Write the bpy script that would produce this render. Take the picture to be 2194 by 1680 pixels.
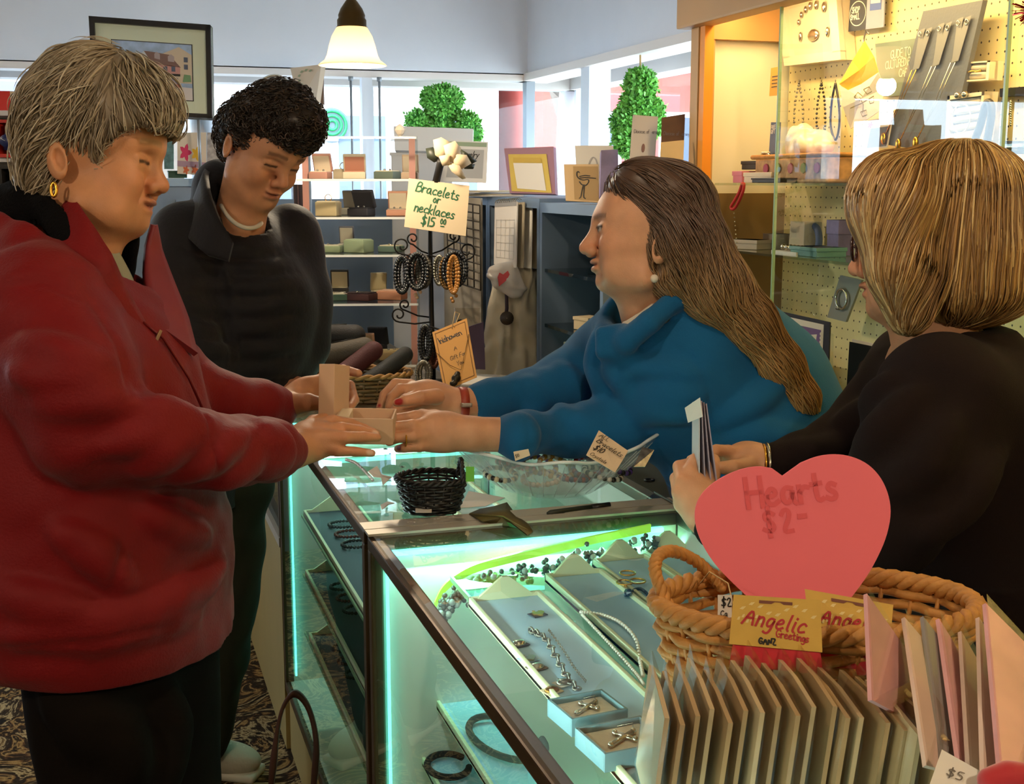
import bpy, bmesh, math, random
import numpy as np
from mathutils import Vector, Matrix, Euler

random.seed(7); RNG = np.random.default_rng(7)
SC = bpy.context.scene
for _o in list(bpy.data.objects): bpy.data.objects.remove(_o)
R = math.radians

# ---------------------------------------------------------------- camera
F, H0, YAW, PITCH = 2700.0, 1.5, R(17.7), R(9.46)
_p = PITCH
FW = Vector((math.sin(YAW)*math.cos(_p), math.cos(YAW)*math.cos(_p), -math.sin(_p)))
RT = Vector((math.cos(YAW), -math.sin(YAW), 0)); UP = RT.cross(FW)
CAM = Vector((0, 0, H0))
cd = bpy.data.cameras.new('camera'); cam = bpy.data.objects.new('camera', cd); SC.collection.objects.link(cam)
cam.location = CAM
cam.rotation_euler = Matrix((RT, UP, -FW)).transposed().to_euler()
cd.sensor_fit = 'HORIZONTAL'; cd.sensor_width = 36; cd.lens = F/2194*36; cd.clip_start = .02; cd.clip_end = 200
SC.camera = cam
# a pixel of the 2194x1680 frame gives a direction; depth / plane gives the place
def ray(x, y): return FW + RT*((x-1097)/F) + UP*((840-y)/F)
def at(x, y, d): return CAM + ray(x, y)*d
def onz(x, y, z): r = ray(x, y); return CAM + r*((z-H0)/r.z)
def onX(x, y, X): r = ray(x, y); return CAM + r*(X/r.x)
def onY(x, y, Y): r = ray(x, y); return CAM + r*(Y/r.y)

# ---------------------------------------------------------------- world, view
w = bpy.data.worlds.new('world'); SC.world = w; w.use_nodes = True
_bg = w.node_tree.nodes['Background']
_bg.inputs['Color'].default_value = (.86, .93, 1.0, 1); _bg.inputs['Strength'].default_value = 8.5
SC.view_settings.view_transform = 'Standard'; SC.view_settings.look = 'None'
SC.view_settings.gamma = 1.0; SC.view_settings.use_curve_mapping = False
SC.view_settings.exposure = 0.68
SC.cycles.use_denoising = True
SC.cycles.max_bounces = 10; SC.cycles.transparent_max_bounces = 24; SC.cycles.sample_clamp_indirect = 6
SC.cycles.caustics_reflective = False; SC.cycles.caustics_refractive = False

def lin(h):
    if isinstance(h, str):
        h = h.lstrip('#'); c = [int(h[i:i+2], 16)/255 for i in (0, 2, 4)]
    else: c = list(h[:3])
    return tuple(x/12.92 if x <= .04045 else ((x+.055)/1.055)**2.4 for x in c) + (1,)

# ---------------------------------------------------------------- materials
MATS = {}
def M(name, col='#888888', rough=.55, metal=0, var=0, scale=20, bump=0, bscale=150, spec=.5, sheen=0, emit=0, ecol=None,
      sub=0, coat=0, stretch=None, attr=None, alpha=1, detail=4):
    if name in MATS: return MATS[name]
    m = bpy.data.materials.new(name); m.use_nodes = True; nt = m.node_tree; N = nt.nodes; L = nt.links
    b = N['Principled BSDF']; c = lin(col)
    b.inputs['Base Color'].default_value = c
    b.inputs['Roughness'].default_value = rough; b.inputs['Metallic'].default_value = metal
    b.inputs['Specular IOR Level'].default_value = spec
    if sheen: b.inputs['Sheen Weight'].default_value = sheen
    if coat: b.inputs['Coat Weight'].default_value = coat; b.inputs['Coat Roughness'].default_value = .1
    if sub:
        b.inputs['Subsurface Weight'].default_value = sub; b.inputs['Subsurface Radius'].default_value = (.012, .005, .003)
        b.inputs['Subsurface Scale'].default_value = .6
    if alpha < 1: b.inputs['Alpha'].default_value = alpha
    if emit:
        b.inputs['Emission Color'].default_value = lin(ecol or col); b.inputs['Emission Strength'].default_value = emit
    tc = mp = None
    def coords():
        nonlocal tc, mp
        if tc is None:
            tc = N.new('ShaderNodeTexCoord'); mp = N.new('ShaderNodeMapping')
            L.new(tc.outputs['Object'], mp.inputs['Vector'])
            if stretch: mp.inputs['Scale'].default_value = stretch
        return mp.outputs['Vector']
    src = None
    if attr:
        a = N.new('ShaderNodeAttribute'); a.attribute_name = attr; src = a.outputs['Color']; L.new(src, b.inputs['Base Color'])
    if var:
        n = N.new('ShaderNodeTexNoise'); n.inputs['Scale'].default_value = scale; n.inputs['Detail'].default_value = detail
        L.new(coords(), n.inputs['Vector'])
        r = N.new('ShaderNodeMapRange'); r.inputs['From Min'].default_value = .3; r.inputs['From Max'].default_value = .7
        r.inputs['To Min'].default_value = 1-var; r.inputs['To Max'].default_value = 1+var; L.new(n.outputs['Fac'], r.inputs['Value'])
        mx = N.new('ShaderNodeMix'); mx.data_type = 'RGBA'; mx.blend_type = 'MULTIPLY'; mx.inputs['Factor'].default_value = 1
        if src: L.new(src, mx.inputs['A'])
        else: mx.inputs['A'].default_value = c
        L.new(r.outputs['Result'], mx.inputs['B']); L.new(mx.outputs['Result'], b.inputs['Base Color'])
    if bump:
        n2 = N.new('ShaderNodeTexNoise'); n2.inputs['Scale'].default_value = bscale; n2.inputs['Detail'].default_value = 3
        L.new(coords(), n2.inputs['Vector'])
        bp = N.new('ShaderNodeBump'); bp.inputs['Strength'].default_value = bump; bp.inputs['Distance'].default_value = .01
        L.new(n2.outputs['Fac'], bp.inputs['Height']); L.new(bp.outputs['Normal'], b.inputs['Normal'])
    MATS[name] = m; return m

def glassM(name, tint='#ffffff', ior=1.5, rough=.0, refl=1.0, base=0):
    if name in MATS: return MATS[name]
    m = bpy.data.materials.new(name); m.use_nodes = True; nt = m.node_tree; N = nt.nodes; L = nt.links
    N.remove(N['Principled BSDF']); o = N['Material Output']
    t = N.new('ShaderNodeBsdfTransparent'); t.inputs['Color'].default_value = lin(tint)
    g = N.new('ShaderNodeBsdfGlossy'); g.inputs['Roughness'].default_value = rough; g.inputs['Color'].default_value = (refl,)*3+(1,)
    f = N.new('ShaderNodeFresnel'); f.inputs['IOR'].default_value = ior
    x = N.new('ShaderNodeMixShader'); L.new(t.outputs[0], x.inputs[1]); L.new(g.outputs[0], x.inputs[2])
    ge = N.new('ShaderNodeNewGeometry'); iv = N.new('ShaderNodeMath'); iv.operation = 'SUBTRACT'; iv.inputs[0].default_value = 1; L.new(ge.outputs['Backfacing'], iv.inputs[1])
    mu = N.new('ShaderNodeMath'); mu.operation = 'MULTIPLY'; L.new(f.outputs[0], mu.inputs[0]); L.new(iv.outputs[0], mu.inputs[1]); ad = N.new('ShaderNodeMath'); ad.inputs[1].default_value = base; L.new(mu.outputs[0], ad.inputs[0]); L.new(ad.outputs[0], x.inputs[0])
    L.new(x.outputs[0], o.inputs['Surface']); MATS[name] = m; return m

def shadeM(name, col, trans, emit=0):       # translucent lamp shade
    m = bpy.data.materials.new(name); m.use_nodes = True; nt = m.node_tree; N = nt.nodes; L = nt.links
    o = N['Material Output']; b = N['Principled BSDF']; b.inputs['Base Color'].default_value = lin(col); b.inputs['Roughness'].default_value = .35
    t = N.new('ShaderNodeBsdfTranslucent'); t.inputs['Color'].default_value = lin(col)
    x = N.new('ShaderNodeMixShader'); x.inputs[0].default_value = trans
    L.new(b.outputs[0], x.inputs[1]); L.new(t.outputs[0], x.inputs[2]); L.new(x.outputs[0], o.inputs['Surface'])
    MATS[name] = m; return m

# ---------------------------------------------------------------- mesh helpers
def V(*a): return Vector(a[0]) if len(a) == 1 else Vector(a)
ROOTM = {}
class MB:
    def __init__(s): s.v = []; s.f = []; s.m = []; s.c = None
    def add(s, vs, fs, mi=0, mat=None):
        k = len(s.v)
        s.v += [tuple(mat @ Vector(p)) for p in vs] if mat is not None else [tuple(p) for p in vs]
        s.f += [tuple(i+k for i in f) for f in fs]; s.m += [mi]*len(fs); return s
    def box(s, c, size, rot=None, mi=0, bev=0, taper=1):
        x, y, z = (q/2 for q in size)
        if bev <= 0:
            vs = [(i*x*(taper if k > 0 else 1), j*y*(taper if k > 0 else 1), k*z) for k in (-1, 1) for j in (-1, 1) for i in (-1, 1)]
            fs = [(0, 2, 3, 1), (4, 5, 7, 6), (0, 1, 5, 4), (2, 6, 7, 3), (0, 4, 6, 2), (1, 3, 7, 5)]
        else:
            bm = bmesh.new(); bmesh.ops.create_cube(bm, size=1)
            for v_ in bm.verts: v_.co = Vector((v_.co.x*2*x, v_.co.y*2*y, v_.co.z*2*z))
            bmesh.ops.bevel(bm, geom=bm.edges[:], offset=bev, segments=2, profile=.7, affect='EDGES')
            bm.verts.index_update(); vs = [v_.co.copy() for v_ in bm.verts]; fs = [[v_.index for v_ in f_.verts] for f_ in bm.faces]; bm.free()
        m = Matrix.Translation(Vector(c)) @ (rot if isinstance(rot, Matrix) else Euler(rot).to_matrix()).to_4x4() if rot is not None else Matrix.Translation(Vector(c))
        return s.add(vs, fs, mi, m)
    def span(s, a, b, mi=0, bev=0):
        a = Vector(a); b = Vector(b); return s.box((a+b)/2, [abs(q) for q in (b-a)], None, mi, bev)
    def tube(s, pts, r, n=8, closed=False, mi=0, caps=True, flat=None):
        P = [Vector(p) for p in pts]; k = len(P)
        rs = r if hasattr(r, '__len__') else [r]*k
        vs = []; up = None
        for i in range(k):
            a = P[(i-1) % k] if (closed or i > 0) else P[i]; b = P[(i+1) % k] if (closed or i < k-1) else P[i]
            t = (b-a); t = t.normalized() if t.length > 1e-9 else Vector((0, 0, 1))
            if up is None: up = t.orthogonal().normalized() if flat is None else Vector(flat)
            up = up - t*up.dot(t); up = up.normalized() if up.length > 1e-6 else t.orthogonal().normalized()
            q = t.cross(up)
            for j in range(n):
                an = 2*math.pi*j/n; vs.append(P[i] + up*(math.cos(an)*rs[i]) + q*(math.sin(an)*rs[i]))
        fs = []
        for i in range(k if closed else k-1):
            for j in range(n):
                a0 = i*n; b0 = ((i+1) % k)*n; j2 = (j+1) % n
                fs.append((a0+j, a0+j2, b0+j2, b0+j))
        if caps and not closed: fs += [tuple(range(n-1, -1, -1)), tuple((k-1)*n+j for j in range(n))]
        return s.add(vs, fs, mi)
    def ribbon(s, pts, wvec, mi=0, th=0):   # flat strip along pts, width vector per point or one
        P = [Vector(p) for p in pts]; vs = []
        for i, p in enumerate(P):
            wv = Vector(wvec[i]) if hasattr(wvec[0], '__len__') else Vector(wvec)
            vs += [p-wv/2, p+wv/2]
        return s.add(vs, [(2*i, 2*i+1, 2*i+3, 2*i+2) for i in range(len(P)-1)], mi)
    def lathe(s, prof, c=(0, 0, 0), n=24, mi=0, mat=None, ex=1, ey=1):
        vs = []; k = len(prof)
        for (r, z) in prof:
            for j in range(n):
                an = 2*math.pi*j/n; vs.append((r*ex*math.cos(an), r*ey*math.sin(an), z))
        fs = [(i*n+j, i*n+(j+1) % n, (i+1)*n+(j+1) % n, (i+1)*n+j) for i in range(k-1) for j in range(n)]
        m = Matrix.Translation(Vector(c)) @ (mat.to_4x4() if mat is not None else Matrix.Identity(4))
        return s.add(vs, fs, mi, m)
    def ball(s, c, r, n=12, mi=0, k=7):
        r3 = r if hasattr(r, '__len__') else (r, r, r)
        prof = [(max(1e-4, math.sin(math.pi*i/k)), -math.cos(math.pi*i/k)) for i in range(k+1)]
        vs = []
        for (a, z) in prof:
            for j in range(n): vs.append((c[0]+r3[0]*a*math.cos(2*math.pi*j/n), c[1]+r3[1]*a*math.sin(2*math.pi*j/n), c[2]+r3[2]*z))
        return s.add(vs, [(i*n+j, i*n+(j+1) % n, (i+1)*n+(j+1) % n, (i+1)*n+j) for i in range(k) for j in range(n)], mi)
    def prism(s, out, th, mat=None, mi=0, z0=0):   # outline in local xy extruded from z0 to z0+th
        n = len(out); vs = [(x, y, z0) for x, y in out] + [(x, y, z0+th) for x, y in out]
        fs = [tuple(range(n-1, -1, -1)), tuple(range(n, 2*n))] + [(i, (i+1) % n, n+(i+1) % n, n+i) for i in range(n)]
        return s.add(vs, fs, mi, mat)
    def build(s, name, mats, parent=None, smooth=False, world=True, mod=None):
        me = bpy.data.meshes.new(name)
        vs = s.v
        if parent is not None and world:
            inv = full(parent).inverted(); vs = [tuple(inv @ Vector(p)) for p in s.v]
        me.from_pydata(vs, [], s.f)
        ml = mats if isinstance(mats, (list, tuple)) else [mats]
        for m_ in ml: me.materials.append(m_)
        if len(ml) > 1: me.polygons.foreach_set('material_index', s.m)
        if smooth is True: me.polygons.foreach_set('use_smooth', [True]*len(s.f))
        me.validate(); me.update()
        if smooth and smooth is not True: me.set_sharp_from_angle(angle=R(smooth)) if hasattr(me, 'set_sharp_from_angle') else None
        if smooth and smooth is not True:
            me.polygons.foreach_set('use_smooth', [True]*len(me.polygons)); me.set_sharp_from_angle(angle=R(smooth))
        o = bpy.data.objects.new(name, me); SC.collection.objects.link(o)
        if parent is not None: o.parent = parent
        ROOTM[o.name] = Matrix.Identity(4)
        return o
def full(o):
    m = ROOTM.get(o.name, Matrix.Identity(4))
    while o.parent is not None: o = o.parent; m = ROOTM.get(o.name, Matrix.Identity(4)) @ m
    return m
def tag(o, label=None, cat=None, group=None, kind=None):
    if label: o['label'] = label
    if cat: o['category'] = cat
    if group: o['group'] = group
    if kind: o['kind'] = kind
    return o
def thing(name, label, cat, loc=(0, 0, 0), rz=0, group=None, rot=None):
    o = bpy.data.objects.new(name, None); SC.collection.objects.link(o); o.empty_display_size = .05
    m = Matrix.Translation(Vector(loc)) @ (rot.to_4x4() if rot is not None else Matrix.Rotation(rz, 4, 'Z'))
    o.matrix_basis = m; ROOTM[o.name] = m
    return tag(o, label, cat, group)
def copyof(root, loc, rz=0, label=None, group=None, mats=None, rot=None):
    r = root.copy(); SC.collection.objects.link(r)
    m = Matrix.Translation(Vector(loc)) @ (rot.to_4x4() if rot is not None else Matrix.Rotation(rz, 4, 'Z')); r.matrix_basis = m; ROOTM[r.name] = m
    if label: r['label'] = label
    if group: r['group'] = group
    def rec(a, b):
        for ch in list(a.children):
            c = ch.copy(); SC.collection.objects.link(c); c.parent = b; ROOTM[c.name] = Matrix.Identity(4); rec(ch, c)
    rec(root, r); return r
def struct(mb, name, mat, parent=None, smooth=False):
    o = mb.build(name, mat, parent, smooth)
    if parent is None: o['kind'] = 'structure'
    return o
def frame3(x, y=None, z=None):      # rotation matrix with columns from given axes (x dir, approx up y)
    x = Vector(x).normalized(); y = Vector(y); z = x.cross(y).normalized(); y = z.cross(x)
    return Matrix((x, y, z)).transposed()
def M4(loc, rot3): return Matrix.Translation(Vector(loc)) @ rot3.to_4x4()
def area(name, loc, tgt, size, power, col=(1, 1, 1), sy=None, portal=False):
    l = bpy.data.lights.new(name, 'AREA'); l.energy = power; l.color = col; l.size = size
    if sy: l.shape = 'RECTANGLE'; l.size_y = sy
    if portal: l.cycles.is_portal = True
    o = bpy.data.objects.new(name, l); SC.collection.objects.link(o); o.location = loc
    o.rotation_euler = (Vector(tgt)-Vector(loc)).to_track_quat('-Z', 'Y').to_euler(); return o

# ---------------------------------------------------------------- writing: single-stroke letters on a 0..1 high, proportional grid
GL = {
'A': [[(0,0),(.3,1),(.6,0)],[(.12,.38),(.48,.38)]], 'B': [[(0,0),(0,1),(.38,.95),(.42,.7),(.3,.54),(0,.52)],[(.3,.54),(.5,.4),(.48,.12),(.3,0),(0,0)]],
'C': [[(.55,.82),(.4,.98),(.18,.95),(.02,.65),(.02,.35),(.18,.05),(.4,.02),(.56,.18)]], 'D': [[(0,0),(0,1),(.35,.92),(.52,.6),(.5,.3),(.3,.04),(0,0)]],
'E': [[(.5,1),(0,1),(0,0),(.5,0)],[(0,.52),(.4,.52)]], 'G': [[(.56,.82),(.4,.98),(.18,.95),(.02,.62),(.04,.3),(.2,.04),(.42,.04),(.56,.2),(.56,.45),(.34,.45)]],
'H': [[(0,0),(0,1)],[(.5,0),(.5,1)],[(0,.5),(.5,.5)]], 'I': [[(.1,0),(.1,1)]], 'L': [[(0,1),(0,0),(.45,0)]], 'M': [[(0,0),(.04,1),(.34,.3),(.64,1),(.68,0)]],
'N': [[(0,0),(0,1),(.5,0),(.5,1)]], 'O': [[(.3,1),(.06,.8),(.02,.4),(.16,.04),(.4,.02),(.58,.3),(.56,.75),(.3,1)]], 'P': [[(0,0),(0,1),(.38,.96),(.46,.74),(.34,.52),(0,.48)]],
'R': [[(0,0),(0,1),(.38,.96),(.44,.74),(.34,.54),(0,.5)],[(.22,.5),(.5,0)]], 'S': [[(.48,.84),(.3,1),(.08,.9),(.06,.66),(.44,.4),(.46,.14),(.26,0),(.02,.14)]],
'T': [[(0,1),(.56,1)],[(.28,1),(.28,0)]], 'U': [[(0,1),(.02,.25),(.16,.02),(.36,.02),(.5,.25),(.52,1)]], 'F': [[(.48,1),(0,1),(0,0)],[(0,.52),(.38,.52)]], 'Y': [[(0,1),(.26,.5),(.52,1)],[(.26,.5),(.24,0)]],
'Z': [[(0,1),(.5,1),(0,0),(.52,0)]],
'a': [[(.36,.52),(.16,.58),(.02,.36),(.06,.08),(.22,.02),(.36,.22),(.38,.54),(.38,.1),(.48,0)]], 'b': [[(.02,1),(.02,.02),(.24,.02),(.38,.22),(.34,.5),(.18,.56),(.02,.42)]],
'c': [[(.38,.46),(.24,.58),(.06,.44),(.02,.2),(.14,.02),(.4,.1)]], 'd': [[(.38,.5),(.16,.56),(.02,.34),(.06,.06),(.22,.02),(.38,.2),(.4,1),(.4,.02)]],
'e': [[(.04,.28),(.36,.34),(.32,.54),(.16,.58),(.02,.34),(.06,.08),(.24,0),(.42,.12)]], 'f': [[(.36,.92),(.22,1),(.12,.84),(.12,0)],[(0,.54),(.3,.54)]],
'g': [[(.36,.5),(.14,.56),(.02,.32),(.1,.06),(.28,.08),(.38,.3),(.38,.54),(.36,-.22),(.2,-.36),(.02,-.26)]], 'h': [[(.02,1),(.02,0)],[(.02,.36),(.18,.56),(.34,.48),(.36,0)]],
'i': [[(.06,.54),(.06,.06),(.14,0)],[(.07,.74),(.08,.78)]], 'k': [[(.02,1),(.02,0)],[(.34,.56),(.04,.24),(.36,0)]], 'l': [[(.06,1),(.06,.1),(.16,0)]],
'm': [[(.02,.54),(.02,0)],[(.02,.4),(.16,.56),(.26,.46),(.28,0)],[(.28,.4),(.42,.56),(.52,.46),(.54,0)]], 'n': [[(.02,.54),(.02,0)],[(.02,.38),(.18,.56),(.34,.46),(.36,0)]],
'o': [[(.2,.57),(.04,.42),(.04,.14),(.2,0),(.36,.14),(.36,.42),(.2,.57)]], 'p': [[(.02,.54),(.02,-.36)],[(.02,.4),(.2,.57),(.36,.4),(.34,.12),(.18,.02),(.02,.14)]],
'r': [[(.02,.56),(.02,0)],[(.02,.34),(.16,.54),(.32,.5)]], 's': [[(.32,.5),(.18,.58),(.06,.46),(.1,.34),(.3,.24),(.32,.08),(.16,0),(.0,.08)]],
't': [[(.14,.9),(.14,.1),(.26,0),(.36,.06)],[(0,.58),(.32,.6)]], 'u': [[(.02,.54),(.03,.14),(.16,0),(.32,.12),(.36,.54),(.36,.1),(.44,0)]], 'w': [[(0,.54),(.12,.02),(.26,.44),(.4,.02),(.52,.56)]],
'y': [[(.02,.54),(.18,.08)],[(.36,.56),(.18,.06),(.06,-.3),(-.06,-.34)]], 'v': [[(0,.54),(.16,0),(.34,.56)]],
'$': [[(.44,.78),(.26,.9),(.08,.78),(.1,.6),(.4,.42),(.42,.2),(.24,.08),(.02,.2)],[(.24,1.08),(.24,-.1)]], '0': [[(.22,.95),(.04,.7),(.04,.25),(.2,.02),(.38,.25),(.38,.7),(.22,.95)]],
'1': [[(.1,.95),(.1,0)]], '2': [[(.03,.74),(.14,.94),(.32,.9),(.36,.66),(.02,.02),(.42,.06)]], '5': [[(.4,.95),(.1,.95),(.06,.56),(.28,.6),(.42,.4),(.34,.08),(.02,.06)]],
'-': [[(.04,.42),(.24,.44)]], '&': [[(.44,0),(.08,.72),(.2,.92),(.32,.74),(.04,.26),(.14,.02),(.4,.3)]], "'": [[(.04,1),(.04,.8)]], '.': [[(.04,0),(.06,.03)]], '_': [[(0,0),(.6,.02)]], ',': [[(.06,.06),(.02,-.1)]]}
def text_w(t, sp=.16): return sum((max([q[0] for st in GL[c] for q in st])+sp) if c in GL else .34 for c in t)
def write(mb, txt, org, xdir, ydir, h, sw=.12, sp=.16, slant=0, mi=0, off=.0006, center=False, jitter=0, curve=0, n=None):
    xd = Vector(xdir).normalized(); yd = Vector(ydir).normalized(); nn = xd.cross(yd).normalized()
    org = Vector(org); x0 = -text_w(txt, sp)/2 if center else 0
    rr = random.Random(len(txt)*17)
    for c in txt:
        if c not in GL: x0 += .34; continue
        jy = rr.uniform(-jitter, jitter)
        for st in GL[c]:
            q = st if len(st) < 3 else smooth2(st)
            pts = [(x0+a+slant*b, b+jy+curve*(x0+a)**2) for a, b in q]
            stroke(mb, [org + xd*(a*h) + yd*(b*h) + nn*off for a, b in pts], sw*h, nn, mi)
        x0 += max([q[0] for st in GL[c] for q in st])+sp
    return mb
def smooth2(st, it=2):
    P = list(st)
    for _ in range(it):
        Q = [P[0]]
        for a, b in zip(P[:-1], P[1:]):
            Q += [(a[0]*.75+b[0]*.25, a[1]*.75+b[1]*.25), (a[0]*.25+b[0]*.75, a[1]*.25+b[1]*.75)]
        P = Q+[P[-1]]
    return P
def stroke(mb, P, wd, nn, mi=0):
    vs = []
    for i, p in enumerate(P):
        t = (P[min(i+1, len(P)-1)]-P[max(i-1, 0)]); t = t.normalized() if t.length > 1e-9 else Vector((1, 0, 0))
        e = -t*(wd*.4) if i == 0 else (t*(wd*.4) if i == len(P)-1 else Vector((0, 0, 0)))
        q = nn.cross(t)*(wd/2); vs += [p-q+e, p+q+e]
    mb.add(vs, [(2*i, 2*i+2, 2*i+3, 2*i+1) for i in range(len(P)-1)], mi)
# ================================================================ lamps of the room and daylight portals
WB, WR, ZH, ZC = 6.05, 2.01, 2.02, 2.75        # back wall, right wall, soffit underside, ceiling
XL, YN = -3.3, -2.2
area('window_portal', (-.6, 6.62, 1.35), (-.6, 0, 1.35), 5.4, 1, sy=1.3, portal=True)
area('window_portal', (2.5, 4.8, 1.4), (0, 4.8, 1.4), 2.8, 1, sy=1.3, portal=True)
M('wall_white', '#dfe3ec', .85, var=.03, scale=3, bump=.03, bscale=300); M('ceiling_white', '#e2ded6', .9)
M('cream_trim', '#e6ddd6', .6); M('white_trim', '#dfe3ea', .5); M('grey_post', '#8f969c', .4, metal=.3)
M('tan_paint', '#b08a58', .55, var=.04, scale=4); M('orange_strip', '#d98a1f', .45); M('white_panel', '#d6d3c2', .5)
M('lower_wall', '#b9ada0', .8)
G_WIN = glassM('window_glass', '#f2fbff', 1.45); G_CASE = glassM('case_glass', '#f9fdfb', 1.5); G_ACR = glassM('acrylic', '#f4f6f6', 1.42, .02)
G_SLEEVE = glassM('clear_sleeve', '#f6f3ee', 1.6, .12)

def carpet():
    m = bpy.data.materials.new('carpet'); m.use_nodes = True; nt = m.node_tree; N = nt.nodes; L = nt.links; b = N['Principled BSDF']
    b.inputs['Roughness'].default_value = .95; b.inputs['Specular IOR Level'].default_value = .1
    tc = N.new('ShaderNodeTexCoord')
    n0 = N.new('ShaderNodeTexNoise'); n0.inputs['Scale'].default_value = 5.5; n0.inputs['Detail'].default_value = 6; n0.inputs['Roughness'].default_value = .62; n0.inputs['Distortion'].default_value = 1.6
    n1 = N.new('ShaderNodeTexNoise'); n1.inputs['Scale'].default_value = 16; n1.inputs['Detail'].default_value = 3; n1.inputs['Distortion'].default_value = 1.0
    vo = N.new('ShaderNodeTexVoronoi'); vo.inputs['Scale'].default_value = 2.2
    for n in (n0, n1, vo): L.new(tc.outputs['Object'], n.inputs['Vector'])
    r0 = N.new('ShaderNodeValToRGB'); r0.color_ramp.interpolation = 'LINEAR'
    e = r0.color_ramp.elements; e[0].position = .0; e[0].color = lin('#1b1610'); e[1].position = 1; e[1].color = lin('#1b1610')
    for p_, c_ in ((.40, '#1b1610'), (.42, '#6b5636'), (.45, '#b8a47a'), (.475, '#3a2d1e'), (.52, '#241c14'), (.545, '#6a4c2c'), (.57, '#a88a56'), (.595, '#3a2c1c'), (.64, '#221b14'), (.67, '#9a8258'), (.72, '#251d15')):
        q = e.new(p_); q.color = lin(c_)
    L.new(n0.outputs['Fac'], r0.inputs['Fac'])
    r1 = N.new('ShaderNodeValToRGB'); e = r1.color_ramp.elements; e[0].position = .42; e[0].color = lin('#211a13'); e[1].position = .62; e[1].color = lin('#a58b5c')
    L.new(n1.outputs['Fac'], r1.inputs['Fac'])
    rv = N.new('ShaderNodeValToRGB'); e = rv.color_ramp.elements; e[0].position = .10; e[0].color = (1, 1, 1, 1); e[1].position = .2; e[1].color = (0, 0, 0, 1)
    L.new(vo.outputs['Distance'], rv.inputs['Fac'])
    x = N.new('ShaderNodeMix'); x.data_type = 'RGBA'; L.new(rv.outputs['Color'], x.inputs['Factor']); L.new(r0.outputs['Color'], x.inputs['A']); L.new(r1.outputs['Color'], x.inputs['B'])
    L.new(x.outputs['Result'], b.inputs['Base Color'])
    bp = N.new('ShaderNodeBump'); bp.inputs['Strength'].default_value = .4; n3 = N.new('ShaderNodeTexNoise'); n3.inputs['Scale'].default_value = 350
    L.new(n3.outputs['Fac'], bp.inputs['Height']); L.new(bp.outputs['Normal'], b.inputs['Normal'])
    return m
struct(MB().span((XL, YN, -.1), (2.3, 6.75, 0)), 'floor', carpet())
struct(MB().span((XL, YN, ZC), (2.4, 6.8, ZC+.1)), 'ceiling', MATS['ceiling_white'])
struct(MB().span((XL-.1, YN, 0), (XL, 6.75, ZC)), 'wall_left', MATS['wall_white'])
struct(MB().span((XL, YN-.1, 0), (2.4, YN, ZC)), 'wall_near', M('tan_wall', '#c7b493', .8))
struct(MB().span((XL, WB, ZH), (WR, WB+.12, ZC)), 'wall_back', MATS['wall_white'])
struct(MB().span((WR, 3.25, ZH), (WR+.12, WB+.12, ZC)), 'wall_right', MATS['wall_white'])
struct(MB().span((WR+.06, YN, 0), (WR+.2, 3.3, ZC)), 'wall_right_near', MATS['tan_wall'])
struct(MB().span((XL, 6.56, 0), (2.5, 6.7, .72)), 'wall_back_low', MATS['lower_wall'])
struct(MB().span((2.42, 3.2, 0), (2.56, 6.7, .72)), 'wall_right_low', MATS['lower_wall'])
struct(MB().span((WR+.2, 3.16, 0), (2.56, 3.3, ZC)), 'wall_right_return', MATS['wall_white'])
struct(MB().span((XL, WB, ZH-.03), (WR+.02, WB+.14, ZH+.005)), 'trim_1', MATS['cream_trim'])
struct(MB().span((WR-.02, 3.25, ZH-.03), (WR+.14, WB+.1, ZH+.005)), 'trim_2', MATS['cream_trim'])
struct(MB().span((XL, 6.5, 1.985), (2.5, 6.64, ZC)), 'trim_3', MATS['cream_trim'])
struct(MB().span((2.4, 3.2, 1.985), (2.54, 6.64, ZC)), 'trim_4', MATS['cream_trim'])
# back windows: three panes between posts, right windows: two panes
def window(name, a, b, axis, zlo=.72, zhi=1.985, fw=.035):
    if axis == 'X': o = struct(MB().span((a, 6.595, zlo), (b, 6.605, zhi)), name, G_WIN)
    else: o = struct(MB().span((2.465, a, zlo), (2.475, b, zhi)), name, G_WIN)
    for c in (a, b):
        f = MB()
        if axis == 'X': f.span((c-fw/2, 6.56, zlo), (c+fw/2, 6.64, zhi))
        else: f.span((2.43, c-fw/2, zlo), (2.51, c+fw/2, zhi))
        f.build('window_post', MATS['white_trim'], o)
    f = MB()
    if axis == 'X': f.span((a, 6.56, zlo), (b, 6.64, zlo+.05))
    else: f.span((2.43, a, zlo), (2.51, b, zlo+.05))
    f.build('window_sill', MATS['white_trim'], o)
    return o
window('window_1', XL, -1.15, 'X'); xp = onY(785, 220, 6.6).x
window('window_2', -1.15, xp, 'X'); window('window_3', xp, 2.42, 'X', fw=.06)
window('window_4', 4.9, 6.5, 'Y'); window('window_5', 3.3, 4.9, 'Y', fw=.05)
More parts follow.
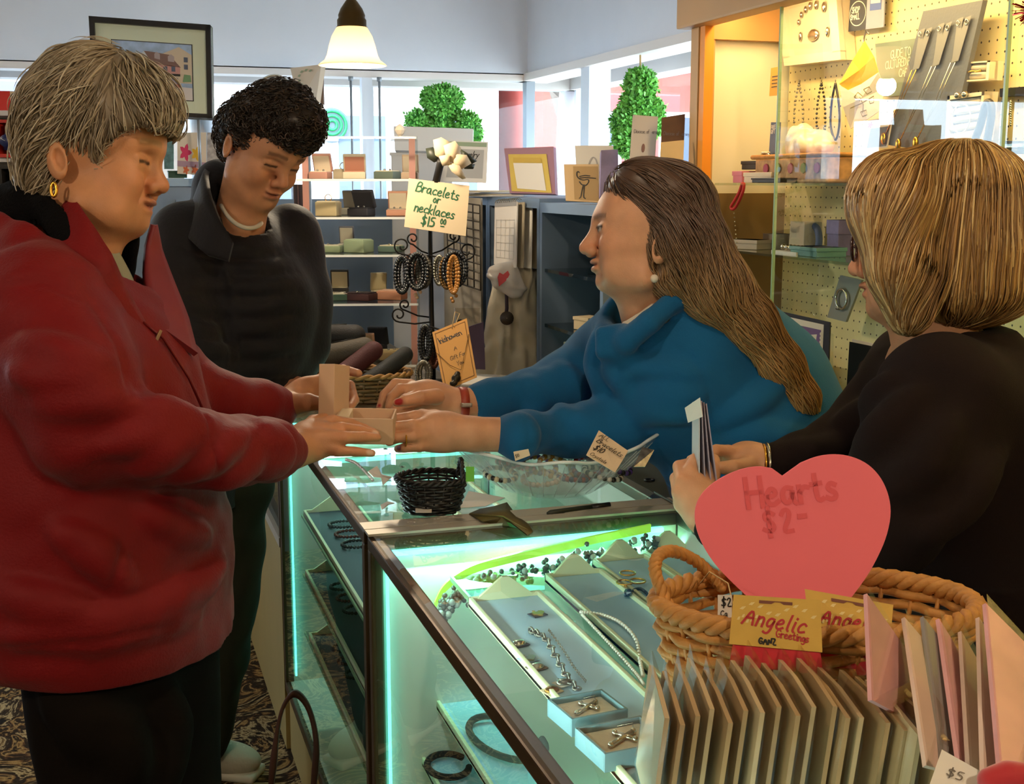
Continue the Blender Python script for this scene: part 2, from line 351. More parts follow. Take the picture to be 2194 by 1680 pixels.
# slim posts and rods just inside the soffit
for nm, x_, w_, mt in (('trim_5', 1133, .022, 'grey_post'), ):
    P = onY(x_, 230, WB+.05); struct(MB().span((P.x-w_, WB+.02, .9), (P.x+w_, WB+.08, ZH)), nm, MATS[mt])
P = onX(1276, 200, WR+.05); struct(MB().span((WR, P.y-.05, .9), (WR+.1, P.y+.05, ZH)), 'trim_6', MATS['white_trim'])
P = onY(785, 200, WB+.05); struct(MB().span((P.x-.025, WB+.03, .9), (P.x+.025, WB+.08, ZH-.02)), 'trim_7', MATS['white_trim'])
for x_, lb in ((752, 'thin grey shelf rod hanging below the pendant lamp, before the window'), (813, 'thin grey shelf rod just beside the white window post')):
    P = onY(x_, 200, WB-.02); t = thing('shelf_rod', lb, 'rod', (P.x, P.y, .9)); mb = MB().tube([(P.x, P.y, .9), (P.x, P.y, ZH-.03)], .006, 8); mb.build('rod', MATS['grey_post'], t, True)
    MB().lathe([(.001, 0), (.012, 0), (.012, .02), (.001, .02)], (P.x, P.y, ZH-.05), 12).build('ceiling_cup', MATS['grey_post'], t, True)

# ================================================================ street outside
struct(MB().span((-14, 6.75, -.12), (22, 40, -.02)), 'ground_street', M('asphalt', '#7d7f83', .9, var=.1, scale=2))
struct(MB().span((2.6, -6, -.12), (22, 6.75, -.02)), 'ground_sidewalk', M('sidewalk', '#b9b6b0', .9, var=.06, scale=3))
def building(label, x0, x1, y0, y1, h, wall, win, cols, rows, face, awn=None):
    t = thing('street_building', label, 'building', ((x0+x1)/2, (y0+y1)/2, 0))
    MB().span((x0, y0, -.02), (x1, y1, h)).build('wall', M(wall[0], wall[1], .9, var=.08, scale=3), t)
    mt = M('far_window_glass', '#5d6b7d', .15); mf = M('far_window_frame', '#e9e6e2', .7)
    L_ = (x1-x0) if face == 'Y' else (y1-y0)
    for r_ in range(rows):
        for c_ in range(cols):
            u = (c_+.5)/cols*L_; z0 = .9+r_*2.7; ww = L_/cols*.5; hh = 1.6
            if face == 'Y': a, b_, c2, d2 = (x0+u-ww/2, y0-.04, z0), (x0+u+ww/2, y0+.02, z0+hh), (x0+u-ww/2-.08, y0-.03, z0-.08), (x0+u+ww/2+.08, y0+.02, z0+hh+.08)
            else: a, b_, c2, d2 = (x0-.04, y0+u-ww/2, z0), (x0+.02, y0+u+ww/2, z0+hh), (x0-.03, y0+u-ww/2-.08, z0-.08), (x0+.02, y0+u+ww/2+.08, z0+hh+.08)
            f_ = MB().span(c2, d2).build('window', mf, t); MB().span(a, b_).build('pane', mt, f_)
    MB().span((x0-.1, y0-.12, h-.3), (x1+.1, y1+.1, h)).build('cornice', mf, t)
    if awn: MB().span((x0, y0-.9, 2.5), (x1, y0, 2.8)).build('awning', M('awning_'+awn[1:], awn, .8), t)
    return t
building('pale grey shopfront block across the street behind the boy', -9, 1.2, 19, 26, 9, ('pale_stucco', '#c9ccd4'), None, 5, 3, 'Y', '#6b6f86')
building('white rendered building across the street behind the heart topiary', 1.6, 6.0, 19.5, 26, 8, ('white_stucco', '#eceae6'), None, 3, 3, 'Y')
building('red brick house across the street beside the window corner', 6.4, 9.6, 18.5, 26, 9, ('red_brick', '#b5564a'), None, 2, 3, 'Y')
building('red brick terrace along the side street seen in the side window', 10.5, 15, 7, 18, 8, ('red_brick', '#b5564a'), None, 5, 3, 'X')
bk = M('bark', '#6f6258', .9, var=.2, scale=10)
def tree(label, x, y, h, seed):
    rr = random.Random(seed); t = thing('street_tree', label, 'tree', (x, y, -.02))
    MB().tube([(x, y, -.02), (x+.05, y, h*.5), (x-.03, y+.05, h)], [.15, .11, .05], 10).build('trunk', bk, t, True)
    for i in range(9):
        z = h*(.4+.06*i); a = rr.uniform(0, 6.28); l = rr.uniform(.8, 1.6); p0 = Vector((x, y, z)); p1 = p0+Vector((math.cos(a)*l*.5, math.sin(a)*l*.5, .5)); p2 = p1+Vector((math.cos(a+.4)*l*.6, math.sin(a+.4)*l*.6, .7))
        br = MB().tube([p0, p1, p2], [.05, .03, .01], 6).build('branch', bk, t, True)
        MB().tube([p1, p1+Vector((math.cos(a-.8)*.5, math.sin(a-.8)*.5, .5))], [.02, .006], 5).build('twig', bk, br, True)
tree('bare street tree seen between the two topiaries', 4.2, 11.5, 5, 3); tree('bare street tree behind the side window', 6.4, 10.2, 5, 5); tree('bare street tree behind the dark haired boy', .6, 13, 5, 8)
def car(label, x, y, col, rz):
    t = thing('parked_car', label, 'car', (x, y, -.02), rz)
    MB().prism([(-2.1, .3), (-2.05, .7), (-1.5, .85), (-.9, 1.35), (.7, 1.38), (1.3, .92), (2.05, .8), (2.12, .35)], 1.7, M4((0, .85, 0), Euler((R(90), 0, 0)).to_matrix())).build('body', M('paint_'+col[1:], col, .25, coat=.5), t, world=False)
    for s_ in (.86, -.86): MB().prism([(-.82, .9), (-.7, 1.28), (.62, 1.3), (1.05, .92)], .02, M4((0, s_, 0), Euler((R(90), 0, 0)).to_matrix())).build('side_window', MATS['far_window_glass'], t, world=False)
    for wx in (-1.3, 1.3):
        for s_ in (.8, -.8): MB().lathe([(.01, -.1), (.32, -.1), (.32, .1), (.01, .1)], (wx, s_, .32), 20, mat=Euler((R(90), 0, 0)).to_matrix()).build('wheel', M('tyre', '#1c1c1e', .8), t, True, world=False)
car('dark parked car outside behind the yellow framed folder', 4.6, 14.2, '#3c4654', R(4)); car('silver parked car across the street outside the back window', -2.5, 15, '#aab2bd', R(-3))
sg = thing('round_shop_sign', 'round green ring sign across the street beside the boy\'s hair', 'sign', onY(712, 268, 19.4))
c_ = onY(712, 268, 19.38)
for i_, r_ in enumerate((.21, .14, .07)):
    MB().tube([c_+Vector((r_*math.cos(a*.2618), 0, r_*math.sin(a*.2618))) for a in range(24)], .022, 8, True).build('ring', M('sign_green', '#0d9a4a', .4), sg, True)
MB().lathe([(.001, 0), (.26, 0), (.26, .06), (.001, .06)], c_+Vector((0, .08, 0)), 32, mat=Euler((R(90), 0, 0)).to_matrix()).build('disc', M('sign_dark', '#5a6c74', .5), sg)

# ================================================================ pendant lamps
brass = M('aged_brass', '#5d4a2c', .35, metal=.85); SHADE = shadeM('frosted_shade', '#fff0da', .85); BULB = M('bulb', '#fff2d8', .5, emit=14, ecol='#ffdca8')
def pendant(label, P, s=1.0, power=13):
    t = thing('pendant_lamp', label, 'lamp', P, group=None)
    MB().tube([P+Vector((0, 0, .155*s)), (P.x, P.y, ZC)], .0065*s, 8).build('rod', brass, t, True)
    MB().lathe([(.001, .165), (.014, .165), (.013, .145), (.016, .142), (.03, .122), (.037, .105), (.036, .098), (.04, .092), (.04, .076), (.043, .073), (.001, .073)], P, 20).build('socket_cap', brass, t, True) if s == 1 else None
    prof = [(.034, .078), (.042, .072), (.055, .05), (.063, .025), (.069, 0), (.076, -.014), (.09, -.024), (.094, -.028)]
    MB().lathe(prof+[(r-.003, z-.001) for r, z in reversed(prof)], P, 32).build('shade', SHADE, t, True)
    MB().ball(P+Vector((0, 0, .0)), (.022, .022, .03), 12).build('bulb', BULB, t, True)
    l = bpy.data.lights.new('lamp_light', 'POINT'); l.energy = power; l.color = (1, .82, .58); l.shadow_soft_size = .03
    o = bpy.data.objects.new('lamp_light', l); SC.collection.objects.link(o); o.parent = t; o.location = (0, 0, -.045)
    MB().lathe([(.001, 0), (.05, 0), (.05, -.02), (.001, -.02)], (P.x, P.y, ZC), 16).build('ceiling_rose', brass, t, True)
    return t
LP = at(755, 118, 3.45)
pendant('lit bell shaped pendant lamp with frosted shade hanging before the window', LP)
for x_, y_, lb in ((.66, 1.5, 'bell pendant lamp over the near display case'), (.66, -.3, 'bell pendant lamp over the counter behind the viewer'), (-1.3, 3.0, 'bell pendant lamp over the carpet aisle'), (-1.3, .6, 'bell pendant lamp over the shop floor behind the viewer'), (-1.3, 4.9, 'bell pendant lamp near the back window aisle')):
    pendant(lb, Vector((x_, y_, 2.12)), power=6 if y_ > 1 else 24)
# ================================================================ glass counters
T, X0, X1 = .915, .39, .97
bronze = M('bronze_frame', '#5a4630', .38, metal=.6, var=.06, scale=30); alu = M('brushed_aluminium', '#c4bcae', .4, metal=.4)
lam = M('beige_laminate', '#a8935a', .5, var=.05, scale=6, stretch=(1, 1, .2)); minty = M('white_lining', '#e4e6da', .55)
CY = (.36, 1, .84)
led = M('led_strip', '#bffff2', .5, emit=2.6, ecol='#5ff2de')
def showcase(label, y0, y1, zb, ledv=True, power=.95):
    t = thing('glass_display_counter', label, 'display case', ((X0+X1)/2, (y0+y1)/2, 0))
    MB().span((X0+.01, y0+.004, .0), (X1-.01, y1-.004, zb-.02)).build('base', lam, t)
    MB().span((X0+.012, y0+.012, zb-.02), (X1-.012, y1-.012, zb)).build('floor_panel', minty, t)
    r = .022
    for a, b in (((X0, y0, T-r), (X0+r, y1, T)), ((X1-r, y0, T-r), (X1, y1, T)), ((X0+r, y0, T-r), (X1-r, y0+r, T)), ((X0+r, y1-r, T-r), (X1-r, y1, T)), ((X0, y0, zb-.025), (X0+r*.7, y1, zb))):
        MB().span(a, b, bev=.003).build('frame_rail', bronze, t)
    for x_ in (X0, X1-r):
        for y_ in (y0, y1-r): MB().span((x_, y_, zb), (x_+r, y_+r, T-r), bev=.003).build('corner_post', bronze, t)
    MB().span((X0+.006, y0+.006, T-.002), (X1-.006, y1-.006, T+.004)).build('glass_top', G_CASE, t)
    MB().span((X0+.004, y0+r, zb), (X0+.009, y1-r, T-r)).build('front_glass', G_CASE, t)
    MB().span((X1-.02, y0+r, zb), (X1-.012, y1-r, T-r)).build('rear_door', minty, t)
    MB().span((X0+r, y1-.018, zb), (X1-r, y1-.01, T-r)).build('end_panel', minty, t)
    MB().span((X0+r+.012, y1-.032, T-.030), (X1-r-.03, y1-.022, T-.022)).build('light_tube', led, t)
    if ledv: MB().span((X0+.024, y1-.034, zb+.02), (X0+.0285, y1-.028, T-.04)).build('light_tube', led, t)
    for k, z_ in enumerate((zb+.22, zb+.42)):
        if z_ < T-.18: MB().span((X0+.12, y0+.02, z_), (X1-.03, y1-.05, z_+.006)).build('glass_shelf', G_CASE, t)
    MB().span((X0+.010, y0+.05, T-.03), (X0+.020, y1-.05, T-.023)).build('light_tube', M('added_rail_glow', '#dffff4', .5, emit=1.5, ecol='#c4ffe9'), t)  # unseen tube added below the front rail to brighten the trays
    l = area('case_light', (X0+.03, (y0+y1)/2, T-.026), (X0+.4, (y0+y1)/2, T-.12), .01, power*1.5, (.72, 1, .9), y1-y0-.2); _z = Vector((-.96, 0, .28)).normalized(); l.rotation_euler = Matrix((_z.cross(Vector((0, 1, 0)))*-1, Vector((0, 1, 0)), _z)).transposed().to_euler(); l.parent = t; l.matrix_parent_inverse = ROOTM[t.name].inverted()  # area light added along that rail so the trays are evenly lit
    l = area('case_light', (X0+.29, y1-.03, T-.045), (X0+.29, y1-.3, T-.35), .5, power, CY, .02); l.parent = t; l.matrix_parent_inverse = ROOTM[t.name].inverted()
    return t
showcase('near glass display counter lit mint green, trays of necklaces inside', .5, 2.02, .2)
showcase('middle glass display counter under the held box, dark trays behind its front', 2.05, 3.2, .2, power=.9)
# seam trims on top between the two cases
t = thing('seam_trim', 'pair of pale metal strips covering the joint between the glass counters', 'trim strip', (.68, 2.035, T))
MB().span((X0-.002, 2.0, T+.004), (X1, 2.03, T+.008)).build('strip', alu, t); MB().span((X0-.002, 2.034, T+.004), (X1, 2.078, T+.008)).build('strip', alu, t)
# far counter: wooden lower body, low glass box
t = thing('wooden_counter', 'beige wooden counter with low glass top beyond the display cases', 'counter', (.68, 3.9, 0))
MB().span((X0, 3.21, 0), (X1, 4.75, .56)).build('body', lam, t)
MB().span((X0-.003, 3.21, .56), (X0+.02, 4.75, .585)).build('trim_rail', alu, t)
MB().span((X0+.003, 3.23, .585), (X0+.008, 4.73, T-.02)).build('front_glass', G_CASE, t)
MB().span((X0, 3.21, T-.02), (X1, 4.75, T)).build('top', M('counter_top', '#6d6250', .35, var=.05), t)
for y_ in (3.21, 4.73): MB().span((X0, y_, .585), (X0+.02, y_+.02, T-.02)).build('corner_post', bronze, t)
MB().span((X0+.05, 3.22, .56), (X1-.02, 4.74, .57)).build('lining', M('yellow_lining', '#c9a94e', .7, var=.3, scale=40), t)
# flat slate pads and cable lids at the clerk's side of the counter
slate = M('slate_pad', '#5a5852', .4); 
for i, (a, b, lb) in enumerate((((1395, 985), (1500, 1020), 'dark slate counter pad beside the clear dish handle'), ((1400, 1060), (1455, 1090), 'small slate counter pad below the clerk holding envelopes'))):
    p, q = onz(*a, T+.006), onz(*b, T+.006)
    o = MB().span((min(p.x, q.x), min(p.y, q.y), T+.0085), (max(p.x, q.x), max(p.y, q.y), T+.013), bev=.002).build('counter_pad', slate); tag(o, lb, 'pad')
o = MB().lathe([(.001, 0), (.011, 0), (.011, .004), (.007, .004), (.006, .002), (.001, .002)], onz(1391, 1040, T)+Vector((0, 0, .0085)), 16).build('cable_cap', M('black_plastic', '#15120f', .4), None, True); tag(o, 'small round black cap set in the pale strip of the counter', 'cap')

# ================================================================ wall case (right)
XF, XB = 1.5, 1.78
t = thing('wall_showcase', 'tall lit wall showcase with pegboard back and glass doors', 'display case', (1.7, 2.1, 0))
tan = MATS['tan_paint']; YE = 3.14
MB().span((XF-.03, .3, 1.90), (XF+.03, YE+.03, 1.99), bev=.006).build('cornice', tan, t)
MB().span((XF-.015, .3, 1.98), (XB+.12, YE+.02, 2.3)).build('cornice', tan, t)
MB().span((XF+.03, YE-.05, 1.87), (XB+.1, YE+.02, 1.98)).build('cornice', tan, t)
MB().span((XF, YE-.045, .0), (XF+.05, YE, 1.90), bev=.004).build('side_post', tan, t)
MB().span((XF+.004, YE-.075, .9), (XF+.03, YE-.047, 1.90)).build('edge_strip', MATS['orange_strip'], t)
MB().span((XF+.05, YE-.02, 1.47), (XB+.06, YE, 1.88)).build('end_panel', M('end_panel_paint', '#d8d6c4', .35), t)
MB().span((XF+.05, YE-.03, .86), (XB+.06, YE, 1.47)).build('end_panel', M('end_panel_brown', '#7d6238', .5), t)
MB().span((XF+.01, .3, .0), (XB+.1, YE, .84)).build('base_cabinet', M('dark_base', '#5b4a34', .6), t)
MB().span((XF+.01, .3, .84), (XB+.06, YE-.03, .86)).build('deck', M('deck_tan', '#b79a63', .6), t)
def pegboard():
    m = bpy.data.materials.new('pegboard'); m.use_nodes = True; nt = m.node_tree; N = nt.nodes; L = nt.links; b = N['Principled BSDF']; b.inputs['Roughness'].default_value = .6
    tc = N.new('ShaderNodeTexCoord'); sp = N.new('ShaderNodeSeparateXYZ'); L.new(tc.outputs['Object'], sp.inputs[0])
    fr = []
    for ax in ('Y', 'Z'):
        mu = N.new('ShaderNodeMath'); mu.operation = 'MULTIPLY'; mu.inputs[1].default_value = 1/.0254; L.new(sp.outputs[ax], mu.inputs[0])
        fc = N.new('ShaderNodeMath'); fc.operation = 'FRACT'; L.new(mu.outputs[0], fc.inputs[0])
        sb = N.new('ShaderNodeMath'); sb.operation = 'SUBTRACT'; sb.inputs[1].default_value = .5; L.new(fc.outputs[0], sb.inputs[0])
        pw = N.new('ShaderNodeMath'); pw.operation = 'POWER'; pw.inputs[1].default_value = 2; L.new(sb.outputs[0], pw.inputs[0]); fr.append(pw)
    ad = N.new('ShaderNodeMath'); L.new(fr[0].outputs[0], ad.inputs[0]); L.new(fr[1].outputs[0], ad.inputs[1])
    lt = N.new('ShaderNodeMath'); lt.operation = 'LESS_THAN'; lt.inputs[1].default_value = .009; L.new(ad.outputs[0], lt.inputs[0])
    x = N.new('ShaderNodeMix'); x.data_type = 'RGBA'; L.new(lt.outputs[0], x.inputs['Factor']); x.inputs['A'].default_value = lin('#e3d4a0'); x.inputs['B'].default_value = lin('#3a2d17')
    L.new(x.outputs['Result'], b.inputs['Base Color']); return m
MB().span((XB, .3, .86), (XB+.015, YE-.03, 1.98)).build('pegboard_back', pegboard(), t)
d0, d1 = onX(1656, 230, XF).y, onX(2143, 150, XF).y
MB().span((XF+.012, d1, .88), (XF+.017, d0, 1.90)).build('glass_door', G_CASE, t)
MB().span((XF+.022, .3, .88), (XF+.027, d1+.02, 1.90)).build('glass_door', G_CASE, t)
edge = M('green_glass_edge', '#8fae86', .25, spec=.6)
MB().span((XF+.011, d0-.003, .88), (XF+.018, d0+.002, 1.90)).build('glass_edge', edge, t); MB().span((XF+.011, d1-.002, .88), (XF+.018, d1+.003, 1.90)).build('glass_edge', edge, t)
SH = {}
for nm, (x_, y_) in dict(a=(1560, 392), b=(1620, 535), c=(1960, 320)).items():
    P = onX(x_, y_, 1.62); SH[nm] = P.z
for nm, y0, y1 in (('a', 2.15, YE-.06), ('b', .4, YE-.06), ('c', .4, 2.1)):
    MB().span((XF+.05, y0, SH[nm]-.006), (XB, y1, SH[nm])).build('glass_shelf', glassM('shelf_glass', '#e8f1ec', 1.5), t)
warm = M('warm_tube', '#fff0d0', .5, emit=3, ecol='#ffcf86')
MB().span((XF+.04, .4, 1.955), (XF+.06, YE-.2, 1.97)).build('light_tube', warm, t)
l = area('case_warm_light', (XF+.07, 1.75, 1.95), (XF+.2, 1.75, 1.0), 2.6, 10.5, (1, .66, .27), .05); l.rotation_euler = (0, R(-18), R(90))
_z = Vector((-.45, 0, 1)).normalized(); l.rotation_euler = Matrix((Vector((0, 1, 0)), _z.cross(Vector((0, 1, 0))), _z)).transposed().to_euler(); l.data.size = 2.6; l.data.size_y = .05
l.parent = t; l.matrix_parent_inverse = ROOTM[t.name].inverted()

# ================================================================ grey-blue cabinets under the window
XC = 1.27; blue = M('grey_blue_metal', '#6f8196', .45, metal=.15, var=.05, scale=5); blued = M('cabinet_inside', '#4f5b69', .5)
def cabinet(label, y0, y1, zt, zsh=(), back=None):
    t = thing('metal_cabinet', label, 'cabinet', (XC+.2, (y0+y1)/2, 0)); th = .022
    MB().span((XC, y0, zt-.03), (XC+.42, y1, zt)).build('top', blue, t)
    MB().span((XC, y1-th, 0), (XC+.42, y1, zt-.03)).build('side_panel', blue, t)
    MB().span((XC, y0, 0), (XC+.42, y0+th, zt-.03)).build('side_panel', blue, t)
    MB().span((XC+.41, y0+th, 0), (XC+.42, y1-th, zt-.03)).build('back_panel', blued, t)
    for z in zsh: MB().span((XC+.01, y0+th, z-.01), (XC+.41, y1-th, z)).build('shelf', glassM('shelf_glass2', '#b9d0d0', 1.5), t)
    return t
ya, yb, yc, yd = onX(1045, 416, XC).y, onX(1156, 424, XC).y, onX(1300, 441, XC).y, onX(985, 410, XC).y
zt = 1.45
cabinet('grey blue metal cabinet bay with the hanging calendar and white coat', yb+.002, ya, zt)
sh2 = [onX(1215, y_, XC+.2).z for y_ in (560, 668, 740)]
cabinet('grey blue metal cabinet bay behind the clerk in the blue sweater', max(yc-.3, YE+.03), yb-.002, zt-.012, sh2)
cabinet('grey blue metal cabinet bay behind the bracelet stand', ya+.002, yd+.08, zt)
# ================================================================ organic surfaces: smooth unions sampled on a grid, meshed by surface nets
def A3(p): return np.array(p, dtype=np.float64)
class Sdf:
    def __init__(s): s.p = []
    def cone(s, a, b, ra, rb, k=.02, op='u'): s.p.append(('cone', A3(a), A3(b), ra, rb, k, op)); return s
    def chain(s, pts, rs, k=.02, op='u', kin=None):
        for i in range(len(pts)-1): s.cone(pts[i], pts[i+1], rs[i], rs[i+1], (k if i == 0 else (kin if kin is not None else min(k, .008))), op)
        return s
    def ball(s, c, r, k=.02, op='u'): return s.cone(c, A3(c)+1e-6, r, r, k, op)
    def ell(s, c, r, rot=None, k=.02, op='u'):
        s.p.append(('ell', A3(c), A3(r), np.eye(3) if rot is None else np.array(rot), k, op)); return s
    def box(s, c, h, rot=None, rnd=.005, k=.01, op='u'):
        s.p.append(('box', A3(c), A3(h), np.eye(3) if rot is None else np.array(rot), rnd, k, op)); return s
    def loft(s, O, axes, st, k=.02, op='u', ex=2.3):
        # st rows: (t along axis, offset u, offset w, half u, half w); axes = rows (u, w, t)
        st = np.array(st, float); n = len(st); tt = np.linspace(0, n-1, (n-1)*8+1); i = np.clip(tt.astype(int), 0, n-2); f = (tt-i)[:, None]
        P0 = st[np.maximum(i-1, 0)]; P1 = st[i]; P2 = st[i+1]; P3 = st[np.minimum(i+2, n-1)]
        fine = .5*((2*P1)+(-P0+P2)*f+(2*P0-5*P1+4*P2-P3)*f*f+(-P0+3*P1-3*P2+P3)*f**3)
        o = np.argsort(fine[:, 0]); s.p.append(('loft', A3(O), np.array(axes, float), fine[o], ex, k, op)); return s
    def fn(s, q, P):
        t = q[0]
        if t == 'cone':
            a, b = q[1], q[2]; ba = b-a; h = np.clip(((P-a)@ba)/max(ba@ba, 1e-12), 0, 1)
            return np.linalg.norm(P-a-h[:, None]*ba, axis=1)-(q[3]+(q[4]-q[3])*h)
        if t == 'ell':
            L = (P-q[1])@q[3]; k0 = np.linalg.norm(L/q[2], axis=1); k1 = np.linalg.norm(L/(q[2]**2), axis=1); return k0*(k0-1)/np.maximum(k1, 1e-9)
        if t == 'box':
            L = np.abs((P-q[1])@q[3])-q[2]+q[4]; return np.linalg.norm(np.maximum(L, 0), axis=1)+np.minimum(L.max(1), 0)-q[4]
        if t == 'loft':
            L = (P-q[1])@q[2].T; st = q[3]; z = L[:, 2]
            ou, ow, a, b = (np.interp(z, st[:, 0], st[:, j]) for j in (1, 2, 3, 4)); e = q[4]
            u = np.abs((L[:, 0]-ou)/a); w_ = np.abs((L[:, 1]-ow)/b); r = (u**e+w_**e)**(1/e)
            d = (r-1)*np.minimum(a, b); zz = np.maximum(st[0, 0]-z, z-st[-1, 0]); return np.maximum(d, zz)
    def __call__(s, P, far=None):
        D = np.full(len(P), 9.0)
        for q in s.p:
            d = s.fn(q, P); k = q[-2]; op = q[-1]
            if op == 'u':
                if k <= 1e-5: D = np.minimum(D, d); continue
                h = np.maximum(k-np.abs(D-d), 0)/k; D = np.minimum(D, d)-h*h*k*.25
            elif op == 's':
                h = np.maximum(k-np.abs(-D-d), 0)/max(k, 1e-6); D = np.maximum(D, -d)+h*h*k*.25
            elif op == 'i': D = np.maximum(D, d)
        return D
    def grad(s, P, e=.0015):
        g = np.stack([s(P+v)-s(P-v) for v in np.eye(3)*e], 1); return g/np.maximum(np.linalg.norm(g, axis=1), 1e-9)[:, None]
    def project(s, P, off=0., it=3):
        for _ in range(it): P = P-(s(P)-off)[:, None]*s.grad(P)
        return P
    def bounds(s):
        lo = np.full(3, 1e9); hi = -lo
        for q in s.p:
            if q[-1] != 'u': continue
            if q[0] == 'cone': r = max(q[3], q[4]); a = np.minimum(q[1], q[2])-r; b = np.maximum(q[1], q[2])+r
            elif q[0] in ('ell', 'box'): r = np.abs(q[3])@q[2]; a = q[1]-r; b = q[1]+r
            else:
                st = q[3]; C = q[1]+np.concatenate([st[:, 1:2]*q[2][0]+st[:, 2:3]*q[2][1]+st[:, 0:1]*q[2][2]], 0); r = (st[:, 3:].max(1))[:, None]; a = (C-r).min(0); b = (C+r).max(0)
            lo = np.minimum(lo, a); hi = np.maximum(hi, b)
        return lo-.03, hi+.03
    def mesh(s, vox, clip=None, disp=None, smooth=1):
        lo, hi = s.bounds()
        if clip is not None: lo = np.maximum(lo, clip[0]); hi = np.minimum(hi, clip[1])
        cs = 4; n = (np.ceil((hi-lo)/(vox*cs)).astype(int)+1)
        G = np.stack(np.meshgrid(*[lo[i]+(np.arange(n[i])+.5)*vox*cs for i in range(3)], indexing='ij'), -1).reshape(-1, 3)
        cd_ = s(G).reshape(n); act = np.abs(cd_) < vox*cs*2.0+.006
        N3 = n*cs; D = np.repeat(np.repeat(np.repeat(np.where(cd_ < 0, -1., 1.), cs, 0), cs, 1), cs, 2)
        am = np.repeat(np.repeat(np.repeat(act, cs, 0), cs, 1), cs, 2); idx = np.argwhere(am)
        D[am] = s(lo+(idx+.5)*vox)
        for ax in range(3):
            sl = [slice(None)]*3
            for e in (0, -1): sl[ax] = e; D[tuple(sl)] = np.maximum(D[tuple(sl)], 1e-3)
        ins = D < 0
        c = np.zeros(N3-1, int)
        for i in (0, 1):
            for j in (0, 1):
                for k in (0, 1): c += ins[i:N3[0]-1+i, j:N3[1]-1+j, k:N3[2]-1+k]
        cell = (c > 0) & (c < 8); ci = np.argwhere(cell); vid = np.full(N3-1, -1); vid[cell] = np.arange(len(ci))
        acc = np.zeros((len(ci), 3)); cnt = np.zeros(len(ci))
        cor = [(i, j, k) for i in (0, 1) for j in (0, 1) for k in (0, 1)]
        for a in cor:
            for b in cor:
                if sum(abs(x-y) for x, y in zip(a, b)) != 1 or a > b: continue
                da = D[ci[:, 0]+a[0], ci[:, 1]+a[1], ci[:, 2]+a[2]]; db = D[ci[:, 0]+b[0], ci[:, 1]+b[1], ci[:, 2]+b[2]]
                m = (da < 0) != (db < 0); t = np.where(m, da/np.where(np.abs(da-db) < 1e-12, 1e-12, da-db), 0)
                acc[m] += (A3(a)+t[:, None]*(A3(b)-A3(a)))[m]; cnt[m] += 1
        Vv = lo+(ci+.5+acc/np.maximum(cnt, 1)[:, None])*vox
        Fs = []
        for ax in range(3):
            u, w_ = (ax+1) % 3, (ax+2) % 3
            sa = [slice(0, N3[0]), slice(0, N3[1]), slice(0, N3[2])]; sb = list(sa); sa[ax] = slice(0, N3[ax]-1); sb[ax] = slice(1, N3[ax])
            A_ = ins[tuple(sa)]; B_ = ins[tuple(sb)]; e = np.argwhere(A_ != B_)
            e = e[(e[:, u] > 0) & (e[:, w_] > 0) & (e[:, u] < N3[u]-1) & (e[:, w_] < N3[w_]-1)]
            if not len(e): continue
            def vv(du, dw):
                q = e.copy(); q[:, u] -= du; q[:, w_] -= dw; return vid[q[:, 0], q[:, 1], q[:, 2]]
            qd = np.stack([vv(1, 1), vv(0, 1), vv(0, 0), vv(1, 0)], 1); fl = ~A_[e[:, 0], e[:, 1], e[:, 2]]; qd[fl] = qd[fl][:, ::-1]; Fs.append(qd)
        Fa = np.concatenate(Fs); Fa = Fa[(Fa >= 0).all(1)]
        for _ in range(smooth):
            s_ = np.zeros_like(Vv); n_ = np.zeros(len(Vv))
            for i in range(4):
                np.add.at(s_, Fa[:, i], Vv[Fa[:, (i+1) % 4]]); np.add.at(s_, Fa[:, i], Vv[Fa[:, (i+3) % 4]]); np.add.at(n_, Fa[:, i], 2)
            Vv = Vv*.5+.5*s_/np.maximum(n_, 1)[:, None]
        if disp is not None:
            Nn = s.grad(Vv, vox); Vv = Vv+Nn*disp(Vv, Nn)[:, None]
        return Vv, Fa
def folds(S, lines, d0, r=.009, k=.03, op='u', n=9, ins=.35, span=.9):      # folds laid on the surface that the viewer-side rays meet
    jobs = []
    for ln_ in lines:
        P_ = np.array(ln_, float); t_ = np.linspace(0, len(P_)-1, n); xs_ = np.interp(t_, np.arange(len(P_)), P_[:, 0]); ys_ = np.interp(t_, np.arange(len(P_)), P_[:, 1])
        rays = np.array([tuple(ray(a, b)) for a, b in zip(xs_, ys_)]); d = np.full(n, d0); hit = np.zeros(n, bool)
        for _ in range(60):
            v_ = S(A3(CAM)+rays*d[:, None]); hit |= v_ < .002; d = np.where(hit, d, d+np.maximum(v_*.7, .002))
        ok = hit & (d < d0+span); C_ = A3(CAM)+rays*(d+r*ins)[:, None]; w_ = np.sin(np.linspace(.25, math.pi-.25, n))*r
        jobs.append([(C_[i], C_[i+1], w_[i], w_[i+1]) for i in range(n-1) if ok[i] and ok[i+1] and abs(d[i]-d[i+1]) < .06])
    for jb_ in jobs:
        for a, b, ra, rb in jb_: S.cone(a, b, ra, rb, k=k, op=op)
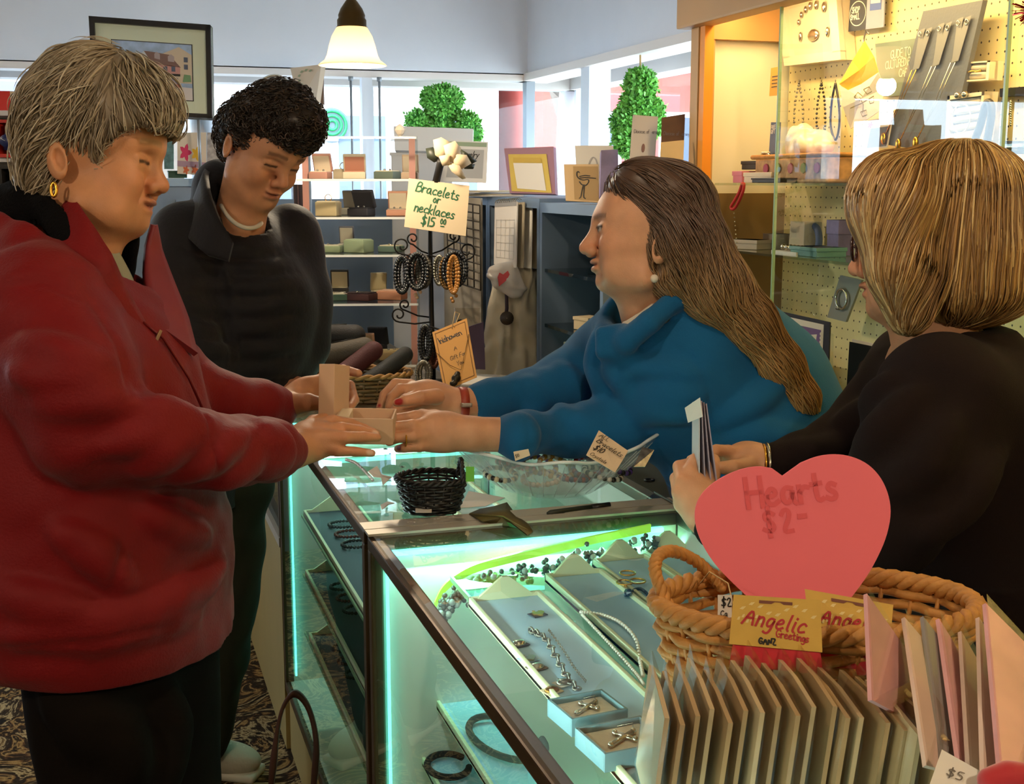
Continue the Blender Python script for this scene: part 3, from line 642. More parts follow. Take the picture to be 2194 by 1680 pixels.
def npmesh(name, parts, mats, parent=None, smooth=True, mi=None):
    # parts: list of (V, F, colour Nx3 or tuple)
    vs = []; fs = []; cs = []; k = 0
    for v, f, c in parts:
        vs.append(v); fs.append(f+k); k += len(v); cs.append(np.tile(A3(lin(c)[:3]), (len(v), 1)) if isinstance(c, (str, tuple)) else c)
    v = np.concatenate(vs); f = np.concatenate(fs); c = np.concatenate(cs)
    if parent is not None:
        inv = np.array(full(parent).inverted()); v = v@inv[:3, :3].T+inv[:3, 3]
    me = bpy.data.meshes.new(name); nf, w_ = f.shape
    me.vertices.add(len(v)); me.vertices.foreach_set('co', v.astype(np.float32).ravel())
    me.loops.add(nf*w_); me.loops.foreach_set('vertex_index', f.astype(np.int32).ravel())
    me.polygons.add(nf); me.polygons.foreach_set('loop_start', np.arange(0, nf*w_, w_, dtype=np.int32))
    me.update(calc_edges=True); me.validate()
    a = me.color_attributes.new('Col', 'FLOAT_COLOR', 'POINT'); a.data.foreach_set('color', np.concatenate([c, np.ones((len(c), 1))], 1).astype(np.float32).ravel())
    for m_ in (mats if isinstance(mats, list) else [mats]): me.materials.append(m_)
    me.polygons.foreach_set('use_smooth', [smooth]*len(me.polygons)); me.update()
    o = bpy.data.objects.new(name, me); SC.collection.objects.link(o); ROOTM[o.name] = Matrix.Identity(4)
    if parent is not None: o.parent = parent
    return o
def wob(seed, freq, amp, dirv=None, n=7):     # smooth wrinkle field
    r = np.random.default_rng(seed); ds = r.normal(size=(n, 3))
    if dirv is not None: ds = np.array(dirv)[None]*2.2+ds*.55
    ds /= np.linalg.norm(ds, axis=1)[:, None]; fr = freq*r.uniform(.6, 1.6, n); ph = r.uniform(0, 6.28, n)
    W = r.normal(size=(3, 3))*freq*.35
    def f(P, N=None):
        Q = P+.018*np.sin(P@W.T); return amp*sum(np.sin(Q@d*q+p_) for d, q, p_ in zip(ds, fr, ph))/n**.5
    return f
def hair(sdf, seeds, flow, length, steps, off, wid, cols, seed=1, jitter=.15, curl=0, sides=3, stop=None, taper=(.35, 1, .9, .15)):
    # streamlines that follow a direction field over the hair volume, as tapered locks
    r = np.random.default_rng(seed); n = len(seeds); P = sdf.project(A3(seeds)); ln = length*r.uniform(.55, 1.15, n); o_ = r.uniform(off[0], off[1], n)
    pth = [P+sdf.grad(P)*o_[:, None]]; rnd = r.normal(size=(n, 3))*jitter; ph = r.uniform(0, 6.28, n)
    for i in range(steps):
        g = sdf.grad(P); d = flow(P, i/steps)+rnd; d = d-g*(d*g).sum(1)[:, None]
        if curl: t = np.cross(g, d); d = d+t*(curl*np.sin(ph+i*1.5))[:, None]
        d /= np.maximum(np.linalg.norm(d, axis=1), 1e-6)[:, None]; P2 = sdf.project(P+d*(ln/steps)[:, None], it=1)
        if stop is not None: h_ = np.linalg.norm(((P2-stop[0])@stop[2])/stop[1], axis=1) < 1.04; P2[h_] = P[h_]
        P = P2
        pth.append(P+sdf.grad(P)*(o_*(1+.5*np.sin(3.1*i/steps)))[:, None])
    return locks(np.stack(pth, 1), wid, cols, seed, sides, taper)
def locks(Q, wid, cols, seed=1, sides=3, taper=(.35, 1, .9, .15)):
    r = np.random.default_rng(seed+9); n, k = Q.shape[:2]; wd = wid*r.uniform(.5, 1.5, n)
    tp = np.interp(np.linspace(0, 1, k), np.linspace(0, 1, len(taper)), taper)
    T_ = np.gradient(Q, axis=1); T_ /= np.maximum(np.linalg.norm(T_, axis=2), 1e-9)[..., None]
    up = np.array([.31, .22, .93]); s_ = np.cross(T_, up); s_ /= np.maximum(np.linalg.norm(s_, axis=2), 1e-6)[..., None]; u_ = np.cross(s_, T_)
    V_ = np.stack([Q+(s_*math.cos(2*math.pi*j/sides)+u_*math.sin(2*math.pi*j/sides))*(wd[:, None]*tp)[..., None] for j in range(sides)], 2)
    idx = np.arange(n*k*sides).reshape(n, k, sides); Fq = []
    for j in range(sides):
        j2 = (j+1) % sides; Fq.append(np.stack([idx[:, :-1, j], idx[:, :-1, j2], idx[:, 1:, j2], idx[:, 1:, j]], -1).reshape(-1, 4))
    C_ = np.array([lin(c)[:3] for c in cols]); ci = r.integers(0, len(C_), n); col = C_[ci]*r.uniform(.75, 1.2, n)[:, None]
    return V_.reshape(-1, 3), np.concatenate(Fq), np.repeat(col, k*sides, 0)
# ================================================================ people
def Q(x, y, d): return A3(at(x, y, d))
def QS(L_): return [Q(*p) for p in L_]
eR, eF, eU = A3(RT), A3(FW), A3(UP); eZ = A3((0, 0, 1)); eFh = eF*[1, 1, 0]; eFh /= np.linalg.norm(eFh)
FT = dict(fore=(.104, .062), brow=(.102, .036), nas=(.094, .022), tip=(.12, -.02), sub=(.1, -.034), ul=(.102, -.047), mo=(.095, -.053), ll=(.097, -.061),
          dip=(.088, -.072), chin=(.092, -.083), ment=(.078, -.096), eye=(.08, .010), wid=1.0, nosew=1.0, jowl=0, back=.1)
def head(S, O, X, Y, Z, ft, neck=None):
    f = dict(FT); f.update(ft); wd = f['wid']; Rm = np.stack([X, Y, Z], 1)
    L = lambda x, y, z: O+x*X+y*Y+z*Z
    bx = f['fore'][0]
    S.ell(L((bx-f['back'])/2, 0, .048), ((bx+f['back'])/2, .077*wd, .09), Rm, k=0)
    S.ell(L(bx-.052, 0, f['fore'][1]-.01), (.052, .062*wd, .055), Rm, k=.03)
    zc = (f['nas'][1]+f['ment'][1])/2; hz = (f['nas'][1]-f['ment'][1])/2
    S.ell(L(f['nas'][0]-.068, 0, zc), (.050, .061*wd, hz*1.0), Rm, k=.025)
    S.ell(L(f['ul'][0]-.036, 0, f['mo'][1]+.004), (.026, .036, .026), Rm, k=.012)
    for s in (1, -1):
        S.cone(L(f['brow'][0]-.014, 0, f['brow'][1]-.002), L(f['brow'][0]-.028, s*.042, f['brow'][1]), .0125, .011, k=.02)
        S.cone(L(.018, s*.054*wd, -.045+f['ment'][1]*.1), L(f['chin'][0]-.03, s*.018, f['chin'][1]+.002), .02, .019, k=.03)
        S.ell(L(f['eye'][0]-.022, s*.043*wd, f['eye'][1]-.032), (.03, .022, .026), Rm, k=.025)
        if f['jowl']: S.ell(L(f['mo'][0]-.045, s*.042, f['mo'][1]-.014), (.026, .02*f['jowl'], .026), Rm, k=.025)
    S.ball(L(f['chin'][0]-.0165, 0, f['chin'][1]), .0155, k=.012)
    S.ell(L(f['ment'][0]-.037, 0, f['ment'][1]+.022), (.034, .04*wd, .022+.003*f['jowl']), Rm, k=.02)
    for s in (1, -1): S.ell(L(f['eye'][0]+.016, s*.033, f['eye'][1]+.001), (.014, .02, .0125), Rm, k=.014, op='s')
    n = f['nosew']
    S.cone(L(f['nas'][0]-.010, 0, f['nas'][1]), L(f['tip'][0]-.0125, 0, f['tip'][1]), .0095, .0125*n, k=.016)
    for s in (1, -1):
        S.ball(L(f['sub'][0]-.003, s*.0125*n, f['sub'][1]+.007), .0088*n, k=.009)
        S.ball(L(f['sub'][0]+.004, s*.006*n, f['sub'][1]+.0005), .0034, k=.004, op='s')
        S.ball(L(f['eye'][0]-.003, s*.033, f['eye'][1]), .0135, k=.004)
        S.cone(L(f['eye'][0]+.0075, s*.019, f['eye'][1]+.004), L(f['eye'][0]+.002, s*.047, f['eye'][1]+.003), .0045, .004, k=.006)
        S.cone(L(f['eye'][0]+.005, s*.022, f['eye'][1]-.008), L(f['eye'][0]+.001, s*.045, f['eye'][1]-.007), .004, .0035, k=.008)
        S.cone(L(f['eye'][0]+.0125, s*.019, f['eye'][1]-.0015), L(f['eye'][0]+.008, s*.046, f['eye'][1]-.001), .0012, .0012, k=.002, op='s')
    S.ell(L(f['ul'][0]-.0085, 0, f['ul'][1]-.0005), (.0095, .022, .0058), Rm, k=.005)
    S.ell(L(f['ll'][0]-.0085, 0, f['ll'][1]), (.0095, .020, .0065), Rm, k=.005)
    S.ell(L(f['mo'][0]+.004, 0, f['mo'][1]), (.012, .023, .0013), Rm, k=.003, op='s')
    for s in (1, -1):      # ears
        er = np.stack([X*math.cos(.25)+Z*math.sin(.25), Y*s*.96+X*-.28, Z*math.cos(.25)-X*math.sin(.25)], 1)
        S.ell(L(-.012, s*.079*wd, .004), (.017, .0085, .031), er, k=.007)
        S.ell(L(-.006, s*.086*wd, .003), (.0085, .007, .016), er, k=.005, op='s')
    return f, L
def facecol(Vv, O, X, Y, Z, f, base, lip, brow, blush=.12, lash='#1d120d', open_=0):
    P = Vv-O; x, y, z = P@X, P@Y, P@Z; ay = np.abs(y); C = np.tile(A3(lin(base)[:3]), (len(Vv), 1))
    def mixin(m, col): nonlocal C; C = C*(1-m[:, None])+A3(lin(col)[:3])*m[:, None]
    g = lambda d, s: np.exp(-(d/s)**2)
    fr = x > .04
    rd = A3(lin(base)[:3])*[1.12, .72, .66]
    m = blush*3*(g(np.hypot(ay-.042, z-f['eye'][1]+.035), .022)+g(np.hypot(ay, z-f['tip'][1]), .016))*fr; C = C*(1-m[:, None])+rd*m[:, None]
    mixin(np.clip(1.6*g(np.hypot((ay)/.021, (z-f['mo'][1]+.001)/.0105), .8), 0, 1)*(x > f['mo'][0]-.022)*.85, lip)
    mixin(np.clip(1.5*g(z-f['brow'][1]-.002-.10*(ay-.03)*(ay < .034)+.12*np.maximum(ay-.036, 0), .0042), 0, 1)*(ay > .013)*(ay < .053)*fr*.6, brow)
    mixin(np.clip(1.8*g(z-f['eye'][1]+.001, .0023), 0, 1)*(ay > .018)*(ay < .048)*(x > f['eye'][0]-.015)*.9, lash)
    if open_:
        e_ = (ay > .02)*(ay < .046)*(x > f['eye'][0]-.006); mixin(np.clip(1.7*g(z-f['eye'][1]+.0015, .0036), 0, 1)*e_*.9, '#b9aa9c'); mixin(np.clip(2*g(np.hypot(ay-.031, z-f['eye'][1]+.002), .0052), 0, 1)*e_, '#2e1d14'); mixin(np.clip(1.7*g(z-f['eye'][1]-.003+.1*np.maximum(ay-.036, 0), .002), 0, 1)*(ay > .017)*(ay < .05)*(x > f['eye'][0]-.012)*.9, lash)
    C *= (1+.05*np.sin(Vv@A3((61, 47, 83)))*np.sin(Vv@A3((-53, 71, 39))))[:, None]
    return C
SKIN = M('skin', '#c08a68', .5, attr='Col', sub=.12, bump=.09, bscale=420, spec=.4, var=.07, scale=45)
HAIRM = M('hair_strands', '#6a5440', .42, attr='Col', spec=.5)
CLOTH = lambda n, c, **k: M(n, c, k.pop('rough', .85), sheen=k.pop('sheen', .2), bump=k.pop('bump', .12), bscale=k.pop('bscale', 700), spec=k.pop('spec', .2), var=.06, scale=14, **k)
def hand(chains, wrist, palm, skin, nails=None, vox=.0024, k=.011):
    S = Sdf(); S.chain(QS(wrist[0]), wrist[1], k=.02)
    for c, r, s_ in palm: S.ell(Q(*c), r, s_, k=.02)
    for pts, rs in chains: S.chain(QS(pts), rs, k=k, kin=.002)
    v, f = S.mesh(vox, smooth=1)
    C = np.tile(A3(lin(skin)[:3]), (len(v), 1)); C *= (1+.06*np.sin(v@A3((90, 50, 70)))*np.sin(v@A3((-60, 80, 40))))[:, None]
    kn = A3(lin(skin)[:3])*[1.0, .78, .72]
    for pts, rs in chains:
        for p_ in QS(pts)[1:-1]:
            m = .5*np.exp(-(np.linalg.norm(v-p_, axis=1)/.011)**2); C = C*(1-m[:, None])+kn*m[:, None]
    if nails:
        for (p_, col, r_) in nails:
            m = np.clip(2.2*np.exp(-(np.linalg.norm(v-Q(*p_), axis=1)/r_)**4), 0, 1); C = C*(1-m[:, None])+A3(lin(col)[:3])*m[:, None]
    return v, f, C
def palmrot(a, b, n):      # axes: along a->b, width, normal
    x = Q(*b)-Q(*a); x /= np.linalg.norm(x); z = n-x*(n@x); z /= np.linalg.norm(z); return np.stack([x, np.cross(z, x), z], 1)
def resamp_(P, n=20):
    P = np.array(P); t_ = np.linspace(0, len(P)-1, n); C_ = np.stack([np.polyval(np.polyfit(np.arange(len(P)), P[:, j], 3), t_) for j in range(3)], 1); return C_
def foot(S, ankle, toe, r=.045):
    S.chain([ankle, A3(ankle)*[1, 1, 0]+A3((0, 0, .05)), toe], [r*.9, r, r*.75], k=.03)

# ---------------------------------------------------------------- woman in the red jacket
dR = 1.89; OR = Q(178, 368, dR); RX, RY, RZ = eR, -eF, eU
pr = thing('person', 'grey haired woman in a red jacket holding the open box', 'person', (*at(230, 1300, 1.92).xy, 0))
S = Sdf(); ftR = dict(fore=(.116, .06), brow=(.112, .036), nas=(.105, .024), tip=(.1295, -.021), sub=(.109, -.033), ul=(.1085, -.046), mo=(.101, -.0515), ll=(.102, -.06), dip=(.094, -.069),
           chin=(.098, -.0765), ment=(.084, -.089), eye=(.093, .009), jowl=1.25, wid=.98, back=.085)
fR, LR = head(S, OR, RX, RY, RZ, ftR)
S.cone(LR(-.012, 0, -.03), LR(-.025, 0, -.2), .05, .066, k=.03); S.cone(LR(.028, 0, -.075), LR(.0, 0, -.16), .03, .045, k=.03)
# nasolabial and neck creases
S.cone(LR(.1, .02, -.028), LR(.086, .034, -.056), .0012, .001, k=.008, op='s'); S.cone(LR(.08, .03, -.062), LR(.072, .036, -.08), .0012, .001, k=.006, op='s')
vh, fh = S.mesh(.0026); ch = facecol(vh, OR, RX, RY, RZ, fR, '#c48a62', '#a55f4c', '#8a7458', .1)
parts = [(vh, fh, ch)]; sk = '#c58c66'
nr = palmrot((630, 965, 2.03), (715, 930, 2.08), -eF+.5*eU)
parts.append(hand([([(678, 912, 2.09), (712, 902, 2.10), (752, 908, 2.12), (778, 918, 2.13), (800, 926, 2.13)], [.012, .0105, .0092, .0085, .007]),
                   ([(686, 922, 2.06), (732, 918, 2.06), (770, 922, 2.08), (806, 931, 2.09)], [.0125, .0105, .009, .007]),
                   ([(688, 936, 2.04), (738, 938, 2.04), (780, 936, 2.06), (809, 938, 2.07)], [.0125, .0105, .0088, .0068]),
                   ([(684, 956, 2.04), (722, 966, 2.04), (762, 968, 2.05), (797, 971, 2.06)], [.0115, .0095, .008, .0064]),
                   ([(640, 935, 2.1), (672, 905, 2.15), (708, 893, 2.2)], [.016, .013, .009])],
                  ([(585, 968, 1.98), (625, 966, 2.02), (650, 955, 2.04)], [.03, .029, .028]),
                  [((672, 940, 2.055), (.045, .038, .019), nr)], sk, [((806, 927, 2.08), '#d9b49c', .006), ((794, 968, 2.05), '#d9b49c', .006)]))
parts.append(hand([([(636, 866, 2.27), (660, 862, 2.25), (690, 866, 2.24)], [.019, .0165, .012]),
                   ([(668, 828, 2.33), (700, 804, 2.36), (735, 792, 2.36), (768, 800, 2.33)], [.0125, .011, .0095, .0075]),
                   ([(672, 838, 2.35), (712, 820, 2.38), (750, 826, 2.38), (760, 858, 2.34), (752, 872, 2.31)], [.012, .0105, .0095, .0085, .007]),
                   ([(675, 850, 2.36), (715, 845, 2.38), (745, 862, 2.36), (742, 885, 2.33)], [.0115, .01, .0088, .007]),
                   ([(672, 862, 2.36), (705, 870, 2.37), (728, 890, 2.35)], [.011, .009, .007])],
                  ([(570, 872, 2.24), (612, 868, 2.29), (640, 858, 2.31)], [.028, .028, .028]),
                  [((655, 848, 2.33), (.042, .036, .02), palmrot((612, 868, 2.29), (690, 830, 2.34), eF+.4*eU))], sk))
S = Sdf(); S.chain(QS([(160, 690, 1.93), (180, 900, 1.92), (200, 1300, 1.92)]), [.07, .13, .14]); S.chain(QS([(75, 660, 1.76), (170, 915, 1.70), (585, 968, 1.98)]), [.06, .045, .03]); S.chain(QS([(150, 680, 2.1), (400, 850, 2.15), (570, 872, 2.24)]), [.05, .04, .028])
v, f = S.mesh(.012); parts.append((v, f, sk))
npmesh('body', parts, SKIN, pr)
# jacket
def z_at(y, d=1.92): return at(230, y, d).z
S = Sdf(); O = A3(at(230, 900, 1.92)); dd = 1.92/F
rows = []
for y_, xf, xb, a_ in ((1392, 474, -70, .235), (1340, 480, -88, .25), (1250, 476, -95, .25), (1120, 468, -92, .245), (1000, 458, -85, .24), (880, 440, -75, .225), (770, 412, -60, .215), (690, 372, -45, .205), (620, 330, -25, .17), (560, 285, 0, .12), (525, 240, 30, .085)):
    rows.append((z_at(y_)-O[2], 0, ((xf+xb)/2-230)*dd, a_, (xf-xb)/2*dd))
S.loft(O, [-eFh, eR, eZ], rows, k=0, ex=2.15)
S.chain(QS([(85, 655, 1.75), (150, 800, 1.70), (190, 918, 1.70)]), [.092, .082, .074], k=.05, kin=.02)
S.chain(QS([(190, 918, 1.70), (300, 948, 1.73), (420, 962, 1.80), (520, 965, 1.90), (575, 962, 1.97), (603, 962, 2.0)]), [.07, .06, .057, .053, .05, .036], k=.03, kin=.012)
S.chain(QS([(230, 690, 2.1), (400, 840, 2.12), (480, 860, 2.16), (555, 868, 2.22), (590, 872, 2.26), (608, 870, 2.28)]), [.08, .06, .05, .046, .042, .03], k=.04, kin=.012)
# folds at elbow, belly and cuffs
folds(S, [[(60, 735), (150, 765), (235, 800)], [(40, 800), (150, 818), (255, 838)], [(90, 868), (200, 872), (300, 880)], [(290, 885), (360, 888), (430, 908)], [(235, 960), (320, 930), (420, 902)], [(300, 1010), (380, 950), (455, 912)], [(380, 1030), (460, 970), (530, 925)], [(470, 1035), (530, 985), (565, 930)], [(562, 912), (572, 960), (566, 1005)], [(588, 922), (594, 960), (590, 998)], [(0, 1300), (180, 1332), (300, 1318), (425, 1270)], [(15, 1262), (90, 1290), (170, 1296)], [(345, 1292), (420, 1262), (470, 1205)], [(0, 1360), (200, 1372), (420, 1320)], [(120, 1130), (200, 1180), (260, 1250)], [(310, 1090), (380, 1130), (440, 1150)]], 1.2, .010, .03)
folds(S, [[(0, 615), (90, 600), (180, 640)], [(196, 640), (250, 740), (282, 850)], [(310, 690), (350, 725), (405, 810), (455, 930), (470, 1100)], [(262, 1160), (250, 1220), (243, 1282)], [(0, 1388), (200, 1384), (440, 1330)], [(480, 850), (520, 880), (560, 860)]], 1.2, .003, .010, 's', ins=.0)
S.chain(QS([(-60, 500, 1.9), (0, 505, 1.83), (60, 522, 1.80), (112, 556, 1.785)]), [.04, .036, .032, .022], k=.02, kin=.015)     # hood roll
S.ell(Q(150, 470, 1.9), (.083, .10, .16), np.stack([eR, eF, eU*.9+eR*.3], 1), k=.02, op='s')
S.ell(Q(270, 560, 1.91), (.045, .075, .16), np.stack([eR*.8-eU*.55, eF, eU*.8+eR*-.5], 1), k=.012, op='s')
wr = wob(3, 24, .0036, (.2, .3, 1)); w2 = wob(4, 70, .0016)
v, f = S.mesh(.0055, disp=lambda P, N: wr(P)+w2(P))
RED = CLOTH('red_jacket_nylon', '#730c11', rough=.62, sheen=.05, bump=.15, bscale=250)
npmesh('jacket', [(v, f, '#8f1216')], RED, pr)
# collar: near flap, far flap, fleece lining
def sheet(name, A_, B_, th, mat, parent, n=10):     # quad strip between two edge polylines with thickness
    def rs(P_): 
        P_ = np.array(QS(P_)); t = np.linspace(0, len(P_)-1, n); i = np.clip(t.astype(int), 0, len(P_)-2); g = (t-i)[:, None]; return P_[i]*(1-g)+P_[i+1]*g
    a, b = rs(A_), rs(B_); m_ = 6; G = np.stack([a*(1-u)+b*u for u in np.linspace(0, 1, m_)], 1)
    nn = np.cross(np.gradient(G, axis=0), np.gradient(G, axis=1)); nn /= np.maximum(np.linalg.norm(nn, axis=2), 1e-9)[..., None]
    G2 = np.concatenate([G+nn*th/2, (G-nn*th/2)[:, ::-1]], 1).reshape(-1, 3); M_ = 2*m_
    fs = [(i*M_+j, (i+1)*M_+j, (i+1)*M_+(j+1) % M_, i*M_+(j+1) % M_) for i in range(n-1) for j in range(M_)]
    mb = MB(); mb.add(G2, fs); mb.add(G2[:M_], [tuple(range(M_))]); mb.add(G2[-M_:], [tuple(range(M_-1, -1, -1))])
    return mb.build(name, mat, parent, True)
sheet('collar', [(112, 470, 1.86), (150, 408, 1.84), (190, 470, 1.80), (236, 545, 1.79), (262, 610, 1.80), (306, 690, 1.83)], [(105, 545, 1.80), (130, 560, 1.77), (150, 590, 1.755), (185, 640, 1.745), (230, 700, 1.755), (290, 745, 1.80)], .010, RED, pr, 16)
sheet('collar', [(328, 482, 2.0), (312, 530, 1.99), (308, 590, 1.95), (318, 650, 1.90), (335, 700, 1.86)], [(332, 482, 2.02), (345, 540, 2.02), (368, 600, 2.0), (400, 680, 1.96), (420, 760, 1.92)], .009, M('red_collar_inside', '#7a1d24', .6, var=.08), pr, 14)
flc = M('black_fleece', '#0b0a0c', .98, bump=.4, bscale=300, spec=.1)
S = Sdf(); S.ell(Q(140, 525, 1.93), (.11, .105, .11), np.stack([eR, eF, eU], 1), k=0); S.ell(Q(70, 480, 1.93), (.085, .1, .06), np.stack([eR, eF, eU], 1), k=.03); S.chain(QS([(10, 470, 1.90), (60, 440, 1.86), (110, 450, 1.84), (150, 520, 1.8)]), [.035, .03, .028, .02], k=.02, kin=.01)
S.cone(LR(-.005, 0, -.03), LR(-.02, 0, -.2), .069, .08, k=.006, op='s'); S.cone(LR(.04, 0, -.085), LR(.03, 0, -.17), .043, .05, k=.006, op='s')
v, f = S.mesh(.006, disp=wob(9, 60, .0015)); npmesh('fleece_lining', [(v, f, '#0d0c0e')], flc, pr)
sheet('shirt_collar', [(228, 530, 1.87), (262, 600, 1.86), (300, 672, 1.85)], [(246, 528, 1.89), (280, 590, 1.88), (305, 660, 1.865)], .005, M('sage_shirt', '#8b8a74', .8, bump=.1), pr, 8)
MB().tube([at(*p) for p in ((306, 690, 1.822), (350, 725, 1.845), (405, 810, 1.865), (440, 890, 1.88))], .0022, 6).build('zip', M('zip_red', '#6b1014', .35, metal=.4), pr, True)
MB().box(at(340, 718, 1.835), (.005, .003, .016), Euler((0, R(28), R(20))), bev=.001).build('zip_pull', M('zip_metal', '#b89a80', .3, metal=.8), pr)
MB().ball(at(107, 549, 1.778), .0075).build('snap_button', M('copper_snap', '#b5603c', .3, metal=.7), pr, True)
MB().tube(QS([(604, 929, 2.005), (612, 940, 1.99), (616, 965, 1.985), (614, 990, 1.995), (608, 1006, 2.01), (604, 985, 2.05), (602, 950, 2.05)]), .0075, 8, True).build('shirt_cuff', M('pale_cuff', '#c3bfa6', .8), pr, True)
gold = M('gold', '#d9a441', .25, metal=1)
MB().tube([LR(-.012+.004*math.cos(a), .088, -.033-.008+.010*math.sin(a)) for a in np.linspace(0, 6.28, 13)[:-1]], .0024, 6, True).build('earring', gold, pr, True)
# trousers and shoes
TR = CLOTH('black_trousers', '#14100d', sheen=0, spec=.05, rough=.95)
k1, k2 = A3(at(235, 1690, 1.86)), A3(at(345, 1690, 2.02))
S = Sdf(); S.chain([Q(210, 1375, 1.895), k1, A3((k1[0], k1[1]+.03, .08))], [.118, .092, .06], k=0); S.chain([Q(300, 1375, 2.0), k2, A3((k2[0], k2[1]+.03, .08))], [.125, .092, .06], k=.03)
folds(S, [[(110, 1480), (180, 1540), (200, 1610)], [(180, 1500), (260, 1560), (280, 1650)], [(350, 1480), (370, 1560), (360, 1670)]], 1.3, .012, .04); wt_ = wob(5, 30, .004); v, f = S.mesh(.008, disp=lambda P, N: wt_(P)); npmesh('trousers', [(v, f, '#15110f')], TR, pr)
S = Sdf(); foot(S, A3((k1[0], k1[1]+.03, .08)), A3((k1[0]+.17, k1[1]+.02, .035))); v, f = S.mesh(.006); npmesh('shoe', [(v, f, '#111111')], M('black_shoe', '#141312', .4), pr)
S = Sdf(); foot(S, A3((k2[0], k2[1]+.03, .08)), A3((k2[0]+.17, k2[1]+.02, .035))); v, f = S.mesh(.006); npmesh('shoe', [(v, f, '#111111')], MATS['black_shoe'], pr)
# hair
ax = np.stack([eR, eF, eU], 1); S = Sdf()
S.ell(Q(192, 242, dR), (.098, .088, .084), ax, k=0); S.ell(Q(120, 315, dR), (.05, .08, .085), ax, k=.04); S.ell(Q(285, 215, dR), (.055, .075, .055), ax, k=.04); S.ell(Q(250, 300, 1.845), (.045, .035, .045), ax, k=.03); S.ell(Q(330, 245, 1.88), (.032, .06, .036), ax, k=.03)
S.ell(Q(205, 165, dR), (.055, .07, .035), ax, k=.04); S.ell(Q(110, 400, dR), (.025, .06, .04), ax, k=.03)
S.ell(LR(.1, 0, -.008), (.062, .11, .072), ax, k=.012, op='s'); S.ell(LR(-.005, .095, -.012), (.02, .03, .03), ax, k=.008, op='s')
cols = ['#93836e', '#a3937c', '#85755f', '#b3a58e', '#9a8a72', '#76674f']
w1 = wob(12, 60, .003); v, f = S.mesh(.0045, disp=lambda P, N: w1(P)); base = (v, f, '#857560')
stR = (LR(.1, 0, -.008), A3((.062, .11, .072)), ax)
cr = Q(262, 150, 1.87)
def flowR(P, t):
    d = P-cr; d /= np.linalg.norm(d, axis=1)[:, None]; return d+.25*eR*np.sign((P-cr)@eR)[:, None]-(.25+.5*t)*eU
def near_seeds(v, n, seed, cond=None):
    r = np.random.default_rng(seed); m = np.ones(len(v), bool) if cond is None else cond(v); w_ = v[m]; return w_[r.integers(0, len(w_), n)]
hs = hair(S, near_seeds(v, 4200, 1), flowR, .07, 8, (.0, .005), .0015, cols, 2, .22, stop=stR)
h2 = hair(S, near_seeds(v, 500, 5), flowR, .055, 8, (.003, .010), .0011, ['#c4b8a2', '#b9ab94', '#a3937c'], 6, .35, stop=stR)
npmesh('hair', [base, hs, h2], HAIRM, pr)

# ---------------------------------------------------------------- boy in the black jacket
pb = thing('person', 'dark haired boy in a black jacket looking down at the counter', 'person', (*at(470, 1600, 3.1).xy, 0))
yw, pt = R(38), R(33)
fwd = eR*math.cos(yw)-eF*math.sin(yw); lat = eR*-math.sin(yw)-eF*math.cos(yw)      # lat points to his right (towards the viewer)
BX = fwd*math.cos(pt)-eU*math.sin(pt); BZ = eU*math.cos(pt)+fwd*math.sin(pt); BY = lat
OB = Q(497, 318, 2.72)-BY*.074
S = Sdf(); fB, LB = head(S, OB, BX, BY, BZ, dict(fore=(.1, .065), tip=(.12, -.02), wid=.98, nosew=.95))
S.cone(LB(-.01, 0, -.03), Q(505, 520, 2.83), .052, .06, k=.03)
v, f = S.mesh(.003); parts = [(v, f, facecol(v, OB, BX, BY, BZ, fB, '#c08a68', '#9c5a4c', '#2b1d16', .1))]
skb = '#bd8566'
parts.append(hand([([(600, 806, 2.86), (640, 816, 2.84), (668, 835, 2.83)], [.0125, .0095, .0075]), ([(600, 814, 2.84), (635, 828, 2.82), (655, 848, 2.81)], [.0125, .0095, .0075]), ([(595, 824, 2.83), (622, 838, 2.81), (640, 852, 2.8)], [.012, .009, .007]), ([(590, 834, 2.82), (612, 848, 2.8), (626, 858, 2.8)], [.011, .009, .007]), ([(580, 806, 2.9), (610, 803, 2.92), (640, 812, 2.92)], [.014, .011, .008])],
                  ([(520, 800, 2.86), (560, 812, 2.86)], [.03, .027]), [((590, 818, 2.85), (.042, .036, .02), palmrot((560, 812, 2.86), (620, 826, 2.84), eU-eF))], skb))
S = Sdf(); S.chain(QS([(480, 560, 2.9), (480, 850, 2.95), (460, 1000, 2.95)]), [.09, .1, .07]); S.chain(QS([(420, 580, 2.8), (400, 780, 2.75), (520, 800, 2.86)]), [.05, .045, .03]); v, f = S.mesh(.012); parts.append((v, f, skb))
npmesh('body', parts, SKIN, pb)
JB = CLOTH('black_puffer', '#17151a', rough=.7, sheen=.1, bump=.1, bscale=120)
S = Sdf(); O = Q(500, 700, 2.92); s29 = 2.92/F
rows = [((700-y_)*s29, 0, (xc-500)*s29, a_, b_*s29) for y_, xc, a_, b_ in ((1075, 445, .17, 80), (1000, 452, .18, 95), (900, 470, .19, 125), (820, 492, .2, 160), (720, 508, .2, 175), (620, 515, .19, 162), (545, 512, .17, 135), (490, 505, .13, 100), (440, 490, .085, 65))]
S.loft(O, [-eFh, eR, eZ], rows, k=0, ex=2.2)
S.chain(QS([(400, 520, 2.78), (380, 660, 2.72), (420, 770, 2.7)]), [.085, .075, .065], k=.04, kin=.02); S.chain(QS([(420, 770, 2.7), (500, 795, 2.78), (555, 808, 2.85)]), [.06, .052, .042], k=.02, kin=.01)
S.chain(QS([(620, 500, 2.98), (650, 620, 2.98), (650, 740, 2.95)]), [.075, .065, .06], k=.05, kin=.02); S.chain(QS([(650, 740, 2.95), (625, 800, 2.9)]), [.06, .045], k=.02)
S.ell(Q(470, 410, 2.9), (.06, .08, .07), ax, k=.03)
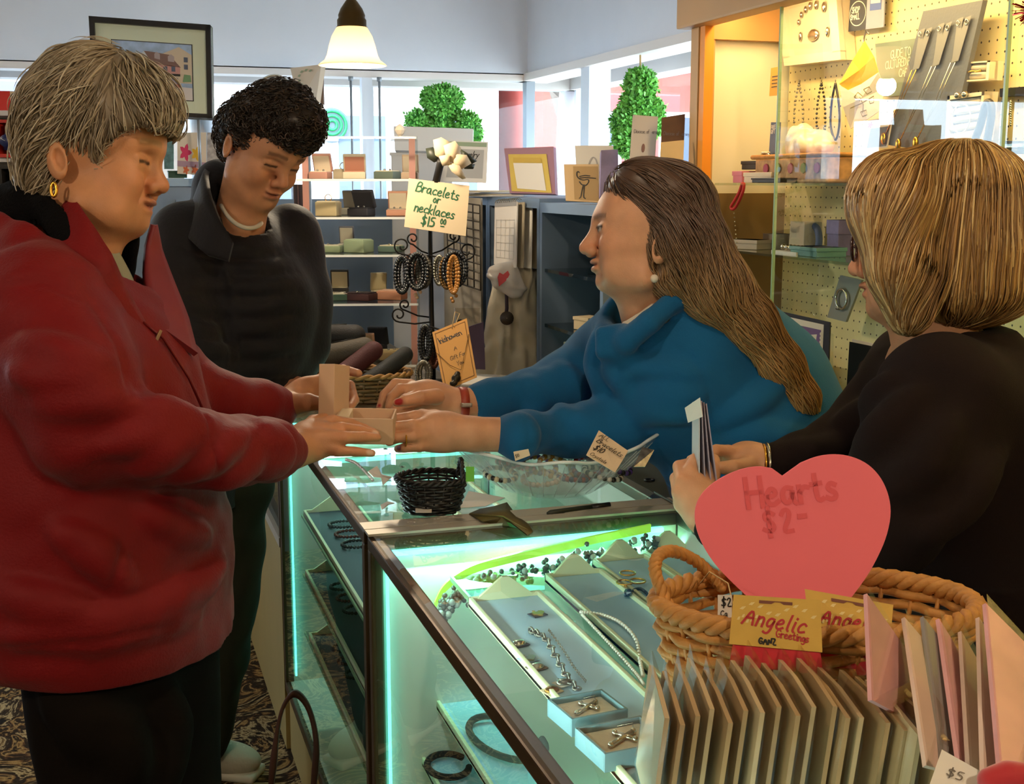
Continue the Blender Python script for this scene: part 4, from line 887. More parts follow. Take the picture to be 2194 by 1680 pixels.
S.cone(LB(-.01, 0, -.03), Q(505, 520, 2.83), .057, .066, k=.006, op='s'); S.ell(Q(515, 470, 2.74), (.04, .06, .03), ax, k=.01, op='s')
folds(S, [[(395, y_-8), (470, y_+4), (560, y_+6), (640, y_-6)] for y_ in range(540, 860, 46)], 2.2, .004, .016, 's', n=14, ins=.0)
folds(S, [[(470, 520), (500, 640), (505, 800)]], 2.2, .006, .01)
wq = wob(21, 28, .004, (0, 0, 1)); v, f = S.mesh(.0065, disp=lambda P, N: wq(P)); npmesh('jacket', [(v, f, '#17151a')], JB, pb)
sheet('collar', [(452, 352, 2.9), (440, 372, 2.8), (446, 410, 2.72), (470, 470, 2.68), (500, 520, 2.67)], [(440, 430, 2.92), (402, 470, 2.78), (405, 510, 2.7), (440, 545, 2.66), (490, 560, 2.66)], .014, JB, pb, 14)
sheet('collar', [(452, 352, 2.9), (500, 360, 3.0), (570, 430, 3.02), (610, 470, 2.98)], [(470, 440, 2.95), (530, 460, 3.02), (590, 490, 3.02), (620, 510, 2.98)], .012, JB, pb, 10)
MB().tube(resamp_(QS([(474, 440, 2.76), (492, 468, 2.72), (515, 484, 2.71), (540, 489, 2.72), (560, 478, 2.78)])), .0048, 8).build('t_shirt_neckline', M('white_cotton', '#c9c2b4', .85), pb, True)
PB = CLOTH('olive_trousers', '#2a2a20', sheen=0, spec=.08)
S = Sdf(); an = A3(at(440, 1590, 3.18)); an[2] = .1; an2 = A3(at(330, 1560, 3.2)); an2[2] = .1
S.chain([Q(475, 1040, 2.97), Q(478, 1320, 3.06), an], [.115, .08, .058], k=0); S.chain([Q(420, 1040, 2.97), Q(395, 1320, 3.06), an2], [.11, .08, .058], k=.03); v, f = S.mesh(.008, disp=wob(6, 45, .004)); npmesh('trousers', [(v, f, '#24231b')], PB, pb)
def sneaker(A_, B_, wd, parent):
    S = Sdf(); A_ = A3(A_); B_ = A3(B_); d = (B_-A_)/np.linalg.norm(B_-A_); sd = np.cross(d, eZ); rm = np.stack([d, sd, eZ], 1); mid = (A_+B_)/2; l = np.linalg.norm(B_-A_)/2
    S.ell(mid+eZ*.045, (l, wd, .045), rm, k=0); S.cone(A_+d*.05+eZ*.05, A_+d*.06+eZ*.1, .045, .04, k=.03); S.box(mid-eZ*.03+eZ*.0, (l*1.2, wd*2, .03), rm, 0.001, k=.001, op='s')
    v, f = S.mesh(.005); o = npmesh('shoe', [(v, f, '#b9b2a2')], M('white_sneaker', '#b3ab9a', .6, bump=.15, bscale=80), parent)
    o2 = MB(); o2.box(mid+eZ*.012, (l*1.9, wd*1.75, .022), Matrix([[d[0], sd[0], 0], [d[1], sd[1], 0], [0, 0, 1]]), bev=.009); o2.build('sole', M('sneaker_sole', '#cfc8b8', .6), o, True)
    for i in range(5):
        c = A_+d*(l*(.85+.16*i))+eZ*(.096-.005*i); MB().tube([c+sd*.022-eZ*.008, c+eZ*.004+d*.008, c-sd*.022-eZ*.008], .0035, 6).build('lace', MATS['white_cotton'], o, True)
    return o
t0 = A3(onz(400, 1650, 0)); t1 = A3(onz(560, 1668, 0)); sneaker(t0, t1, .047, pb); sneaker(t0+A3((-.16, .12, 0)), t1+A3((-.2, .08, 0)), .047, pb)
S = Sdf(); S.ell(Q(598, 262, 2.74), (.088, .085, .062), np.stack([eR, eF, eU], 1), k=0); S.ell(Q(640, 270, 2.70), (.05, .06, .05), ax, k=.03); S.ell(Q(540, 275, 2.76), (.05, .075, .055), ax, k=.03); S.ell(Q(600, 210, 2.76), (.06, .06, .03), ax, k=.03); S.ell(LB(-.05, 0, .03), (.06, .075, .08), np.stack([BX, BY, BZ], 1), k=.02)
S.ell(LB(.1, 0, -.01), (.07, .1, .06), np.stack([BX, BY, BZ], 1), k=.01, op='s'); S.ell(LB(-.012, .085, 0), (.022, .03, .034), np.stack([BX, BY, BZ], 1), k=.005, op='s')
wb_ = wob(31, 110, .005); v, f = S.mesh(.0045, disp=lambda P, N: wb_(P)); crb = Q(560, 190, 2.8)
def flowB(P, t): d = P-crb; d /= np.linalg.norm(d, axis=1)[:, None]; return d-.3*eU+.2*eR
hb = hair(S, near_seeds(v, 3200, 3), flowB, .036, 7, (.001, .010), .0016, ['#2c211a', '#3a2c22', '#231a15', '#4a392c'], 4, .7, curl=1.7, stop=(LB(.1, 0, -.01), A3((.07, .1, .06)), np.stack([BX, BY, BZ], 1)))
npmesh('hair', [(v, f, '#2a201a'), hb], HAIRM, pb)

# ---------------------------------------------------------------- clerk in the blue sweater
pc = thing('person', 'long haired woman in a blue sweater leaning over the counter', 'person', (*at(1600, 1000, 2.45).xy, 0))
dC = 2.30; OC = Q(1392, 545, dC); CX, CY_, CZ = -eR, -eF, eU; m_ = dC/F
def fx(x, y): return ((1392-x)*m_, (545-y)*m_)
ftC = dict(fore=fx(1300, 425), brow=fx(1277, 470), nas=fx(1273, 485), tip=fx(1241, 531), sub=fx(1262, 548), ul=fx(1265, 561), mo=fx(1271, 567), ll=fx(1267, 577), dip=fx(1275, 593), chin=fx(1276, 605), ment=fx(1296, 621), eye=(fx(1296, 494)[0]+.004, fx(1296, 494)[1]), jowl=.9, wid=.98, back=.075, nosew=1.05)
ftC['fore'] = (ftC['fore'][0]+.016, ftC['fore'][1]-.02)
S = Sdf(); fC, LC = head(S, OC, CX, CY_, CZ, ftC)
S.chain([LC(-.005, 0, -.03), Q(1403, 645, 2.33), Q(1440, 710, 2.38)], [.05, .052, .07], k=.03); S.cone(LC(.03, 0, -.07), Q(1385, 690, 2.33), .03, .045, k=.03)
S.cone(LC(.105, .02, -.012), LC(.088, .033, -.04), .0013, .001, k=.006, op='s')
v, f = S.mesh(.0028); parts = [(v, f, facecol(v, OC, CX, CY_, CZ, fC, '#c4906e', '#a0604c', '#5b4030', .13, open_=1))]; skc = '#c99470'
# far (right) hand with red nails, near (left) hand with ring
parts.append(hand([([(880, 826, 2.42), (848, 823, 2.42), (824, 846, 2.40), (814, 874, 2.38)], [.0125, .0112, .0095, .0075]),
                   ([(885, 836, 2.40), (858, 834, 2.39), (838, 852, 2.37), (832, 876, 2.35)], [.0125, .011, .0092, .0075]),
                   ([(890, 850, 2.38), (868, 856, 2.36), (850, 872, 2.34), (842, 885, 2.33)], [.012, .0105, .009, .007]),
                   ([(895, 866, 2.37), (875, 874, 2.35), (858, 886, 2.33)], [.0115, .0095, .007]),
                   ([(935, 850, 2.35), (900, 852, 2.31), (872, 858, 2.30), (850, 863, 2.30)], [.016, .0125, .0105, .0075])],
                  ([(1045, 862, 2.42), (990, 866, 2.40), (960, 862, 2.40)], [.034, .029, .028]),
                  [((920, 850, 2.395), (.045, .036, .022), palmrot((985, 866, 2.4), (870, 838, 2.41), -eF+.6*eU))], skc, [((853, 861, 2.288), '#a01218', .0085), ((812, 866, 2.37), '#a01218', .006)]))
parts.append(hand([([(932, 893, 2.27), (888, 893, 2.25), (852, 898, 2.24), (835, 912, 2.25)], [.0135, .0112, .0098, .008]),
                   ([(932, 912, 2.25), (884, 912, 2.22), (846, 915, 2.21), (827, 927, 2.22)], [.0135, .0112, .0098, .008]),
                   ([(932, 932, 2.24), (886, 935, 2.21), (850, 938, 2.20), (834, 947, 2.21)], [.013, .011, .0095, .0078]),
                   ([(935, 952, 2.25), (898, 957, 2.22), (866, 960, 2.21), (852, 962, 2.22)], [.012, .0098, .0085, .007]),
                   ([(950, 900, 2.31), (905, 890, 2.33), (860, 895, 2.34)], [.0155, .012, .009])],
                  ([(1110, 932, 2.29), (1010, 930, 2.26), (965, 925, 2.25)], [.032, .031, .03]),
                  [((945, 925, 2.25), (.046, .037, .021), palmrot((1000, 930, 2.25), (890, 924, 2.22), -eF+.2*eU))], skc, [((832, 908, 2.235), '#8c1a1a', .006), ((826, 925, 2.205), '#8c1a1a', .006), ((833, 945, 2.195), '#8c1a1a', .006), ((851, 960, 2.205), '#8c1a1a', .006)]))
S = Sdf(); S.chain(QS([(1440, 720, 2.4), (1560, 820, 2.45), (1640, 1000, 2.5)]), [.09, .13, .14]); S.chain(QS([(1510, 760, 2.36), (1430, 900, 2.43), (1220, 925, 2.38), (1110, 932, 2.3)]), [.05, .035, .026, .024]); S.chain(QS([(1360, 720, 2.6), (1260, 840, 2.55), (1045, 862, 2.42)]), [.05, .042, .032]); v, f = S.mesh(.012); parts.append((v, f, skc))
npmesh('body', parts, SKIN, pc)
BL = CLOTH('blue_fleece', '#135683', rough=.9, sheen=.1, bump=.18, bscale=450)
S = Sdf(); axL = np.stack([eR, eF, eU], 1)
S.chain(QS([(1665, 1150, 2.5), (1630, 980, 2.47), (1590, 850, 2.45), (1520, 755, 2.43), (1440, 700, 2.42)]), [.17, .18, .165, .135, .095], k=0, kin=.05)
S.ell(Q(1350, 760, 2.45), (.075, .15, .12), axL, k=.06); S.ell(Q(1430, 850, 2.46), (.12, .15, .12), axL, k=.06)
S.chain(QS([(1495, 735, 2.34), (1480, 815, 2.36), (1432, 900, 2.42)]), [.10, .09, .072], k=.06, kin=.03)
S.chain(QS([(1432, 900, 2.42), (1330, 912, 2.41), (1220, 925, 2.37), (1130, 930, 2.31), (1093, 931, 2.28)]), [.068, .055, .046, .041, .035], k=.04, kin=.015)
S.chain(QS([(1375, 705, 2.58), (1290, 770, 2.58), (1215, 815, 2.52)]), [.085, .072, .06], k=.05, kin=.03); S.chain(QS([(1215, 815, 2.52), (1130, 842, 2.47), (1060, 856, 2.43), (1032, 862, 2.415)]), [.056, .048, .04, .036], k=.03, kin=.015)
folds(S, [[(1290, 800), (1390, 788), (1500, 800)], [(1300, 872), (1400, 848), (1500, 842)], [(1320, 905), (1400, 880), (1480, 885)], [(1225, 888), (1265, 920), (1300, 955)], [(1252, 872), (1300, 915), (1335, 955)], [(1285, 862), (1330, 905), (1365, 945)], [(1545, 905), (1620, 862), (1690, 800)], [(1560, 945), (1640, 930), (1710, 935)], [(1292, 705), (1280, 780), (1302, 850)], [(1330, 730), (1318, 790), (1345, 840)], [(1195, 788), (1225, 830), (1240, 872)], [(1130, 815), (1150, 850), (1160, 885)], [(1165, 800), (1190, 845), (1200, 880)], [(1110, 905), (1116, 935), (1110, 962)]], 1.7, .011, .03)
folds(S, [[(1420, 725), (1500, 780), (1522, 860), (1538, 930)], [(1128, 900), (1134, 930), (1130, 965)]], 1.7, .0028, .008, 's', ins=.0)
S.chain([LC(.0, 0, -.03), Q(1400, 640, 2.33), Q(1440, 700, 2.38)], [.065, .07, .085], k=.01, op='s'); S.ell(Q(1345, 680, 2.34), (.045, .08, .07), axL, k=.012, op='s')
S.chain(QS([(1500, 622, 2.36), (1450, 640, 2.25), (1395, 690, 2.235), (1345, 730, 2.27), (1305, 715, 2.36), (1290, 690, 2.44)]), [.02, .021, .021, .02, .017, .015], k=.025, kin=.008)
S.box(Q(1315, 735, 2.3), (.035, .02, .03), axL, .012, k=.025)
wc = wob(41, 26, .0035, None); v, f = S.mesh(.0058, disp=lambda P, N: wc(P)); npmesh('sweater', [(v, f, '#12658c')], BL, pc)
sheet('undershirt', [(1335, 690, 2.29), (1355, 680, 2.285), (1392, 655, 2.27), (1440, 622, 2.29)], [(1318, 715, 2.30), (1350, 700, 2.28), (1400, 668, 2.26), (1455, 628, 2.28)], .003, MATS['white_cotton'], pc, 10)
S = Sdf(); b1 = A3(at(1640, 1080, 2.42)); b2 = A3(at(1660, 1080, 2.6)); S.chain([b1, A3((b1[0], b1[1], .5)), A3((b1[0], b1[1], .08))], [.13, .085, .06], k=0); S.chain([b2, A3((b2[0], b2[1], .5)), A3((b2[0], b2[1], .08))], [.13, .085, .06], k=.03); v, f = S.mesh(.012); npmesh('trousers', [(v, f, '#1b1d22')], CLOTH('dark_trousers', '#1b1d22'), pc)
for b in (b1, b2): S = Sdf(); foot(S, A3((b[0], b[1], .08)), A3((b[0]-.15, b[1]+.03, .035))); v, f = S.mesh(.008); npmesh('shoe', [(v, f, '#111111')], MATS['black_shoe'], pc)
# watch, ring, earring
leath = M('tan_red_leather', '#a03a22', .45)
wc_ = Q(990, 866, 2.40); wd_ = Q(1045, 862, 2.42)-Q(960, 862, 2.40); wd_ /= np.linalg.norm(wd_); ux = np.cross(wd_, eF); ux /= np.linalg.norm(ux); uy = np.cross(wd_, ux)
wt = MB()
for i in range(24):
    a = 2*math.pi*i/24; wt.v += [tuple(wc_+(ux*math.cos(a)+uy*math.sin(a))*rr+wd_*ww) for rr, ww in ((.0305, -.008), (.033, -.008), (.033, .008), (.0305, .008))]
wt.f = [(i*4+j, ((i+1) % 24)*4+j, ((i+1) % 24)*4+(j+1) % 4, i*4+(j+1) % 4) for i in range(24) for j in range(4)]; wt.m = [0]*len(wt.f)
wt.build('watch_strap', leath, pc, True)
MB().box(Q(999, 868, 2.362), (.02, .008, .018), frame3(wd_, eU), bev=.002).build('watch_buckle', M('steel', '#9a958c', .3, metal=.9), pc)
MB().tube([Q(868+6*math.cos(a)*.5, 943+14*math.sin(a), 2.205-.0117*math.cos(a)) for a in np.linspace(0, 6.28, 17)[:-1]], .0016, 6, True).build('ring', gold, pc, True)
MB().ball(Q(1402, 597, 2.232), .0078).build('earring', M('pearl', '#d8cbb8', .25, coat=.4), pc, True)
# hair: cap and a long fall down the back
S = Sdf(); S.ell(Q(1432, 452, dC), (.088, .088, .088), axL, k=0); S.ell(Q(1366, 405, dC), (.058, .078, .05), axL, k=.03); S.ell(Q(1450, 560, 2.27), (.06, .06, .075), axL, k=.04)
S.chain(QS([(1480, 540, 2.27), (1535, 620, 2.26), (1605, 690, 2.27), (1670, 780, 2.29), (1715, 850, 2.31), (1738, 893, 2.33)]), [.072, .058, .044, .036, .028, .014], k=.03, kin=.02)
S.ell(LC(.085, 0, -.02), (.062, .11, .075), np.stack([CX, CY_, CZ], 1), k=.012, op='s'); S.ell(LC(-.01, .09, -.035), (.017, .03, .028), np.stack([CX, CY_, CZ], 1), k=.006, op='s')
v, f = S.mesh(.005, disp=wob(51, 60, .003)); cc = Q(1345, 375, 2.3)
def hcol(v, lo, hi, y0=500, y1=800):
    t = np.clip(((v-OC)@-eU/m_+545-y0)/(y1-y0), 0, 1)[:, None]; return A3(lin(lo)[:3])*(1-t)+A3(lin(hi)[:3])*t
spine = np.array(QS([(1340, 375, dC), (1430, 380, dC), (1510, 450, dC), (1540, 600, 2.26), (1605, 690, 2.27), (1670, 780, 2.29), (1738, 893, 2.33)]))
def flowC(P, t):
    i = np.argmin(np.linalg.norm(P[:, None]-spine[None], axis=2), 1); T_ = np.gradient(spine, axis=0); T_ /= np.linalg.norm(T_, axis=1)[:, None]; d = T_[i].copy()
    fr = ((P-cc)@eR < .12) & ((P-OC)@eU > -.02); d[fr] = d[fr]*.6+np.where(((P-OC)@-eF > .0)[fr][:, None], .8*(eR*.6-eU), .8*(eR*.6-eU)); return d
vs_, fs_, cs_ = hair(S, near_seeds(v, 4000, 7), flowC, .13, 9, (.0, .004), .0014, ['#ffffff'], 8, .13, stop=(LC(.085, 0, -.02), A3((.062, .11, .075)), np.stack([CX, CY_, CZ], 1)))
r_ = np.repeat(np.random.default_rng(2).uniform(.7, 1.25, len(vs_)//30), 30)[:len(vs_), None]
npmesh('hair', [(v, f, hcol(v, '#4a3426', '#8a663c')), (vs_, fs_, hcol(vs_, '#5c4230', '#b8905a')*np.clip(r_, .5, 1.4))], HAIRM, pc)

# ---------------------------------------------------------------- blonde clerk in the dark sweater
pd = thing('person', 'blonde woman with a bob in a dark sweater sorting envelopes', 'person', (*at(2000, 1300, 1.95).xy, 0))
yw = R(24); DX = -eR*math.cos(yw)+eF*math.sin(yw); DY = -eF*math.cos(yw)-eR*math.sin(yw); DZ = eU
dD = 1.9; OD = Q(1978, 530, 1.84)-DY*.075
S = Sdf(); fD, LD = head(S, OD, DX, DY, DZ, dict(jowl=.8))
S.chain([LD(0, 0, -.03), Q(2000, 720, 1.93), Q(2020, 800, 1.96)], [.058, .062, .08], k=.03); v, f = S.mesh(.003)
parts = [(v, f, facecol(v, OD, DX, DY, DZ, fD, '#c48e6c', '#a8604e', '#8a6a48', .15))]; skd = '#c8946e'
parts.append(hand([([(1585, 985, 2.0), (1560, 968, 1.99), (1535, 965, 1.98), (1515, 985, 1.96)], [.0125, .011, .0095, .0075]), ([(1585, 992, 2.02), (1550, 975, 2.03), (1515, 972, 2.02), (1480, 985, 2.0)], [.0125, .011, .0095, .0075]), ([(1585, 1000, 2.03), (1545, 988, 2.05), (1505, 985, 2.04), (1470, 1000, 2.02)], [.012, .0105, .009, .0072]), ([(1585, 1008, 2.03), (1545, 1000, 2.05), (1505, 1003, 2.04)], [.011, .009, .007]), ([(1600, 1000, 1.97), (1570, 1003, 1.94), (1542, 1002, 1.93)], [.0145, .0125, .0095])],
                  ([(1672, 996, 2.01), (1640, 995, 2.0), (1615, 992, 2.0)], [.026, .027, .027]), [((1600, 990, 2.0), (.038, .034, .021), palmrot((1640, 995, 2.0), (1560, 985, 2.0), -eF+.5*eU))], skd))
parts.append(hand([([(1500, 1050, 1.9), (1478, 1010, 1.91), (1490, 985, 1.94), (1512, 985, 1.96)], [.013, .0115, .01, .008]), ([(1492, 1062, 1.89), (1462, 1030, 1.9), (1455, 1000, 1.93), (1478, 992, 1.96)], [.013, .0115, .01, .008]), ([(1488, 1075, 1.89), (1455, 1055, 1.9), (1448, 1025, 1.93), (1470, 1012, 1.96)], [.0125, .011, .0095, .0078]), ([(1490, 1090, 1.9), (1458, 1080, 1.91), (1450, 1055, 1.93)], [.0115, .0095, .0075]), ([(1520, 1040, 1.92), (1528, 1005, 1.93), (1530, 985, 1.95)], [.0145, .0125, .009])],
                  ([(1560, 1140, 1.86), (1520, 1110, 1.88)], [.032, .03]), [((1500, 1075, 1.9), (.044, .036, .024), palmrot((1530, 1115, 1.88), (1475, 1030, 1.91), -eF))], skd))
S = Sdf(); S.chain(QS([(2020, 800, 1.96), (2040, 1000, 2.0), (2060, 1350, 2.0)]), [.09, .13, .14]); S.chain(QS([(1960, 800, 2.12), (1850, 930, 2.1), (1760, 980, 2.05), (1685, 994, 2.015)]), [.05, .035, .025, .02]); S.chain(QS([(2000, 850, 1.8), (1880, 1150, 1.75), (1560, 1140, 1.86)]), [.05, .045, .032]); v, f = S.mesh(.012); parts.append((v, f, skd))
npmesh('body', parts, SKIN, pd)
S = Sdf(); s19 = 1.97/F; O = Q(2060, 1000, 1.97)
S.loft(O, [-eFh, eR, eZ], [((1000-y_)*s19, 0, (xc-2060)*s19, a_, b_*s19) for y_, xc, a_, b_ in ((1500, 2080, .21, 225), (1350, 2085, .215, 235), (1200, 2085, .21, 240), (1050, 2080, .205, 235), (920, 2075, .2, 215), (820, 2065, .18, 180), (750, 2055, .14, 135), (700, 2060, .09, 85))], k=0, ex=2.2)
S.chain(QS([(1965, 800, 2.1), (1880, 900, 2.1), (1800, 965, 2.07), (1720, 990, 2.03), (1655, 998, 2.0)]), [.085, .07, .055, .042, .034], k=.05, kin=.02)
S.chain(QS([(2020, 850, 1.8), (1960, 1000, 1.76), (1900, 1120, 1.74), (1760, 1150, 1.78), (1620, 1150, 1.83), (1540, 1125, 1.87)]), [.095, .08, .072, .06, .047, .036], k=.05, kin=.03)
S.chain([LD(0, 0, -.03), Q(2000, 720, 1.93), Q(2020, 790, 1.96)], [.062, .067, .085], k=.01, op='s')
folds(S, [[(1800, 940), (1850, 880), (1905, 825)], [(1850, 965), (1900, 910), (1965, 850)], [(1900, 1060), (1980, 1000), (2040, 900)], [(1700, 975), (1760, 985), (1800, 960)], [(1980, 1150), (2060, 1080), (2130, 980)], [(1600, 1120), (1640, 1150), (1620, 1180)]], 1.4, .010, .035)
wd2 = wob(61, 28, .003); v, f = S.mesh(.007, disp=lambda P, N: wd2(P)); npmesh('sweater', [(v, f, '#1d1013')], CLOTH('plum_black_knit', '#160c0c', rough=.95, sheen=.0, bump=.15, bscale=500), pd)
S = Sdf(); b1 = A3(at(2060, 1400, 1.9)); b2 = A3(at(2080, 1400, 2.08)); S.chain([b1, A3((b1[0], b1[1], .08))], [.13, .06], k=0); S.chain([b2, A3((b2[0], b2[1], .08))], [.13, .06], k=.03); v, f = S.mesh(.012); npmesh('trousers', [(v, f, '#1b1d22')], MATS['dark_trousers'], pd)
for b in (b1, b2): S = Sdf(); foot(S, A3((b[0], b[1], .08)), A3((b[0]-.15, b[1]+.03, .035))); v, f = S.mesh(.008); npmesh('shoe', [(v, f, '#111111')], MATS['black_shoe'], pd)
MB().tube([Q(1642, 994, 2.0)+(-eF*math.cos(a)+eU*math.sin(a))*.032 for a in np.linspace(0, 6.28, 21)[:-1]], .003, 8, True).build('bangle', M('silver', '#c9c2b0', .2, metal=1), pd, True)
MB().tube([Q(1634, 994, 2.0)+(-eF*math.cos(a)+eU*math.sin(a))*.031 for a in np.linspace(0, 6.28, 21)[:-1]], .002, 8, True).build('bangle', gold, pd, True)
tort = M('tortoise_frame', '#3a1510', .25, coat=.5)
for s_ in (1, -1): MB().tube([LD(.105, s_*.033+.024*math.cos(a), .008+.019*math.sin(a)) for a in np.linspace(0, 6.28, 21)[:-1]], .0026, 6, True).build('glasses_rim', tort, pd, True); MB().tube([LD(.1, s_*.058, .014), LD(.05, s_*.075, .016), LD(-.01, s_*.08, .012)], .002, 6).build('glasses_arm', tort, pd, True)
MB().tube([LD(.107, .01, .012), LD(.112, 0, .016), LD(.107, -.01, .012)], .002, 6).build('glasses_bridge', tort, pd, True)
# bob
S = Sdf(); axD = np.stack([eR, eF, eU], 1)
S.ell(Q(2042, 440, dD), (.118, .104, .096), axD, k=0); S.ell(Q(2055, 560, dD), (.108, .106, .075), axD, k=.05); S.ell(Q(2055, 640, 1.9), (.1, .1, .04), axD, k=.04); S.ell(Q(1900, 420, 1.87), (.052, .085, .06), axD, k=.04); S.chain(QS([(1905, 460, 1.815), (1930, 580, 1.81), (1950, 665, 1.82)]), [.045, .04, .032], k=.06, kin=.02)
S.ell(LD(.105, -.02, -.02), (.05, .09, .07), np.stack([DX, DY, DZ], 1), k=.01, op='s')
v, f = S.mesh(.005, disp=wob(71, 70, .003)); crd = Q(2075, 312, 1.9)
def flowD(P, t): d = P-crd; d /= np.linalg.norm(d, axis=1)[:, None]; return d*.9-eU*(.6+.6*t)
cD = ['#8f6a3c', '#a67f4c', '#b8935c', '#7d5a32', '#9d7746', '#c9ab78', '#866238']
sd1 = near_seeds(v, 1500, 11); sd2 = near_seeds(v, 900, 12, lambda q: ((q-crd)@eU > -.09))
hd = hair(S, near_seeds(v, 2200, 12, lambda q: ((q-crd)@eU > -.09)), flowD, .24, 11, (.0, .004), .0015, cD, 13, .07, taper=(.3, 1, 1, .9, .3)); hd2 = hair(S, near_seeds(v, 3200, 11), flowD, .12, 7, (.0, .004), .0014, cD, 14, .07)
npmesh('hair', [(v, f, '#80602f'), hd, hd2], HAIRM, pd)
# ================================================================ helpers for small things
class Flat:            # a flat sheet given by four corners (bottom-left, bottom-right, top-right, top-left as seen)
    def __init__(s, cs): s.c = [Vector(c) for c in cs]; x = s.c[1]-s.c[0]; y = s.c[3]-s.c[0]; s.x = x.normalized(); s.n = x.cross(y).normalized(); s.y = s.n.cross(s.x); s.w = x.length; s.h = y.length
    def pt(s, u, v, off=0): a = s.c[0].lerp(s.c[1], u); b = s.c[3].lerp(s.c[2], u); return a.lerp(b, v)+s.n*off
    def body(s, th): mb = MB(); p = s.c+[q-s.n*th for q in s.c]; return mb.add(p, [(0, 1, 2, 3), (7, 6, 5, 4), (0, 4, 5, 1), (1, 5, 6, 2), (2, 6, 7, 3), (3, 7, 4, 0)])
    def poly(s, mb, uv, off=.0006, mi=0): return mb.add([s.pt(u, v, off) for u, v in uv], [tuple(range(len(uv)))], mi)
    def rect(s, mb, u0, v0, u1, v1, off=.0006, mi=0): return s.poly(mb, [(u0, v0), (u1, v0), (u1, v1), (u0, v1)], off, mi)
    def text(s, mb, t, u, v, h, sw=.12, slant=0, off=.001, center=False, jitter=0, sp=.16, rot=0, mi=0):
        xd = s.x*math.cos(rot)+s.y*math.sin(rot); yd = s.y*math.cos(rot)-s.x*math.sin(rot)
        return write(mb, t, s.pt(u, v), xd, yd, h, sw, sp, slant, mi, off, center, jitter)
def pq(x0, y0, x1, y1): return [(x0, y1), (x1, y1), (x1, y0), (x0, y0)]
def A(px, d): return [at(x, y, (d[i] if hasattr(d, '__len__') else d)) for i, (x, y) in enumerate(px)]
def flat(name, label, cat, cs, th, mat, part='board', group=None):
    F_ = Flat(cs); t = thing(name, label, cat, (F_.c[0]+F_.c[1])/2-F_.n*th/2, group=group); F_.body(th).build(part, mat, t); return t, F_
def deco(F_, t, name, mat, fn):
    mb = MB(); fn(mb); return mb.build(name, mat, t)
def ringpts(c, r, ax, ay, n=24): c = Vector(c); return [c+Vector(ax)*(r*math.cos(2*math.pi*i/n))+Vector(ay)*(r*math.sin(2*math.pi*i/n)) for i in range(n)]
def beads(mb, pts, r, n=8, k=5):
    for p in pts: mb.ball(p, r, n, 0, k)
    return mb
PAPER = M('white_paper', '#dcd6cc', .8); CREAM = M('cream_card', '#cdb892', .8, var=.04); INK = M('black_ink', '#17130f', .6); GREENINK = M('green_ink', '#0f5a34', .6)
SILV = M('oxidised_silver', '#8a857a', .3, metal=.9, var=.2, scale=60); PEARL = M('pearl_white', '#f4eee2', .25, coat=.4); GOLD = MATS['gold']; STEEL = MATS['steel']
Xv, Yv, Zv = Vector((1, 0, 0)), Vector((0, 1, 0)), Vector((0, 0, 1)); RTh = Vector((RT.x, RT.y, 0)); FWh = Vector((FW.x, FW.y, 0)).normalized()
TT = T+.004                      # top of the counter glass

# ---------------------------------------------------------------- the open box between the hands
bxm = M('blush_card_box', '#d8b493', .75, var=.03); 
t = thing('jewelry_box', 'open blush cardboard box held between the four hands', 'box', at(770, 940, 2.2))
lx = (RT+UP*.10).normalized(); ly = (UP-RT*.16).normalized(); rot_l = frame3(RT, (UP-RT*.13+FW*.05))
MB().box(at(716, 838, 2.21), (.030, .092, .062), frame3((RT*.97-FW*.3).normalized(), (UP+RT*.13)), bev=.0015).build('lid', bxm, t)
b = MB(); rb = frame3((RT+UP*-.02), UP-FW*.25); c = at(785, 912, 2.19)
for (dx, dy, dz, sx, sy, sz) in ((0, -.022, 0, .098, .003, .07), (0, 0, -.034, .098, .044, .003), (0, 0, .034, .098, .044, .003), (-.048, 0, 0, .003, .044, .07), (.048, 0, 0, .003, .044, .07)):
    b.box(c+rb@Vector((dx, dy, dz)), (sx, sy, sz), rb)
b.build('base', bxm, t)
MB().box(c+rb@Vector((-.036, .014, .0)), (.02, .02, .05), rb, bev=.002).build('tab', M('pale_tab', '#ddc9a8', .8), t)

# ---------------------------------------------------------------- tan wicker basket with cards
wick = M('honey_wicker', '#b9813f', .6, var=.18, scale=60, bump=.2, bscale=120); BZ_ = .13
bc = at(1745, 1340, 1.375); bc.z = TT
t = thing('wicker_basket', 'honey coloured wicker basket holding cards and the pink heart', 'basket', bc, -YAW); EA, EB = .172, .103
MB().lathe([(.001, .002), (.8, .002), (.8, .008), (.001, .008)], (0, 0, 0), 32, ex=EA, ey=EB).build('base', wick, t, world=False)
NS = 26
for i in range(NS):
    a = 2*math.pi*i/NS; MB().tube([(EA*q*math.cos(a), EB*q*math.sin(a), z) for q, z in ((.8, .004), (.9, .05), (.97, .1), (1.0, BZ_))], .0028, 5).build('stake', wick, t, True, world=False)
for r_ in range(9):
    z = .008+.0135*r_; q = .8+.2*(z/BZ_)**.7; n = NS*6
    MB().tube([((EA*q+.004*math.cos(math.pi*(j*NS/n+r_)))*math.cos(2*math.pi*j/n), (EB*q+.004*math.cos(math.pi*(j*NS/n+r_)))*math.sin(2*math.pi*j/n), z) for j in range(n)], .0062, 5, True).build('weaver', wick, t, True, world=False)
for ph in (0, 2.1, 4.2):
    n = 150; MB().tube([((EA+.006*math.cos(j*.75+ph))*math.cos(2*math.pi*j/n), (EB+.006*math.cos(j*.75+ph))*math.sin(2*math.pi*j/n), BZ_+.006*math.sin(j*.75+ph)) for j in range(n)], .0062, 6, True).build('rim_braid', wick, t, True, world=False)
